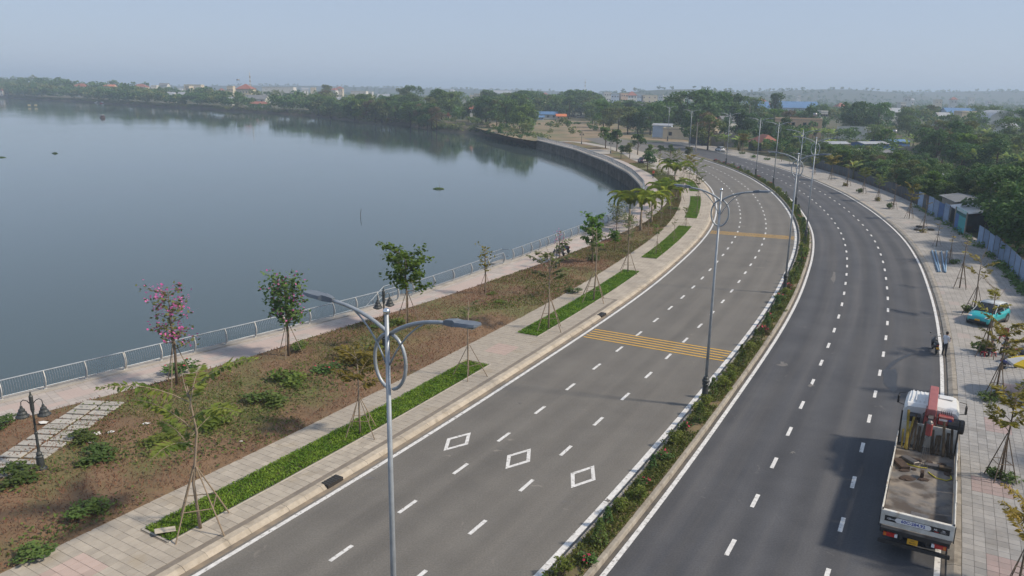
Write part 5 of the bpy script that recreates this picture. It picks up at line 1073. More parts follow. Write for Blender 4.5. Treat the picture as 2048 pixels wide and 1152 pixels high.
bpy.data.objects.remove(bpy.data.objects['parking_path'])
# ---- motorcycles
def make_bike(loc, rz, lb, body, plate=True, grp='parked motorcycles'):
    b_ = empty('motorcycle', loc, rz, lb, 'motorcycle', grp)
    for y in (-.62, .62):
        w_ = lathe_x(MB(), [(-.045, .20), (-.045, .25), (0, .285), (.045, .25), (.045, .20)], (0, y, .285), 16).build('wheel', M['rubber'], b_); lathe_x(MB(), [(-.02, .03), (-.02, .21), (.02, .21), (.02, .03)], (0, y, .285), 14).build('rim', M['rim'], w_)
    loft(MB(), [(-.85, [(0, .62), (.05, .62), (.06, .70), (0, .72)]), (-.6, [(0, .45), (.13, .50), (.13, .72), (0, .76)]), (-.2, [(0, .30), (.15, .36), (.14, .70), (0, .72)]), (.05, [(0, .26), (.14, .28), (.12, .40), (0, .42)]), (.28, [(0, .28), (.12, .30), (.12, .45), (0, .48)])]).build('body', body, b_, True)
    loft(MB(), [(.24, [(0, .30), (.16, .34), (.20, .70), (0, .92)]), (.36, [(0, .35), (.17, .4), (.20, .74), (0, .98)]), (.46, [(0, .5), (.10, .55), (.10, .85), (0, .96)])]).build('front_shield', body, b_, True)
    loft(MB(), [(-.78, [(0, .74), (.09, .74), (.09, .79), (0, .81)]), (-.3, [(0, .72), (.13, .73), (.12, .80), (0, .82)]), (.06, [(0, .68), (.09, .70), (.08, .74), (0, .76)])]).build('seat', M['blackp'], b_, True)
    MB().tube([(-.33, .30, 1.02), (-.12, .40, 1.0), (.12, .40, 1.0), (.33, .30, 1.02)], .018, 6).build('handlebar', M['steel'], b_); MB().tube([(.05, .38, .95), (.06, .62, .285)], .025, 6).tube([(-.05, .38, .95), (-.06, .62, .285)], .025, 6).build('fork', M['steel'], b_)
    for s in (-1, 1): MB().tube([(s * .26, .33, 1.02), (s * .30, .36, 1.18)], .008, 4).sphere((s * .31, .36, 1.22), (.05, .015, .035), 8, 5).build('mirror', M['blackp'], b_)
    MB().cbox((0, .44, .88), (.16, .08, .12), .03).build('head_light', M['lampwhite'], b_); MB().cbox((0, -.86, .70), (.14, .05, .07), .02).build('tail_light', M['lampred'], b_)
    MB().tube([(.12, -.25, .28), (.15, -.8, .38)], .04, 8).build('exhaust', M['steel'], b_); MB().tube([(-.05, -.05, .26), (-.28, -.1, .02)], .012, 4).build('side_stand', M['steel'], b_)
    if plate: MB().box((0, -.92, .52), (.19, .015, .14)).build('number_plate', plate if not isinstance(plate, bool) else M['plateW'], b_)
    MB().box((0, .62, .585), (.11, .42, .02)).box((0, -.66, .60), (.11, .36, .02)).build('mudguard', body, b_)
    return b_
bk = paint('bike_black', (0.02, 0.022, 0.028)); bb = paint('bike_blue', (0.02, 0.035, 0.16)); bg_ = paint('bike_grey', (0.10, 0.10, 0.12)); brd = paint('bike_red', (0.30, 0.02, 0.03))
q_ = at(1868, 703, 0); make_bike(q_, math.radians(-18), 'black motorcycle parked on the road beside the standing man', bk, M['plateY'])
make_bike(at(2018, 738, .165), math.radians(-70), 'dark blue motorcycle parked beside the parasol on the right pavement', bb)
make_bike(at(2034, 722, .165), math.radians(-62), 'grey motorcycle parked behind the dark blue one', bg_)
make_bike(at(1122, 510, .16), math.radians(20), 'nearer of two motorcycles parked on the lakeside promenade', bg_, True); make_bike(at(1130, 505, .16), math.radians(30), 'farther of two motorcycles parked on the lakeside promenade', bk, True)
# ---- people
def make_person(loc, rz, J, rad, mats_by, lb, hair=(0.012, 0.010, 0.009)):
    """J joints, rad radii; edges coloured by clothing; one continuous skinned body"""
    E = [('pel', 'sp1', 'shirt'), ('sp1', 'sp2', 'shirt'), ('sp2', 'nk', 'shirt'), ('nk', 'hd0', 'skin'), ('hd0', 'hd1', 'skin'),
         ('sp2', 'shL', 'shirt'), ('shL', 'elL', 'shirt'), ('elL', 'wrL', 'skin'), ('wrL', 'haL', 'skin'), ('sp2', 'shR', 'shirt'), ('shR', 'elR', 'shirt'), ('elR', 'wrR', 'skin'), ('wrR', 'haR', 'skin'),
         ('pel', 'hpL', 'trousers'), ('hpL', 'knL', 'trousers'), ('knL', 'anL', 'trousers'), ('anL', 'toL', 'shoe'), ('pel', 'hpR', 'trousers'), ('hpR', 'knR', 'trousers'), ('knR', 'anR', 'trousers'), ('anR', 'toR', 'shoe')]
    vs = dict(J); es = [(a, b_, c) for a, b_, c in E]
    # fingers
    for s in 'LR':
        h = Vector(J['ha' + s]); d = (h - Vector(J['wr' + s])).normalized(); side = d.cross(Vector((0, 0, 1))).normalized() if abs(d.z) < .95 else Vector((1, 0, 0))
        for i, (o_, L) in enumerate(((-.03, .065), (-.01, .075), (.01, .07), (.03, .055))):
            a = 'f%s%d' % (s, i); b2 = a + 'b'; vs[a] = tuple(h + side * o_ + d * L * .55); vs[b2] = tuple(h + side * o_ + d * L + Vector((0, 0, -.012))); rad[a] = .0095; rad[b2] = .0075; es += [('ha' + s, a, 'skin'), (a, b2, 'skin')]
        w_ = Vector(J['wr' + s]) * .6 + h * .4; a = 'th' + s; vs[a] = tuple(w_ + side * .05 + d * .035); rad[a] = .0095; es.append(('wr' + s, a, 'skin'))
    names = list(vs); idx = {n_: i for i, n_ in enumerate(names)}
    me = bpy.data.meshes.new('p'); me.from_pydata([vs[n_] for n_ in names], [(idx[a], idx[b_]) for a, b_, _ in es], [])
    o = bpy.data.objects.new('p', me); COL.objects.link(o); md = o.modifiers.new('skin', 'SKIN'); md.use_smooth_shade = True
    for i, n_ in enumerate(names):
        r_ = rad.get(n_) or rad.get(n_[:2]) or .03; r_ = r_ if hasattr(r_, '__len__') else (r_, r_); sv = me.skin_vertices[0].data[i]; sv.radius = r_; sv.use_root = (n_ == 'pel')
    o.modifiers.new('sub', 'SUBSURF').levels = 1; o.modifiers['sub'].render_levels = 1
    bpy.context.view_layer.update(); m2 = bpy.data.meshes.new_from_object(o.evaluated_get(bpy.context.evaluated_depsgraph_get())); bpy.data.objects.remove(o)
    order = ['skin', 'shirt', 'trousers', 'shoe']; m2.materials.clear()
    for k in order: m2.materials.append(mats_by[k])
    segs = [(np.array(vs[a]), np.array(vs[b_]), order.index(c)) for a, b_, c in es]
    for p in m2.polygons:
        c = np.array(p.center); best = (9, 0)
        for a, b_, k in segs:
            d = b_ - a; t_ = max(0, min(1, (c - a) @ d / (d @ d + 1e-9))); dd = np.linalg.norm(c - a - t_ * d)
            if dd < best[0]: best = (dd, k)
        p.material_index = best[1]; p.use_smooth = True
    P0 = link('person', m2, None, loc, rz); tag(P0, lb, 'person')
    hc = Vector(J['hd1']) * .72 + Vector(J['hd0']) * .28; hr = MB().sphere((hc.x, hc.y - .012, hc.z + .02), (.092, .108, .115), 12, 8); hr.v = [(x, y, max(z, hc.z + (.035 if y > hc.y + .02 else -.07))) for x, y, z in hr.v]; hr.build('hair', mat('hair_black', hair, None, .6), P0, True)
    for s in (-1, 1): MB().sphere((hc.x + s * .033, hc.y + .088, hc.z - .005), (.013, .008, .009), 8, 5).build('eye', M['ink'], P0); MB().sphere((hc.x + s * .09, hc.y - .005, hc.z - .02), (.015, .028, .036), 8, 5).build('ear', mats_by['skin'], P0)
    MB().add([(hc.x, hc.y + .088, hc.z + .0), (hc.x - .016, hc.y + .088, hc.z - .04), (hc.x + .016, hc.y + .088, hc.z - .04), (hc.x, hc.y + .118, hc.z - .035)], [(0, 1, 3), (0, 3, 2), (1, 2, 3)]).build('nose', mats_by['skin'], P0)
    MB().box((hc.x, hc.y + .085, hc.z - .062), (.045, .012, .01)).build('mouth', mat('lips', (.30, .10, .08), None, .5), P0)
    return P0
RAD = {'pel': (.155, .115), 'sp1': (.14, .105), 'sp2': (.165, .11), 'nk': .058, 'hd0': .075, 'hd1': .085, 'shL': .07, 'shR': .07, 'elL': .048, 'elR': .048, 'wrL': .033, 'wrR': .033, 'haL': (.042, .022), 'haR': (.042, .022), 'hpL': .095, 'hpR': .095, 'knL': .066, 'knR': .066, 'anL': .046, 'anR': .046, 'toL': .035, 'toR': .035}
STAND = {'pel': (0, 0, .94), 'sp1': (0, 0, 1.10), 'sp2': (0, 0, 1.36), 'nk': (0, .01, 1.50), 'hd0': (0, .03, 1.57), 'hd1': (0, .035, 1.68), 'shL': (-.19, 0, 1.40), 'shR': (.19, 0, 1.40), 'elL': (-.25, .02, 1.12), 'elR': (.24, .06, 1.12), 'wrL': (-.17, .22, 1.08), 'wrR': (.10, .27, 1.18), 'haL': (-.09, .27, 1.10), 'haR': (.03, .31, 1.22), 'hpL': (-.10, 0, .88), 'hpR': (.10, 0, .88), 'knL': (-.12, .02, .49), 'knR': (.12, .0, .49), 'anL': (-.13, -.01, .08), 'anR': (.14, -.01, .08), 'toL': (-.14, .15, .035), 'toR': (.16, .15, .035)}
SIT = {'pel': (0, 0, .40), 'sp1': (0, .02, .56), 'sp2': (0, .07, .82), 'nk': (0, .11, .95), 'hd0': (0, .14, 1.02), 'hd1': (0, .16, 1.13), 'shL': (-.19, .07, .86), 'shR': (.19, .07, .86), 'elL': (-.25, .22, .62), 'elR': (.25, .22, .62), 'wrL': (-.13, .42, .60), 'wrR': (.13, .42, .60), 'haL': (-.07, .48, .61), 'haR': (.07, .48, .61), 'hpL': (-.11, .03, .38), 'hpR': (.11, .03, .38), 'knL': (-.18, .42, .46), 'knR': (.18, .42, .46), 'anL': (-.17, .36, .08), 'anR': (.17, .36, .08), 'toL': (-.19, .51, .035), 'toR': (.19, .51, .035)}
skin = mat('skin_tan', (0.30, 0.165, 0.105), None, .55); shirtW = mat('shirt_white', (0.66, 0.67, 0.70), (0.55, 0.57, 0.62), .8, scale=6, bump=.3); trB = mat('trousers_black', (0.02, 0.021, 0.025), None, .8); shoeB = mat('shoe_black', (0.03, 0.03, 0.032), None, .5)
make_person(at(1887, 713, .005), math.radians(-70), STAND, dict(RAD), {'skin': skin, 'shirt': shirtW, 'trousers': trB, 'shoe': shoeB}, 'man in a white shirt and black trousers standing at the right edge line')
ph = Matrix.Rotation(math.radians(-70), 4, 'Z') @ Vector((.02, .37, 1.22)) + at(1887, 713, .005); tag(MB().cbox((0, 0, 0), (.075, .012, .15), .003).build('phone', M['blackp'], None, loc=ph, rz=math.radians(-70)), 'dark phone held by the man in the white shirt', 'phone')
dk = mat('cloth_dark_green', (0.03, 0.04, 0.035), None, .85); rd = mat('cloth_red', (0.30, 0.03, 0.045), None, .85); gy = mat('cloth_grey', (0.32, 0.34, 0.37), None, .85)
p1 = at(1984, 712, .165); make_person(p1, math.radians(95), SIT, dict(RAD), {'skin': skin, 'shirt': dk, 'trousers': trB, 'shoe': shoeB}, 'person in dark clothes sitting on a low stool under the ochre tree')
p2 = at(2012, 708, .165); make_person(p2, math.radians(120), SIT, dict(RAD), {'skin': skin, 'shirt': gy, 'trousers': trB, 'shoe': shoeB}, 'person in a grey top sitting left of the red table')
p3 = at(1306, 357, .2); make_person(p3, math.radians(140), STAND, dict(RAD), {'skin': skin, 'shirt': mat('cloth_orange_red', (0.55, 0.09, 0.05), None, .85), 'trousers': trB, 'shoe': shoeB}, 'person in an orange-red top standing on the promenade by the palms')
M['redplastic'] = mat('red_plastic', (0.38, 0.03, 0.04), (0.32, 0.025, 0.035), .4, scale=4)
def stool(loc, rz, lb, sc=1.0, back=False):
    e = empty('stool', loc, rz, lb, 'stool' if not back else 'chair', 'red plastic stools and chairs'); MB().cbox((0, 0, .29 * sc), (.34 * sc, .34 * sc, .035), .012).build('seat', M['redplastic'], e)
    for x in (-1, 1):
        for y in (-1, 1): MB().tube([(x * .17 * sc, y * .17 * sc, 0), (x * .13 * sc, y * .13 * sc, .29 * sc)], .025, 5).build('leg', M['redplastic'], e)
    if back: MB().cbox((0, -.17 * sc, .5 * sc), (.36 * sc, .03, .4 * sc), .01).build('backrest', M['redplastic'], e)
stool(p1, 1.6, 'red stool under the seated person in dark clothes'); stool(p2, 2.0, 'red stool under the seated person in the grey top')
stool(at(1968, 712, .165), .3, 'red stool standing left of the person in dark clothes'); stool(at(2005, 682, .165), 2.4, 'red plastic chair behind the turquoise car', 1.35, True)
e = empty('red_table', at(2043, 716, .165), .4, 'low red plastic table at the right edge of the picture', 'table'); MB().cbox((0, 0, .58), (.95, .65, .04), .015).build('tabletop', M['redplastic'], e)
for x in (-.42, .42):
    for y in (-.27, .27): MB().tube([(x, y, 0), (x * .95, y * .95, .58)], .03, 5).build('leg', M['redplastic'], e)
# parasol
M['cw'] = mat('parasol_white', (0.62, 0.64, 0.66), None, .8, trans=.2); M['cy'] = mat('parasol_yellow', (0.62, 0.46, 0.03), None, .8, trans=.2)
us = at(2052, 790, .165); e = empty('parasol', us, .2, 'white and yellow parasol at the right edge of the picture', 'parasol'); MB().tube([(0, 0, 0), (0, 0, 2.35)], .025, 6).build('pole', M['steel'], e); MB().lathe([(.28, 0), (.28, .08), (.06, .14)], 12).build('base', M['concrete'], e)
for k in range(8):
    a0, a1 = k * math.pi / 4, (k + 1) * math.pi / 4; rr = 1.25; v = [(0, 0, 2.4)] + [(rr * q2 * math.cos(a), rr * q2 * math.sin(a), 2.4 - .42 * q2 ** 1.3) for q2 in (.5, 1) for a in (a0, a1)]; v += [(rr * math.cos(a), rr * math.sin(a), 1.86) for a in (a0, a1)]
    MB().add(v, [(0, 1, 2), (1, 3, 4, 2), (3, 5, 6, 4)]).build('canopy_panel', M['cw'] if k % 2 else M['cy'], e); MB().tube([(0, 0, 2.38), (rr * math.cos(a0), rr * math.sin(a0), 1.97)], .01, 4).build('rib', M['steel'], e)
# pipes and tyres lying on the pavement
M['pipe'] = mat('blue_grey_pipe', (0.17, 0.28, 0.40), (0.14, 0.23, 0.34), .5, .1, scale=2)
for i, (a, b_) in enumerate((((1864, 501), (1877, 543)), ((1871, 501), (1880, 543)), ((1883, 503), (1889, 543)), ((1894, 502), (1891, 544)))):
    p, q_ = at(*a, .26), at(*b_, .26); tag(MB().tube([p, q_], .085, 10).build('lamp_pole_pipe', M['pipe'], None, True), 'blue-grey steel pole lying on the right pavement, %s from the kerb' % ordi(i), 'pole', 'steel poles lying on the pavement'); 
for i, (px, z, lb) in enumerate((((1834, 459), .27, 'old tyre lying left of the staked sapling on the right pavement'), ((1838, 453), .27, 'old tyre lying behind the staked sapling on the right pavement'), ((1862, 459), .27, 'old tyre lying right of the staked sapling on the right pavement'))):
    mb = MB(); n = 18
    pts = [(.3 * math.cos(a), .3 * math.sin(a), 0) for a in np.linspace(0, 2 * math.pi, n)]; mb.tube(pts, .105, 8, cap=False); o = mb.build('old_tyre', M['rubber'], None, True, at(px[0], px[1], z)); tag(o, lb, 'tyre', 'old tyres on the right pavement')
# ================================================================= right pavement trees
Z = {
 'ochre': Proto(make_young_tree(LEAF['olive'], M['bark'], 4.3, 31, 9, 1.5, 30, .32, .50, 4, .62, 1.95, M['stakeD'], bare=2)),
 'rust': Proto(make_young_tree(LEAF['rust'], M['bark'], 4.3, 33, 11, 1.55, 32, .32, .52, 4, .62, 1.95, M['stakeD'], bare=3)),
 'green': Proto(make_young_tree(LEAF['young'], M['bark'], 4.4, 35, 13, 1.4, 28, .34, .55, 4, .62, 1.9, M['stakeD'], bare=1)),
 'flat': Proto(make_young_tree(LEAF['olive'], M['bark'], 4.0, 37, 24, 1.7, 30, .34, .62, 4, .62, 1.9, M['stakeD'])),
 'few': Proto(make_young_tree(LEAF['olive'], M['bark'], 4.3, 41, 4, 1.3, 26, .30, .55, 4, .62, 1.95, M['stakeD'], bare=4)),
 'bare': Proto(make_young_tree(LEAF['rust'], M['bark'], 4.2, 39, 2, .9, 9, .26, .6, 4, .62, 1.9, M['stakeD'], bare=7)),
}
rt = [((2036, 1172), 1000, 'rust', 'staked young tree at the bottom right corner'), ((2000, 958), 770, 'rust', 'staked ochre-leaved tree beside the truck bed'), ((1990, 797), 640, 'rust', 'staked ochre-leaved tree beside the truck cab'), ((1970, 712), 570, 'few', 'staked young tree in front of the turquoise car'), ((1945, 631), 508, 'few', 'staked young tree behind the turquoise car'), ((1919, 576), 470, 'bare', 'staked young tree just beyond the lying blue poles'), ((1898, 527), 462, 'bare', 'thin leafless young tree beside the lying blue poles'), ((1873, 493), 440, 'bare', 'stake tripod with a cut sapling on the right pavement'), ((1845, 465), 395, 'bare', 'staked sapling with old tyres at its foot'),
 ((1818, 437), 368, 'ochre', 'staked tree before the pale blue sheet fence'), ((1786, 418), 362, 'bare', 'staked sapling with a grass tuft left of the blue fence'), ((1755, 402), 350, 'green', 'staked green tree, sixth from the far bushy yellow one'), ((1726, 387), 334, 'green', 'staked green tree with tall grass at its foot'), ((1694, 373), 317, 'bare', 'thin staked tree next to the bushy yellowish one'), ((1662, 360), 312, 'flat', 'bushy flat-topped yellowish staked tree on the right pavement'), ((1628, 350), 316, 'green', 'staked tree beside the grey tarpaulin shelter'), ((1563, 323), 290, 'bare', 'staked sapling left of the grey tarpaulin shelter'), ((1534, 318), 287, 'green', 'small staked tree on the far right pavement'), ((1510, 313), 283, 'green', 'small dark staked tree beside the red-roofed hut'), ((1484, 306), 268, 'flat', 'leafy tree left of the red-roofed hut'), ((1452, 303), 272, 'green', 'small tree right of the parked white car')]
for b_, ty, k, lb in rt:
    p = at(b_[0], b_[1], .17); pr = Z[k]; pr.put(p, (rng.uniform(0, 6.3), 2.7)[b_ == (1970, 712)], max(.5, min(1.5, height_for(p, ty) / pr.H)), lb, 'tree', 'staked young trees along the right pavement')
TUFT = [Proto(make_shrub(LEAF['shrub'], .8, .9, 71, 260, .20)), Proto(make_shrub(LEAF['olive'], .55, 1.0, 72, 240, .17)), Proto(make_shrub(LEAF['b'], .7, 1.2, 73, 300, .18))]
for b_, k, sc, lb in (((1980, 800), 2, 1.0, 'dark weed clump at the foot of the tree beside the truck cab'), ((1965, 705), 0, 1.3, 'leafy weeds round the stakes in front of the turquoise car'), ((2003, 958), 2, .9, 'weeds in the tree pit beside the truck bed'), ((1935, 625), 0, 1.0, 'bush at the foot of the tree behind the turquoise car'), ((1908, 527), 2, .9, 'green weeds beside the lying blue poles'), ((1778, 417), 0, 1.4, 'tall grass tuft at the foot of a bare sapling'), ((1720, 386), 0, 1.3, 'tall grass tuft left of a staked green tree'), ((1690, 372), 1, 1.2, 'low grass at the foot of the thin staked tree'), ((1755, 402), 1, 1.2, 'low grass round the stakes of a green tree'), ((1845, 465), 1, .9, 'dry grass between the stakes by the old tyres'), ((1507, 315), 2, 1.4, 'dark weeds on the far right pavement'), ((1484, 308), 2, 1.3, 'weeds at the foot of the leafy tree on the far right pavement'), ((1534, 320), 2, 1.2, 'dark bush on the far right pavement edge')):
    TUFT[k].put(at(b_[0], b_[1], .17), rng.uniform(0, 6.3), sc, lb, 'weeds', 'weeds in the right pavement tree pits')
# ================================================================= fences, sheds, walls along the right pavement
M['sheetB'] = mat('sheet_metal_pale_blue', (0.21, 0.30, 0.44), (0.17, 0.245, 0.36), .55, .2, scale=1.2, rand=.2, c3=(0.20, 0.18, 0.15), s3=1.1, t3=(.60, .72)); M['sheetD'] = mat('sheet_metal_dark', (0.07, 0.085, 0.10), (0.05, 0.055, 0.06), .6, .2, scale=1.2, rand=.25, c3=(0.09, 0.055, 0.035), s3=1.0, t3=(.52, .7)); M['sheetT'] = mat('sheet_metal_teal', (0.05, 0.33, 0.34), (0.04, 0.26, 0.28), .5, .1, scale=1.5); M['sheetBl'] = mat('sheet_metal_blue', (0.06, 0.15, 0.36), (0.05, 0.12, 0.28), .5, .1, scale=1.5, rand=.15)
M['roofZ'] = mat('zinc_roof', (0.42, 0.44, 0.46), (0.33, 0.34, 0.35), .45, .4, scale=.8, c3=(0.28, 0.22, 0.17), s3=.5, t3=(.58, .72)); M['roofBl'] = mat('blue_metal_roof', (0.09, 0.19, 0.36), (0.08, 0.16, 0.30), .5, .1, scale=.4); M['roofR'] = mat('red_tile_roof', (0.27, 0.095, 0.065), (0.21, 0.08, 0.055), .8, scale=.8); M['roofG'] = mat('grey_roof', (0.16, 0.17, 0.18), (0.12, 0.125, 0.13), .8, scale=.6); M['roofO'] = mat('orange_roof', (0.55, 0.17, 0.06), (0.45, 0.13, 0.05), .7, scale=.6)
M['plasterW'] = mat('plaster_white', (0.62, 0.61, 0.57), (0.52, 0.51, 0.47), .85, scale=.6, c3=(0.36, 0.34, 0.29), s3=.35, t3=(.58, .75)); M['plasterC'] = mat('plaster_cream', (0.58, 0.50, 0.36), (0.50, 0.43, 0.31), .85, scale=.6); M['plasterO'] = mat('plaster_orange', (0.66, 0.45, 0.30), (0.60, 0.40, 0.26), .85, scale=.5); M['conc2'] = mat('old_concrete_wall', (0.30, 0.27, 0.23), (0.22, 0.20, 0.17), .9, scale=.5, c3=(0.12, 0.11, 0.095), s3=.4, t3=(.55, .72)); M['plasterB'] = mat('plaster_pale_blue', (0.42, 0.50, 0.60), (0.36, 0.43, 0.52), .85, scale=.5)
def corr(L, H, amp=.02, pitch=.2):
    mb = MB(); n = int(L / pitch * 2); vs = []
    for i in range(n + 1):
        x = L * i / n; y = amp * (1 if i % 2 else -1); vs += [(x, y, 0), (x, y, H), (x, y + .012, H), (x, y + .012, 0)]
    fs = []
    for i in range(n):
        a = 4 * i; b_ = a + 4; fs += [(a, b_, b_ + 1, a + 1), (a + 1, b_ + 1, b_ + 2, a + 2), (a + 2, b_ + 2, b_ + 3, a + 3)]
    return mb.add(vs, fs)
def fence(name, s0, s1, off, H, m_, lb, pw=2.4, dark_gap=0.0, jit=.1):
    p0 = R(s0, off, .02); e = empty(name, p0, 0, lb, 'fence'); n = max(1, int((s1 - s0) / pw)); me_ = {}
    for i in range(n):
        a = Vector(R(s0 + i * (s1 - s0) / n, off)); b_ = Vector(R(s0 + (i + 1) * (s1 - s0) / n, off)); L = (b_ - a).length
        h = H + random.uniform(-jit, jit); mm = m_[i % len(m_)] if isinstance(m_, list) else m_
        o = corr(L - .03, h).build('panel', mm, e); o.location = a - Vector(p0); o.location.z = 0.0; o.rotation_euler = (random.uniform(-.02, .02), 0, math.atan2(b_.y - a.y, b_.x - a.x))
        MB().box((0, .06, (H + .1) / 2), (.06, .06, H + .1)).build('post', M['steel'], e, loc=(a - Vector(p0)).to_tuple())
    return e
fence('sheet_metal_fence', 84, 110.5, 20.6, 2.2, M['sheetB'], 'pale blue sheet-metal fence right of the open gate, in shade')
fence('sheet_metal_fence', 122.5, 138, 20.2, 2.6, [M['sheetB'], M['sheetBl'], M['sheetB'], M['sheetB'], M['sheetD']], 'tall pale and dark blue sheet-metal fence left of the teal gate')
fence('sheet_metal_fence', 138, 200, 21.2, 1.9, M['sheetD'], 'long dark sheet-metal fence behind the right pavement trees')
g_ = empty('teal_gate', R(116, 20.1, .02), Rang(116), 'teal and blue metal gate with barred top', 'gate')
for k, mm in enumerate((M['sheetT'], M['sheetT'], M['sheetBl'])): corr(1.75, 2.2).build('gate_leaf', mm, g_, loc=(-1.8 + k * 1.8, 0, 0))
for k in range(14): MB().tube([(-1.8 + k * .4, .02, 2.2), (-1.8 + k * .4, .02, 3.0)], .018, 4).build('bar', M['sheetT'], g_)
MB().tube([(-1.85, .02, 3.0), (3.6, .02, 3.0)], .025, 5).build('top_rail', M['sheetT'], g_)
for x in (-1.95, 3.7): MB().box((x, .05, 1.5), (.14, .14, 3.0)).build('post', M['conc2'], g_)
def gable(name, loc, rz, L, W_, H, rise, mw, mr, lb, nwin=0, door=False, over=.4, cat='shed', grp=None, hip=False, storeys=1, stripes=False):
    e = empty(name, loc, rz, lb, cat, grp); w2, l2 = W_ / 2, L / 2
    mb = MB(); mb.add([(-l2, -w2, -.1), (l2, -w2, -.1), (l2, w2, -.1), (-l2, w2, -.1), (-l2, -w2, H), (l2, -w2, H), (l2, w2, H), (-l2, w2, H), (-l2, 0, H + (0 if hip else rise)), (l2, 0, H + (0 if hip else rise))],
        [(0, 1, 5, 4), (2, 3, 7, 6), (1, 2, 6, 9, 5), (3, 0, 4, 8, 7)]); mb.build('wall', mw, e)
    ro = MB(); t_ = .08; k = rise / w2; hw = w2 + over; hl = l2 + over; zz = H - over * k; ins = (min(l2, w2) if hip else 0)
    for s in (-1, 1):
        a = [(-hl, s * hw, zz), (hl, s * hw, zz), (hl - ins, 0, H + rise), (-hl + ins, 0, H + rise)]; v = a + [(x, y, z + t_) for x, y, z in a]
        ro.add(v, [(0, 1, 2, 3), (7, 6, 5, 4), (0, 4, 5, 1), (1, 5, 6, 2), (2, 6, 7, 3), (3, 7, 4, 0)])
        if hip:
            a = [(s * hl, -hw, zz), (s * hl, hw, zz), (s * (hl - ins), 0, H + rise)]; v = a + [(x, y, z + t_) for x, y, z in a]; ro.add(v, [(0, 1, 2), (5, 4, 3), (0, 3, 4, 1), (1, 4, 5, 2), (2, 5, 3, 0)])
    ro.build('roof', mr, e)
    for st in range(storeys):
        for i in range(nwin):
            for s in (-1, 1):
                x = -l2 + L * (i + .5) / nwin; zc = (st + .55) * H / storeys; f = MB().box((x, s * (w2 + .02), zc), (min(1.3, L / nwin * .55), .08, min(1.4, H / storeys * .45))).build('window', M['plasterW'] if mw is not M['plasterW'] else M['conc2'], e); MB().box((x, s * (w2 + .045), zc), (min(1.1, L / nwin * .46), .05, min(1.2, H / storeys * .38))).build('pane', M['glass'], f)
    if door: MB().box((l2 * .3, -w2 - .03, 1.0), (.95, .06, 2.0)).build('door', M['barkD'], e)
    return e
def flat(name, loc, rz, L, W_, H, mw, lb, nwin=2, storeys=1, parapet=.5, cat='house', extra=None, grp=None):
    e = empty(name, loc, rz, lb, cat, grp); MB().box((0, 0, H / 2 - .05), (L, W_, H + .1)).build('wall', mw, e)
    MB().box((0, 0, H + .06), (L + .3, W_ + .3, .14)).build('roof', M['conc2'], e)
    for x, y, a, b_ in ((0, W_ / 2, L + .2, .15), (0, -W_ / 2, L + .2, .15), (L / 2, 0, .15, W_ - .16), (-L / 2, 0, .15, W_ - .16)): MB().box((x, y, H + .13 + parapet / 2), (a, b_, parapet)).build('parapet', mw, e)
    for st in range(storeys):
        for i in range(nwin):
            for s in (-1, 1):
                x = -L / 2 + L * (i + .5) / nwin; zc = (st + .55) * H / storeys; f = MB().box((x, s * (W_ / 2 + .02), zc), (1.3, .08, 1.4)).build('window', M['conc2'], e); MB().box((x, s * (W_ / 2 + .045), zc), (1.1, .05, 1.2)).build('pane', M['glass'], f)
    return e
def wpos(px, py, z=0.0): return at(px, py, z)
# by depth: roof ridges seen above the shrubs; at() with the height of the roof puts each where it stands
def at_depth(px, d):
    """ground point in the direction of picture column px at distance d ahead"""
    k = (px - 1024) / FPX; return Vector((k * d * math.cos(PITCH) * 1.0 * 1.02, d, 0))
gable('tin_shed', R(121.5, 23.5, 0), Rang(121.5), 8.0, 4.8, 2.35, .4, M['sheetD'], M['roofZ'], 'tin-roofed shed behind the teal gate', cat='shed')
gable('tin_shed', R(131, 24.6, 0), Rang(131), 7.5, 4.4, 2.6, .35, M['conc2'], M['roofG'], 'grey-roofed shed behind the tall blue fence', cat='shed')
for px, py, z, L, W_, H, mw, mr, rz, lb in ((1740, 285, 3.0, 9, 6, 2.8, 'sheetBl', 'roofZ', .3, 'long tin-roofed shed among the banana plants'), (1718, 300, 2.8, 7, 5, 2.6, 'conc2', 'roofZ', .2, 'low tin-roofed hut behind the bushy yellowish tree'), (1668, 285, 3.0, 7, 5, 2.8, 'plasterB', 'roofZ', .2, 'blue-grey tin-roofed hut above the street lamps'), (1675, 307, 2.6, 6, 4, 2.4, 'conc2', 'roofZ', .1, 'pale-roofed lean-to behind the bushy yellowish tree'), (1780, 281, 3.2, 10, 6, 3, 'sheetBl', 'roofBl', .25, 'blue-roofed shed below the water tank'), (1748, 302, 2.8, 8, 5, 2.6, 'conc2', 'roofG', .3, 'grey-roofed hut in the banana grove'), (1878, 350, 2.6, 5, 4, 2.4, 'conc2', 'roofZ', .3, 'small tin-roofed hut half hidden by shrubs')):
    s_ = at(px, py, z); gable('tin_hut', (s_.x, s_.y, 0), rz, L, W_, H, .5, M[mw], M[mr], lb, 1, True)
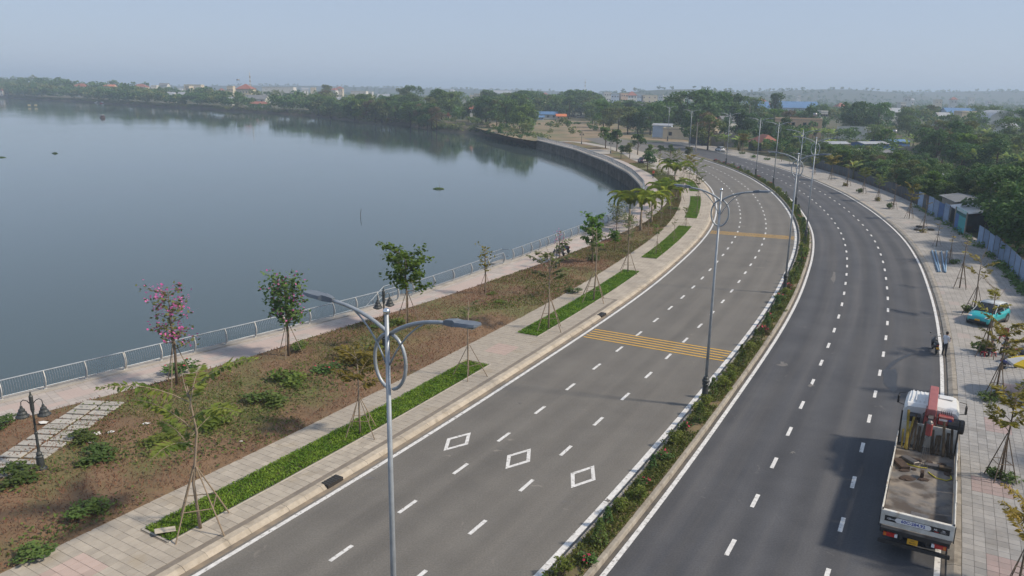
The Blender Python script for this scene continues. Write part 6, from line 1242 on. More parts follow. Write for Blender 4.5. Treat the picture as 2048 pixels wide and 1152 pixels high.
# grey tarpaulin shelter
s_ = at(1606, 332, 0.1); e = empty('tarpaulin_shelter', s_, Rang(Rso(s_)[0]), 'grey tarpaulin shelter on posts behind the far right pavement', 'shelter'); M['tarp'] = mat('grey_tarpaulin', (0.42, 0.44, 0.46), (0.33, 0.35, 0.38), .7, scale=1)
MB().add([(-4, -2, 2.3), (4, -2, 2.2), (4, 2, 2.9), (-4, 2, 3.0), (-4, -2, 2.36), (4, -2, 2.26), (4, 2, 2.96), (-4, 2, 3.06)], [(3, 2, 1, 0), (4, 5, 6, 7), (0, 1, 5, 4), (1, 2, 6, 5), (2, 3, 7, 6), (3, 0, 4, 7)]).build('tarpaulin', M['tarp'], e)
for x in (-3.8, 0, 3.8):
    for y, h in ((-1.9, 2.3), (1.9, 2.9)): MB().tube([(x, y, 0), (x, y, h)], .04, 5).build('post', M['steel'], e)
# walls
def wall_run(name, a, b_, H, m_, lb, th_=.2, posts=3.0, z0=-.1):
    a, b_ = Vector(a), Vector(b_); L = (b_ - a).length; e = empty(name, a, math.atan2(b_.y - a.y, b_.x - a.x), lb, 'wall'); n = max(1, int(L / posts))
    for i in range(n): MB().box((L * (i + .5) / n, 0, H / 2 + z0 / 2), (L / n - .2, th_ * .7, H - z0)).build('panel', m_, e)
    for i in range(n + 1): MB().box((L * i / n, 0, H / 2 + .05), (.22, th_, H + .1)).build('post', m_, e)
    MB().box((L / 2, 0, H + .13), (L, th_ * 1.2, .06)).build('coping', m_, e); return e
a = at(1672, 278, .0); wall_run('concrete_wall', (a.x, a.y, 0), (a.x + 15, a.y - 4, 0), 5.0, M['plasterW'], 'tall pale concrete wall with dark posts above the banana plants', posts=5)
a = at(1790, 308, .0); wall_run('concrete_wall', (a.x, a.y, 0), (a.x + 20, a.y - 14, 0), 2.4, M['conc2'], 'long low concrete wall in the middle of the right-hand gardens')
a = at(1962, 366, .0); wall_run('cream_wall', (a.x, a.y, 0), (a.x + 13, a.y - 4, 0), 3.2, M['plasterC'], 'cream wall half hidden by dark trees at the right edge')
a = at(2016, 284, .0); wall_run('concrete_wall', (a.x, a.y, 0), (a.x + 30, a.y - 4, 0), 3.0, M['plasterW'], 'pale wall at the right edge of the picture among banana plants')
a = at(1422, 292, .0); wall_run('concrete_wall', (a.x, a.y, 0), (a.x + 8, a.y - 5, 0), 4.2, M['conc2'], 'concrete wall beside the parked white car', posts=4)
a = at(1378, 288, .0); b_ = at(1415, 293, 0); wall_run('dark_wall', a, b_, 2.6, M['sheetD'], 'dark blue-grey wall beside the far bend')
# buildings round the bend
s_ = at(1360, 279, 0); flat('yellow_building', (s_.x, s_.y + 3, 0), -.35, 11, 5, 3.6, M['plasterC'], 'low yellow-ochre building by the far bend', 2); gable('tin_shed', at(1347, 277, 0) + Vector((-3, 7, 0)), -.3, 7, 5, 4.6, .6, M['plasterB'], M['roofZ'], 'pale shed with a tin roof beside the yellow building')
s_ = at(1500, 303, 0); s_ = Vector((s_.x + 6, s_.y + 6, 0)); gable('red_roof_hut', s_, Rang(Rso(s_)[0]), 9, 6, 2.6, 2.2, M['sheetD'], M['roofR'], 'hut with a steep red roof behind the far right pavement', hip=True)
s_ = at(1585, 262, 3.0); flat('orange_house', (s_.x + 4, s_.y + 6, 0), -.25, 17, 8, 7.2, M['plasterO'], 'flat-roofed orange house with a rooftop tank behind the trees', 4, 2); s_2 = Vector((s_.x + 10, s_.y + 5, 7.3))
def tank(loc, lb, h=2.2, r_=.55):
    e = empty('water_tank', loc, 0, lb, 'water tank'); lathe = MB().lathe([(r_ * .7, h - .05), (r_, h + .1), (r_, h + 1.1), (r_ * .75, h + 1.35), (.15, h + 1.42)], 14); lathe.build('tank', M['rim'], e, True)
    for x in (-1, 1):
        for y in (-1, 1): MB().tube([(x * r_ * .8, y * r_ * .8, -.05), (x * r_ * .65, y * r_ * .65, h)], .05, 5).build('leg', M['steel'], e)
    MB().box((0, 0, h - .03), (r_ * 2, r_ * 2, .06)).build('platform', M['steel'], e)
tank(s_2, 'silver water tank on the orange house roof', 1.2, .8)
s_ = at(1789, 268, 3.5); tank((s_.x, s_.y, 0), 'silver water tank on legs above the right-hand gardens', 3.6, .8)
s_ = at(1425, 252, 4); gable('red_roof_house', (s_.x, s_.y + 5, 0), .3, 9, 7, 5.0, 3.0, M['plasterC'], M['roofR'], 'house with a steep dark red roof right of the far bend', 3, True, cat='house', hip=True, storeys=2); s_ = at(1455, 247, 5); gable('grey_house', (s_.x + 3, s_.y + 6, 0), .2, 10, 7, 6, 1.8, M['plasterW'], M['roofG'], 'white house with a grey roof behind the far street lamp', 3, cat='house')
# utility poles
def upole(px, py, ty, lb):
    p = at(px, py, 0); h = height_for(p, ty); e = empty('utility_pole', p, 0, lb, 'utility pole', 'concrete utility poles'); MB().tube([(0, 0, -.3), (0, 0, h)], [.17, .11], 8).build('pole', M['conc2'], e); MB().box((0, 0, h - .5), (1.6, .1, .12)).build('cross_arm', M['steel'], e)
upole(1391, 304, 247, 'pale concrete utility pole beside the ninth street lamp'); upole(1494, 280, 208, 'dark thin utility pole among the trees behind the red-roofed hut'); 
e = empty('small_lamp_post', R(117.5, 23.2, 0), .6, 'thin grey post with a small white lamp behind the teal gate', 'lamp post'); MB().tube([(0, 0, 0), (0, 0, 6.3)], [.06, .04], 6).tube([(0, 0, 6.2), (.5, 0, 6.4)], .03, 5).build('post', M['steel'], e); MB().sphere((.6, 0, 6.4), (.28, .14, .10)).build('lamp', M['lampwhite'], e)
# ================================================================= far ground: field, path, turning area, hills
def poly_sheet(name, pxs, z, m_, sub=0):
    pts = [at(x, y, z) for x, y in pxs]; t_ = tessellate_polygon([pts]); me = bpy.data.meshes.new(name); me.from_pydata([tuple(p) for p in pts], [], [tuple(a) for a in t_]); me.materials.append(m_); me.update()
    if sum(p.normal.z * p.area for p in me.polygons) < 0: me.flip_normals()
    u = me.uv_layers.new(name='UVMap'); u.data.foreach_set('uv', np.array([me.vertices[l.vertex_index].co[:2] for l in me.loops], np.float32).ravel()); return struct(link(name, me))
poly_sheet('dirt_field', [(1066, 281.5), (1110, 283), (1180, 283), (1250, 279), (1320, 281), (1360, 290), (1405, 294), (1398, 287), (1340, 272), (1270, 252), (1200, 243), (1080, 240), (1000, 243), (950, 255), (985, 265), (1030, 276)], 0.0, M['dirt'])
poly_sheet('turning_area', [(1168, 277), (1200, 288), (1252, 303), (1300, 316), (1340, 306), (1310, 294), (1258, 281), (1215, 274)], 0.012, M['asphL'])
lp = [at(x, y, .15) for x, y in ((1120, 283), (1158, 285), (1187, 290), (1225, 297), (1258, 308), (1276, 320), (1300, 329), (1322, 338), (1340, 352))]
LPATH = Path([(p.x, p.y) for p in lp], 2.0); struct(sheet('lakeside_path', [[LPATH.P(a, o_, .29) for o_ in (-1.8, 0, 1.8)] for a in np.arange(0, LPATH.len, 1.5)], M['concrete']))
tag(sheet('path_pad', [[at(x, y, .27) for x in (1176, 1195, 1222)] for y in (299, 303, 308)], M['concrete']), kind='structure')
def hill_z(x, y):
    b_ = 0.0
    for cx, cy, sx, sy, h in ((330, 1560, 190, 160, 24), (620, 1900, 330, 220, 21), (860, 2050, 210, 200, 20), (1500, 2300, 520, 260, 34), (1900, 1900, 420, 260, 26), (-60, 2300, 600, 200, 16), (-700, 2600, 600, 250, 20), (1200, 2700, 900, 250, 28)):
        b_ += h * math.exp(-((x - cx) / sx) ** 2 - ((y - cy) / sy) ** 2)
    return b_
xs_ = np.linspace(-2300, 3300, 90); ys_ = np.linspace(1150, 3400, 46)
M['hill'] = mat('hill_forest_ground', (0.022, 0.034, 0.014), (0.036, 0.046, 0.02), .95, scale=.02, detail=8, space='World')
struct(sheet('hills', [[(x, y, -1.5 + hill_z(x, y)) for x in xs_] for y in ys_], M['hill']))
# ================================================================= far buildings
def gp(px, d):
    lo, hi = 150.0, 1150.0
    for _ in range(40):
        m_ = (lo + hi) / 2; v = _f + (px - 1024) / FPX * _r - (m_ - 576) / FPX * _u
        if v[2] >= 0 or -CAM_H / v[2] * v[1] > d: lo = m_
        else: hi = m_
    return at(px, (lo + hi) / 2, 0)
CLEAR = []     # picture boxes kept free by nearer trees: x0, x1, lowest visible row, distance
def far_house(px, ytop, d, wpx, lb, style='red', depth=9, clear=None, storeys=2, rz=0.0, nwin=3, cat='house', grp='houses across the lake'):
    p = gp(px, d); h = height_for(p, ytop); L = wpx / px_per_m(p)
    st = {'red': ('plasterC', 'roofR'), 'redW': ('plasterW', 'roofR'), 'grey': ('plasterW', 'roofG'), 'blue': ('plasterB', 'roofBl'), 'blueW': ('plasterW', 'roofBl'), 'zinc': ('plasterW', 'roofZ'), 'orange': ('plasterO', 'roofO'), 'white': ('plasterW', None), 'cream': ('plasterC', None), 'bluep': ('plasterB', None), 'orangef': ('plasterO', None)}[style]
    if st[1] is None: o = flat('flat_roofed_house', p, rz, L, depth, h - .7, M[st[0]], lb, nwin, storeys, .6, cat, grp=grp)
    else:
        rise = min(h * .35, depth * .28); o = gable('gabled_house', p, rz, L, depth, h - rise, rise, M[st[0]], M[st[1]], lb, nwin, False, .6, cat, grp, style in ('red', 'redW'), storeys)
    if clear: CLEAR.append((px - wpx * .4, px + wpx * .4, ytop + clear * (.5 if d > 600 and px < 1200 else .9), d - depth / 2))
    return o
H_ = far_house
H_(494, 168, 790, 30, 'large house with a broad red roof below the radio mast', 'red', 16, 16, nwin=5)
H_(165, 167, 1010, 26, 'white house with a red roof across the lake, left of the boats', 'redW', 12, 8); H_(4, 176, 1020, 14, 'red-roofed house at the left edge of the far shore', 'redW', 10, 10); H_(222, 169, 1150, 22, 'long orange-roofed house above the far shore trees', 'orange', 10, 4); H_(284, 168, 1050, 26, 'pinkish red-roofed house across the lake, right of the boats', 'red', 12, 10)
H_(331, 166, 1150, 16, 'house with steep white gables across the lake', 'grey', 12, 8); H_(390, 169, 1150, 34, 'long tan building above the far shore', 'cream', 12, 8, 2, 0, 6); H_(345, 184, 780, 14, 'white hut roof in the far shore trees', 'zinc', 8, 5); H_(366, 184, 800, 12, 'second white hut roof in the far shore trees', 'zinc', 8, 5); H_(464, 172, 900, 12, 'small cream house left of the broad red roof', 'cream', 8, 6); H_(460, 194, 700, 16, 'white-roofed hut above the green spit', 'zinc', 8, 4); H_(515, 190, 690, 42, 'large dark grey roofed building right of the green spit', 'grey', 14, 16)
H_(560, 174, 1000, 62, 'long white factory wall right of the radio mast', 'white', 14, 8, 1, 0, 8); H_(518, 203, 640, 40, 'low red-roofed hall at the lake bank', 'redW', 8, 6, 1); H_(720, 182, 800, 30, 'bright white house above the middle of the far shore', 'white', 12, 10); H_(680, 195, 620, 12, 'small white building in the far shore trees', 'zinc', 8, 8); H_(680, 173, 1200, 14, 'distant pinkish house above the far trees', 'red', 10, 4); H_(768, 188, 760, 22, 'pale green roofed house behind the far shore trees', 'zinc', 9, 4)
H_(1005, 181, 1250, 34, 'long white roof on the horizon above the dirt field', 'zinc', 14, 6); H_(945, 190, 1000, 10, 'small yellow-white house far behind the lakeside trees', 'cream', 9, 6); H_(945, 210, 420, 9, 'white house corner with a red roof beside the lakeside trees', 'redW', 6, 24); H_(1095, 223, 490, 36, 'blue and white shed with a tin roof beyond the dirt field', 'blueW', 8, 14, 1); H_(1122, 228, 480, 18, 'hut with a bright orange roof beyond the dirt field', 'orange', 7, 12, 1); H_(893, 224, 430, 14, 'dark hut with a red roof on the lake bank', 'red', 6, 10, 1); H_(1078, 231, 470, 18, 'blue tin-roofed lean-to left of the orange hut', 'blue', 6, 8, 1); H_(1160, 232, 520, 16, 'white house behind the trees of the dirt field', 'white', 8, 10, 1)
# the little town behind the trees
for i, (px, yt, wd, st, lb) in enumerate(((1213, 184, 14, 'white', 'white town house at the left end of the far row'), (1228, 188, 16, 'bluep', 'pale blue town house in the far row'), (1246, 186, 14, 'orangef', 'orange-walled town house in the far row'), (1262, 183, 18, 'redW', 'town house with red gables in the far row'), (1277, 189, 12, 'bluep', 'narrow blue-grey town house in the far row'), (1296, 190, 32, 'cream', 'wide tan flat-roofed block in the far row'), (1338, 192, 22, 'white', 'white block right of the tan one in the far row'), (1358, 188, 16, 'cream', 'cream block at the right end of the far row'))):
    H_(px, yt, 900, wd, lb, st, 14, 14, 3, 0, 3, 'house', 'town houses in the far row')
H_(1518, 196, 620, 34, 'long red-roofed warehouse behind the blue ones', 'redW', 16, 12, 1, -.1, 4, 'warehouse', 'warehouses behind the trees'); H_(1512, 203, 560, 38, 'white warehouse with a blue gable', 'blueW', 18, 10, 1, -.1, 4, 'warehouse', 'warehouses behind the trees'); H_(1588, 203, 580, 78, 'large bright blue-roofed warehouse', 'blue', 22, 14, 1, -.1, 7, 'warehouse', 'warehouses behind the trees'); H_(1640, 221, 430, 14, 'small white house left of the two big round trees', 'white', 8, 8); H_(1678, 206, 640, 16, 'white house with a red roof left of the round trees', 'redW', 9, 8); H_(1785, 216, 560, 24, 'white shed right of the two big round trees', 'zinc', 9, 8); H_(1800, 205, 700, 10, 'distant white house with a rooftop tank', 'white', 8, 6); H_(1732, 214, 580, 10, 'white house between the two big round trees', 'white', 8, 6); H_(1914, 216, 480, 62, 'blue-roofed hall in the right distance', 'blue', 14, 6, 1); H_(1880, 225, 430, 22, 'white-roofed hut left of the blue-roofed hall', 'zinc', 8, 5, 1); H_(1925, 222, 420, 28, 'tan wall right below the blue-roofed hall', 'cream', 8, 6, 1); H_(2010, 246, 300, 22, 'small white hut below the rounded hangar', 'zinc', 6, 6, 1)
tiny = sorted(rng.uniform(300, 2000, 26))
for i, px in enumerate(tiny):
    hy = 163.5 + px * .0154; d = rng.uniform(850, 1350); H_(px, hy + rng.uniform(1, 9), d, rng.uniform(6, 13), 'tiny pale house on the hazy horizon, %s from the left' % ordi(i), ('white', 'zinc', 'cream', 'redW', 'white')[i % 5], 9, 6, 2, rng.uniform(-.3, .3), 2, 'house', 'tiny houses on the horizon')
# rounded hangar
p = gp(1990, 400); L = 62 / px_per_m(p); e = empty('hangar', p, -.15, 'white hangar with a rounded roof in the right distance', 'hangar'); hh = height_for(p, 221); prof = [(-L / 2, 0)] + [(-L / 2 * math.cos(a), hh * .45 + hh * .55 * math.sin(a)) for a in np.linspace(0, math.pi, 11)] + [(L / 2, 0)]
n = len(prof); MB().add([(x, y, z) for y in (-9, 9) for x, z in prof], [tuple(range(n)), tuple(range(2 * n - 1, n - 1, -1))]).build('wall', M['plasterW'], e); MB().add([(x * k_, y, z + .05) for y in (-9.3, 9.3) for x, z in prof for k_ in (1.01,)], [(i, i + n, i + n + 1, i + 1) for i in range(n - 1)]).build('roof', M['roofZ'], e); CLEAR.append((1955, 2022, 246, 390))
# radio masts
def mast(px, d, ytop, wd, lb):
    p = gp(px, d); h = height_for(p, ytop); e = empty('radio_mast', p, .3, lb, 'mast'); mb = MB(); cs_ = [(wd * math.cos(a), wd * math.sin(a)) for a in (0.5, 2.6, 4.7)]
    for x, y in cs_: mb.tube([(x, y, 0), (x * .35, y * .35, h)], wd * .10, 4, cap=False)
    for k in range(14):
        z0, z1 = h * k / 14, h * (k + 1) / 14; f0, f1 = 1 - .65 * k / 14, 1 - .65 * (k + 1) / 14
        for i in range(3): a, b_ = cs_[i], cs_[(i + 1) % 3]; mb.tube([(a[0] * f0, a[1] * f0, z0), (b_[0] * f1, b_[1] * f1, z1)], wd * .06, 3, cap=False)
    mb.build('lattice', M['plasterW'], e); MB().tube([(0, 0, h), (0, 0, h * 1.08)], wd * .06, 4).build('antenna', M['plasterW'], e)
    for z in (.72, .86): MB().box((0, 0, h * z), (wd * 1.1, wd * 1.1, h * .05)).build('antenna_panel', M['conc2'], e)
mast(503, 800, 145, 1.1, 'white radio mast rising behind the broad red roof'); mast(1169, 1150, 158, .9, 'thin radio mast on the horizon left of the far row of town houses')
p = gp(491, 815); tank((p.x - 6, p.y, height_for(p, 166)), 'rooftop water tanks left of the radio mast', 2.5, 1.6)
# ================================================================= trees
CLEAR += [(1595, 1668, 282, at(1640, 283, 0).y - 2), (1912, 1962, 342, at(1935, 344, 0).y - 2), (1990, 2046, 326, at(2020, 330, 0).y - 2), (1690, 1722, 345, at(1705, 350, 0).y - 2), (1790, 1830, 296, at(1810, 300, 0).y - 2), (1660, 1760, 288, at(1710, 292, 0).y - 2)]
CLEAR += [(1872, 2000, 424, 96), (1836, 1885, 440, 100)]
TR = [Proto(make_tree('broadleaf_tree', LEAF[c], M['barkD'], 10, 100 + i, 2400, sp_, nb, lf, gap=gp_)) for i, (c, sp_, nb, lf, gp_) in enumerate((('a', .36, 12, .62, .24), ('b', .40, 13, .60, .20), ('b', .30, 10, .62, .26), ('c', .36, 11, .58, .22), ('a', .42, 14, .6, .18), ('d', .30, 10, .46, .30), ('bright', .34, 11, .6, .24), ('a', .22, 10, .55, .15)))]
SPEC = []   # x, y, z, H, proto, zone
def limit(p, H):
    """trees in front of a kept-clear view stay below it"""
    x, yt = proj((p[0], p[1], p[2] + H)); half = H * .36 * px_per_m(p)
    for x0, x1, yl, d in CLEAR:
        if p[1] < d and x + half * .7 > x0 and x - half * .7 < x1:
            h2 = height_for(p, yl); H = min(H, h2)
    return H
def add_tree(p, H, k, zone, fixed=False):
    if not fixed: H = limit(p, H)
    if H > 1.6: SPEC.append((p[0], p[1], p[2], H, k, zone))
# far shore rows
for row, (off, step, h0, h1) in enumerate(((1.0, 4.8, 8.5, 11.5), (12, 6.5, 8.5, 14), (26, 9, 10, 18), (60, 17, 10, 19), (100, 24, 10, 19), (150, 30, 9, 18))):
    a = 40.0 if row == 0 else 60.0
    while a < SHORE.len:
        x, y, _ = SHORE.P(a, off + rng.normal(0, 1.5 + row))
        pxx = proj((x, y, 0))[0]
        if y > 1500 or pxx < -60: break
        dd = y; f = 1.0 + max(0, (y - 450)) / 1500
        bare = row == 0 and (880 < pxx < 1045)
        if not bare: add_tree((x, y, -2.3 if row == 0 else -.1), rng.uniform(h0, h1) * f + (2.4 if row == 0 else 0), int(rng.choice(7, p=[.17, .25, .14, .20, .10, .07, .07])), 'shore')
        else: add_tree((x, y, -1.0), rng.uniform(2.5, 4.5), int(rng.choice([0, 3, 5])), 'bank')
        a += step * rng.uniform(.7, 1.3) * (1 + y / 2500)
# treeline behind the dirt field
for px in np.arange(955, 1345, 7.5):
    for d, h0, h1 in ((500, 10, 14), (530, 12, 17), (570, 13, 18)):
        p = gp(px + rng.uniform(-6, 6), d + rng.uniform(-12, 12) - (60 if px > 1250 else 0)); add_tree((p.x, p.y, 0), rng.uniform(h0, h1), int(rng.choice(6, p=[.3, .25, .1, .2, .1, .05])), 'field')
for px, py, yt, k in ((1140, 262, 236, 6), (1112, 258, 246, 2), (1050, 271, 243, 5), (1062, 262, 245, 3), (1100, 270, 255, 5), (1145, 275, 250, 5), (1180, 262, 240, 6), (1192, 268, 248, 0), (1155, 255, 240, 2), (1012, 268, 243, 1), (1000, 275, 252, 0), (980, 272, 254, 0), (1020, 279, 258, 1), (1040, 282, 262, 4), (1056, 281, 264, 0), (1120, 262, 232, 3), (1205, 262, 225, 3), (1218, 262, 212, 3), (1185, 248, 205, 1)):
    p = at(px, py, 0); add_tree((p.x, p.y, -.1), height_for(p, yt), k, 'fieldtree', True)
# trees round the bend and in the right-hand gardens
for px, py, yt, k in ((1255, 268, 210, 3), (1275, 268, 215, 0), (1300, 270, 205, 4), (1320, 268, 200, 1), (1343, 262, 190, 2), (1370, 268, 178, 4), (1395, 268, 176, 0), (1420, 265, 178, 4), (1440, 262, 182, 0), (1404, 292, 222, 5), (1390, 288, 215, 0), (1415, 300, 226, 3), (1470, 285, 215, 0), (1490, 285, 222, 4), (1520, 290, 236, 0), (1540, 292, 240, 4), (1545, 250, 184, 7), (1470, 262, 186, 0), (1500, 258, 192, 1), (1565, 285, 233, 7), (1580, 300, 258, 0), (1600, 300, 256, 1), (1480, 300, 258, 1), (1530, 305, 266, 6), (1555, 307, 270, 1),
 (1620, 268, 212, 0), (1650, 262, 228, 4), (1707, 272, 200, 4), (1753, 272, 202, 4), (1700, 262, 214, 1), (1690, 285, 246, 0), (1740, 282, 250, 3), (1775, 278, 248, 3), (1770, 290, 262, 0), (1812, 268, 214, 4), (1835, 280, 240, 1), (1850, 262, 220, 0), (1880, 300, 238, 3), (1905, 320, 240, 0), (1850, 318, 252, 4), (1870, 330, 258, 0), (1930, 318, 238, 3), (1945, 278, 222, 1), (1975, 332, 262, 0), (1900, 335, 262, 4), (1955, 340, 270, 3), (1990, 352, 276, 0), (1925, 345, 282, 4), (2020, 300, 232, 1), (2040, 280, 216, 0), (1960, 270, 230, 7), (2045, 330, 262, 3),
 (1945, 408, 322, 4), (1915, 400, 338, 0), (1970, 420, 330, 4), (1890, 395, 345, 1), (1860, 385, 338, 0), (1835, 375, 330, 4), (1805, 368, 325, 1), (1780, 358, 315, 0), (1755, 352, 318, 3), (1730, 345, 308, 0), (1705, 336, 300, 1), (1685, 330, 296, 6), (1650, 322, 290, 0), (1630, 316, 284, 1), (1600, 312, 280, 3), (1570, 308, 276, 0), (1990, 455, 335, 0), (2015, 470, 330, 4), (2040, 480, 340, 0), (2005, 430, 325, 4), (2050, 440, 330, 1), (2075, 500, 330, 0), (2055, 505, 360, 0), (2032, 503, 352, 4), (2078, 532, 352, 4), (1985, 412, 340, 1), (2030, 400, 318, 0)):
    p = at(px, py, 0); add_tree((p.x, p.y, -.1), height_for(p, yt), k, 'garden', True)
i = 0
while i < 260:
    d = rng.uniform(110, 620); px = rng.uniform(1560 if d < 230 else 1260, 2090); p = gp(px, d); s_, o_ = Rso(p); i += 1
    if d < 330 and o_ < 27: continue
    if 1290 < px < 1420 and d < 330: continue
    add_tree((p.x, p.y, -.1), rng.uniform(3.2, 5.5) if d < 170 else rng.uniform(5, 9) if d < 330 else rng.uniform(8, 13), int(rng.choice(8, p=[.15, .24, .1, .17, .10, .06, .12, .06])), 'garden')
for i in range(120):
    s_ = rng.uniform(128, 225); o_ = 22.8 + 16 * rng.random() ** 1.5; x, y, _ = R(s_, o_)
    if 117 < s_ < 136 and o_ < 28: continue
    if s_ > 205 and o_ < 27: continue
    add_tree((x, y, -.1), rng.uniform(3.2, 5.6), int(rng.choice(8, p=[.2, .26, .08, .16, .14, .02, .10, .04])), 'garden')
for i in range(60):
    s_ = rng.uniform(198, 262); o_ = 25.5 + 22 * rng.random() ** 1.4; x, y, _ = R(s_, o_); q2 = proj((x, y, 0))
    if abs(q2[0] - 1506) < 26 and o_ < 34: continue
    if abs(q2[0] - 1606) < 24 and o_ < 29: continue
    add_tree((x, y, -.1), rng.uniform(3.0, 5.2), int(rng.choice(8, p=[.2, .26, .08, .16, .14, .02, .10, .04])), 'garden')
# shade trees right of the picture, beside the parked truck
for x, y, h, k in ((33.5, 20.5, 9.0, 4), (36, 30, 9.5, 4), (40, 39, 10, 0), (47, 47, 10.5, 4), (30, 12, 9, 0), (53, 57, 11, 0)):
    add_tree((x, y, -.1), h, k, 'kerb', True)
def seen(t_):
    x, y = proj((t_[0], t_[1], t_[2] + t_[3] * .6)); return -80 < x < 2130 and t_[1] > 5
def pxsize(t_): return t_[3] * px_per_m(t_[:3])
SPEC.sort(key=lambda t_: -pxsize(t_))
near, rest = SPEC[:300], SPEC[300:]
KD = ['dark green', 'mid green', 'slender green', 'olive', 'broad dark', 'dry brownish', 'bright green', 'narrow dark']
def where(t_):
    x = proj((t_[0], t_[1], t_[2]))[0]; z = t_[5]
    if z == 'shore': return 'on the far shore, ' + ('at the left edge' if x < 130 else 'behind the boats' if x < 300 else 'left of the radio mast' if x < 490 else 'right of the radio mast' if x < 660 else 'below the bright white house' if x < 780 else 'left of the dirt field'), 'trees on the far lake shore'
    if z == 'bank': return 'on the low bank beside the sea wall end', 'trees on the low lake bank'
    if z == 'field': return 'in the wood behind the dirt field' if x < 1200 else 'in the wood below the far row of town houses', 'trees behind the dirt field'
    if z == 'fieldtree': return 'standing in the dirt field', 'trees in the dirt field'
    if z == 'kerb': return 'shading the pavement beside the parked truck', 'trees beside the parked truck'
    if x < 1460: return 'round the far bend of the road', 'trees in the right-hand gardens'
    if x < 1640: return 'behind the red-roofed hut', 'trees in the right-hand gardens'
    if x < 1800: return 'behind the bushy yellowish street tree', 'trees in the right-hand gardens'
    if x < 1930: return 'behind the tall blue fence', 'trees in the right-hand gardens'
    return 'behind the pale blue fence at the right edge', 'trees in the right-hand gardens'
tot = {}
for t_ in near:
    k = (t_[4], where(t_)[0]); tot[k] = tot.get(k, 0) + 1
groups_ = {}
for t_ in near: groups_.setdefault((t_[4], where(t_)[0]), []).append(t_)
for (k, wh), L in groups_.items():
    L.sort(key=lambda t_: proj(t_[:3])[0])
    for i, t_ in enumerate(L):
        lb = '%s tree %s' % (KD[k], wh) + ('' if len(L) == 1 else ', %s of %d' % (ordi(i), len(L)))
        pr = TR[k]; sc = t_[3] / pr.H; pr.put(t_[:3], rng.uniform(0, 6.3), (sc * rng.uniform(.9, 1.15), sc * rng.uniform(.9, 1.15), sc), lb, 'tree', where(t_)[1])
# the rest, and the woods that reach to the horizon, as one mass
V = {0: [], 1: [], 2: []}
def mass_tree(x, y, z, H, k, nq, seed, lf=.13):
    g = np.random.default_rng(seed); z0_, z1_ = (.35, .8) if lf < .2 else (.1, .6); bl = [(g.normal(0, H * .2), g.normal(0, H * .2), H * g.uniform(z0_, z1_), H * g.uniform(.16, .26)) for _ in range(6)]
    C = blob_points(nq, bl, seed); q_ = leaf_quads(C, H * lf, H * lf * .7, seed=seed) + np.array([x, y, z]); V[k].append(q_)
for i, t_ in enumerate(rest): mass_tree(t_[0], t_[1], t_[2], t_[3], {0: 0, 4: 0, 7: 0, 1: 1, 2: 1, 6: 1, 3: 2, 5: 2}[t_[4]], 220, 2000 + i)
for i in range(2600):
    u = rng.random(); d = 640 + 2300 * u ** 1.3; px = rng.uniform(-40, 2090); p = gp(px, d)
    if px < 1000 and d < 1150: continue
    H = rng.uniform(7, 11); H = limit((p.x, p.y, 0), H) if d < 1150 else H
    if H < 2: continue
    z = hill_z(p.x, p.y) - 1.5 if d > 1150 else -.2
    mass_tree(p.x, p.y, max(-.5, z), H, int(rng.choice(3, p=[.5, .35, .15])), 90, 5000 + i, .24)
for k, nm, lf in ((0, 'dark', 'a'), (1, 'mid green', 'b'), (2, 'olive', 'c')):
    tag(link('far_woods', quads_mesh('far_woods', np.concatenate(V[k]), LEAF[lf])), 'hazy %s woods stretching to the horizon' % nm, 'woods', kind='stuff')
# undergrowth of the gardens and the banks
def under(n, fn, hmin, hmax, leaf, m_, lb, seed):
    g = np.random.default_rng(seed); C = []
    for i in range(n):
        p = fn(g)
        if p is None: continue
        h = g.uniform(hmin, hmax); m2 = 26; d = g.normal(size=(m2, 3)); d /= np.linalg.norm(d, axis=1)[:, None]; d[:, 2] = abs(d[:, 2]); C.append(np.array([p[0], p[1], p[2]]) + d * np.array([h * .9, h * .9, h]) * g.uniform(.4, 1.1, (m2, 1)))
    C = np.concatenate(C); tag(link('undergrowth', quads_mesh('undergrowth', leaf_quads(C, leaf, leaf * .65, seed=seed), m_)), lb, 'undergrowth', kind='stuff')
def f_garden(g):
    d = 95 + 330 * g.random() ** 1.4; px = g.uniform(1500, 2090) if d < 230 else g.uniform(1260, 2090); p = gp(px, d); s_, o_ = Rso(p)
    if o_ < (23.2 if s_ < 200 else 26) : return None
    if px < 1440 and d < 330: return None
    return (p.x, p.y, -.1)
under(1500, f_garden, .9, 2.0, .55, LEAF['a'], 'dark green undergrowth filling the right-hand gardens', 301); under(1000, f_garden, .8, 1.9, .5, LEAF['b'], 'mid green undergrowth filling the right-hand gardens', 302); under(420, f_garden, .7, 1.5, .5, LEAF['young'], 'light green weeds in the right-hand gardens', 304)
def f_bank(g):
    a = g.uniform(10, 1100); x, y, _ = SHORE.P(a, g.uniform(.3, 6)); return (x, y, -2.2 + g.uniform(0, 1.4))
under(2600, f_bank, .9, 2.6, .8, LEAF['c'], 'scrub along the far lake bank', 303)
def f_bank2(g):
    a = g.uniform(3, 150); x, y, _ = SHORE.P(a, g.uniform(-.3, 5)); return (x, y, -2.6 + g.uniform(0, 2.0))
under(420, f_bank2, .7, 1.9, .6, LEAF['a'], 'dark bushes on the low bank where the sea wall ends', 306)
def f_near(g):
    a = g.uniform(70, 98) if g.random() < .5 else g.uniform(84, 140); x, y, _ = R(a, g.uniform(19.8, 20.4) if a > 84 else g.uniform(19.6, 27)); return (x, y, 0)
under(160, f_near, .35, .9, .3, LEAF['b'], 'weeds along the edge of the right pavement', 305)
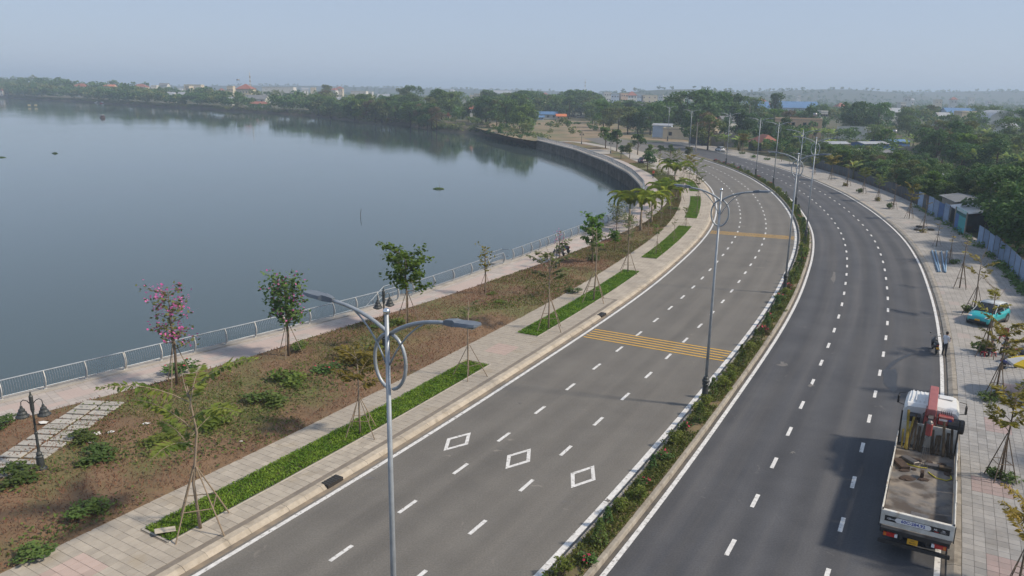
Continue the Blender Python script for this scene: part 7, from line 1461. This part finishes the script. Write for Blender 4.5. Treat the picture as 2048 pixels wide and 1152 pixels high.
# ================================================================= banana plants
BN = [Proto(make_banana(i + 1, 3.4, 8 + i % 2)) for i in range(4)]
bpx = [(1420 + 28 * (k % 3), 293 + 4 * k, 263 + 4 * k) for k in range(3)] + [(1478, 303, 270), (1590, 303, 262), (1612, 290, 258), (1630, 285, 256), (1645, 283, 258), (1660, 284, 258), (1672, 288, 262), (1605, 285, 258), (1625, 280, 255), (1640, 278, 256), (1655, 279, 257), (1715, 350, 318), (1690, 345, 312), (1705, 360, 322), (1740, 300, 278), (1800, 300, 275), (1812, 305, 280), (1790, 312, 288), (1825, 298, 268), (1930, 340, 298), (1920, 345, 300), (1945, 345, 296), (1955, 350, 304), (1880, 262, 240), (1895, 265, 242), (1835, 262, 244), (1850, 258, 242), (1870, 256, 240), (1985, 300, 268), (2000, 310, 272), (2015, 318, 280), (2030, 325, 285), (2040, 318, 282), (1995, 330, 292), (2010, 345, 305), (2025, 350, 308), (2038, 356, 312), (1980, 342, 305), (2045, 370, 325), (1970, 285, 258), (1955, 280, 256), (1940, 268, 250), (1905, 275, 255), (2020, 300, 276), (1660, 300, 276), (1770, 305, 285), (1765, 320, 295)]
bpx = [(a + .01 * k, b2, c2) for k, (a, b2, c2) in enumerate(bpx)]
for i, (px, py, yt) in enumerate(bpx):
    p = at(px, py, 0); h = min(5.5, max(2.2, height_for(p, yt))); rg = 'beside the far bend' if px < 1500 else 'below the orange house' if px < 1680 else 'behind the dark fence' if px < 1830 else 'in the right-hand grove'
    BN[i % 4].put(p, rng.uniform(0, 6.3), h / BN[i % 4].H, 'broad-leaved banana plant %s, %s from the left' % (rg, ordi(sum(1 for b2 in bpx if b2[0] < px and (b2[0] < 1500) == (px < 1500) and (1500 <= b2[0] < 1680) == (1500 <= px < 1680) and (1680 <= b2[0] < 1830) == (1680 <= px < 1830)))), 'banana plant', 'banana plants in the right-hand gardens')
# ================================================================= on the lake
M['boat'] = mat('boat_dark', (0.05, 0.035, 0.035), (0.08, 0.05, 0.045), .7, scale=2); M['boatw'] = mat('boat_white', (0.6, 0.6, 0.58), None, .6)
def boat(px, py, L, rz, m_, lb, cabin=True, mc=None):
    p = at(px, py, WATER_Z); e = empty('boat', p, rz, lb, 'boat', 'small boats on the lake'); k = L / 6
    loft(MB(), [(-3 * k, [(0, -.1), (.5 * k, .05), (.75 * k, .55 * k), (0, .5 * k)]), (0, [(0, -.2), (.75 * k, 0), (1.0 * k, .5 * k), (0, .42 * k)]), (2.0 * k, [(0, -.1), (.5 * k, .1), (.7 * k, .65 * k), (0, .6 * k)]), (3.1 * k, [(0, .5 * k), (.05, .6 * k), (.08, .95 * k), (0, .95 * k)])]).build('hull', m_, e, True)
    if cabin:
        MB().cbox((0, -.6 * k, 1.0 * k), (1.3 * k, 2.2 * k, 1.1 * k), .05).build('cabin', mc or m_, e); MB().cbox((0, -.6 * k, 1.62 * k), (1.6 * k, 2.6 * k, .12), .03).build('roof', M['boatw'], e)
boat(206, 236, 6.5, .15, M['boat'], 'dark fishing boat with a cabin in open water'); boat(205, 207, 7, 1.2, M['inkred'], 'red and white boat moored at the far shore', True, M['boatw']); boat(194, 206, 6, 1.3, M['boatw'], 'white boat moored left of the red and white one'); boat(148, 201, 8, 1.0, M['boatw'], 'pale boat under the far shore trees')
for px, lb in ((59, 'left of two small yellow signs standing in the lake'), (72, 'right of two small yellow signs standing in the lake')):
    p = at(px, 214, WATER_Z); e = empty('lake_sign', p, 0, lb, 'sign', 'yellow signs in the lake'); MB().tube([(0, 0, -1), (0, 0, 1.0)], .1, 5).build('post', M['steel'], e); MB().box((0, -.1, 1.4), (2.4, .1, 1.5)).build('board', mat('sign_yellow', (0.6, 0.52, 0.28), None, .6), e)
for px, py, sx, sy, h, lb in ((877, 378, 1.15, .75, .3, 'round floating clump of green water plants'), (1228, 334, 2.2, .5, .2, 'thin floating mat of weeds beside the sea wall'), (110, 307, .8, .4, .35, 'small dark floating clump far out on the left'), (3, 315, 1.2, .5, .2, 'tiny green floating clump at the left edge')):
    p = at(px, py, WATER_Z); g = np.random.default_rng(int(px)); n = 420; a = g.uniform(0, 6.3, n); r_ = np.sqrt(g.random(n)); C = np.stack([np.cos(a) * r_ * sx, np.sin(a) * r_ * sy, .03 + h * (1 - r_ ** 2) * g.random(n)], 1)
    e = empty('water_plant_clump', p, 0, lb, 'water plants', 'floating water plants'); link('leaves', quads_mesh('leaves', leaf_quads(C, .22, .14, seed=3), LEAF['b']), e); MB().sphere((0, 0, -.05), (sx * .9, sy * .9, .16), 14, 6).build('root_mat', M['mud'], e)
    if px == 877: MB().tube([(.15, 0, 0), (.25, 0, 1.5)], .02, 4).build('stalk', M['bark'], e)
p = at(721, 434, WATER_Z); tag(MB().tube([(0, 0, -1), (.02, 0, .6), (.16, 0, 1.35)], [.05, .045, .03], 6).build('mooring_stick', M['barkD'], None, loc=p), 'thin dark stick leaning out of the lake', 'stick')

# ================================================================= marks on the road
M['wet'] = mat('wet_asphalt', (0.020, 0.021, 0.024), (0.032, 0.033, 0.036), .45, scale=3, space='World'); M['scuff'] = mat('pale_scuff', (0.15, 0.145, 0.14), (0.10, 0.097, 0.094), .9, scale=4, space='World', rand=0)
def blot(name, cx, cy, pts, m_, parent, z=.0095):
    g = np.random.default_rng(int(cx)); v = [at(cx + a + g.normal(0, 1.2), cy + b_ + g.normal(0, .8), z) for a, b_ in pts]; t_ = tessellate_polygon([v]); me = bpy.data.meshes.new(name); me.from_pydata([tuple(p) for p in v], [], [tuple(q_) for q_ in t_]); me.materials.append(m_); me.update()
    if sum(p.normal.z * p.area for p in me.polygons) < 0: me.flip_normals()
    link(name, me, parent)
blot('wet_patch', 1778, 760, [(-14, -18), (-4, -26), (4, -20), (14, -24), (17, -10), (15, 6), (16, 20), (8, 24), (2, 16), (-6, 12), (-12, 4), (-10, -6)], M['wet'], right)
blot('wet_patch', 1790, 722, [(-18, 14), (-6, 2), (10, -8), (26, -14), (40, -16), (30, -10), (12, -2), (0, 8), (-10, 16)], M['wet'], right, .0135)
for cx, cy, w_, h_ in ((1565, 728, 16, 4), (1668, 556, 4, 12), (1622, 770, 8, 3), (1585, 905, 6, 2)): blot('scuff_mark', cx, cy, [(w_ * math.cos(a) * (.6 + .4 * math.sin(3 * a)), h_ * math.sin(a)) for a in np.linspace(0, 6.28, 11, endpoint=False)], M['scuff'], right)
for cx, cy, w_, h_ in ((740, 955, 14, 4), (905, 888, 8, 2), (1130, 1003, 7, 2), (1215, 1000, 9, 3), (1040, 806, 4, 1.5)): blot('scuff_mark', cx, cy, [(w_ * math.cos(a) * (.6 + .4 * math.sin(3 * a)), h_ * math.sin(a)) for a in np.linspace(0, 6.28, 11, endpoint=False)], M['scuff'], left)
# ================================================================= hazy air
hz = MB().box((500, 3000, 26), (7600, 7000, 78)).build('haze', [])
hm = bpy.data.materials.new('haze_air'); hm.use_nodes = True; ht = hm.node_tree; ht.nodes.clear()
ho = ht.nodes.new('ShaderNodeOutputMaterial'); hv = ht.nodes.new('ShaderNodeVolumePrincipled')
hv.inputs['Color'].default_value = (0.66, 0.82, 1.0, 1); hv.inputs['Density'].default_value = 0.00042; hv.inputs['Anisotropy'].default_value = 0.1
ht.links.new(hv.outputs[0], ho.inputs['Volume']); hz.data.materials.append(hm); hz['kind'] = 'stuff'
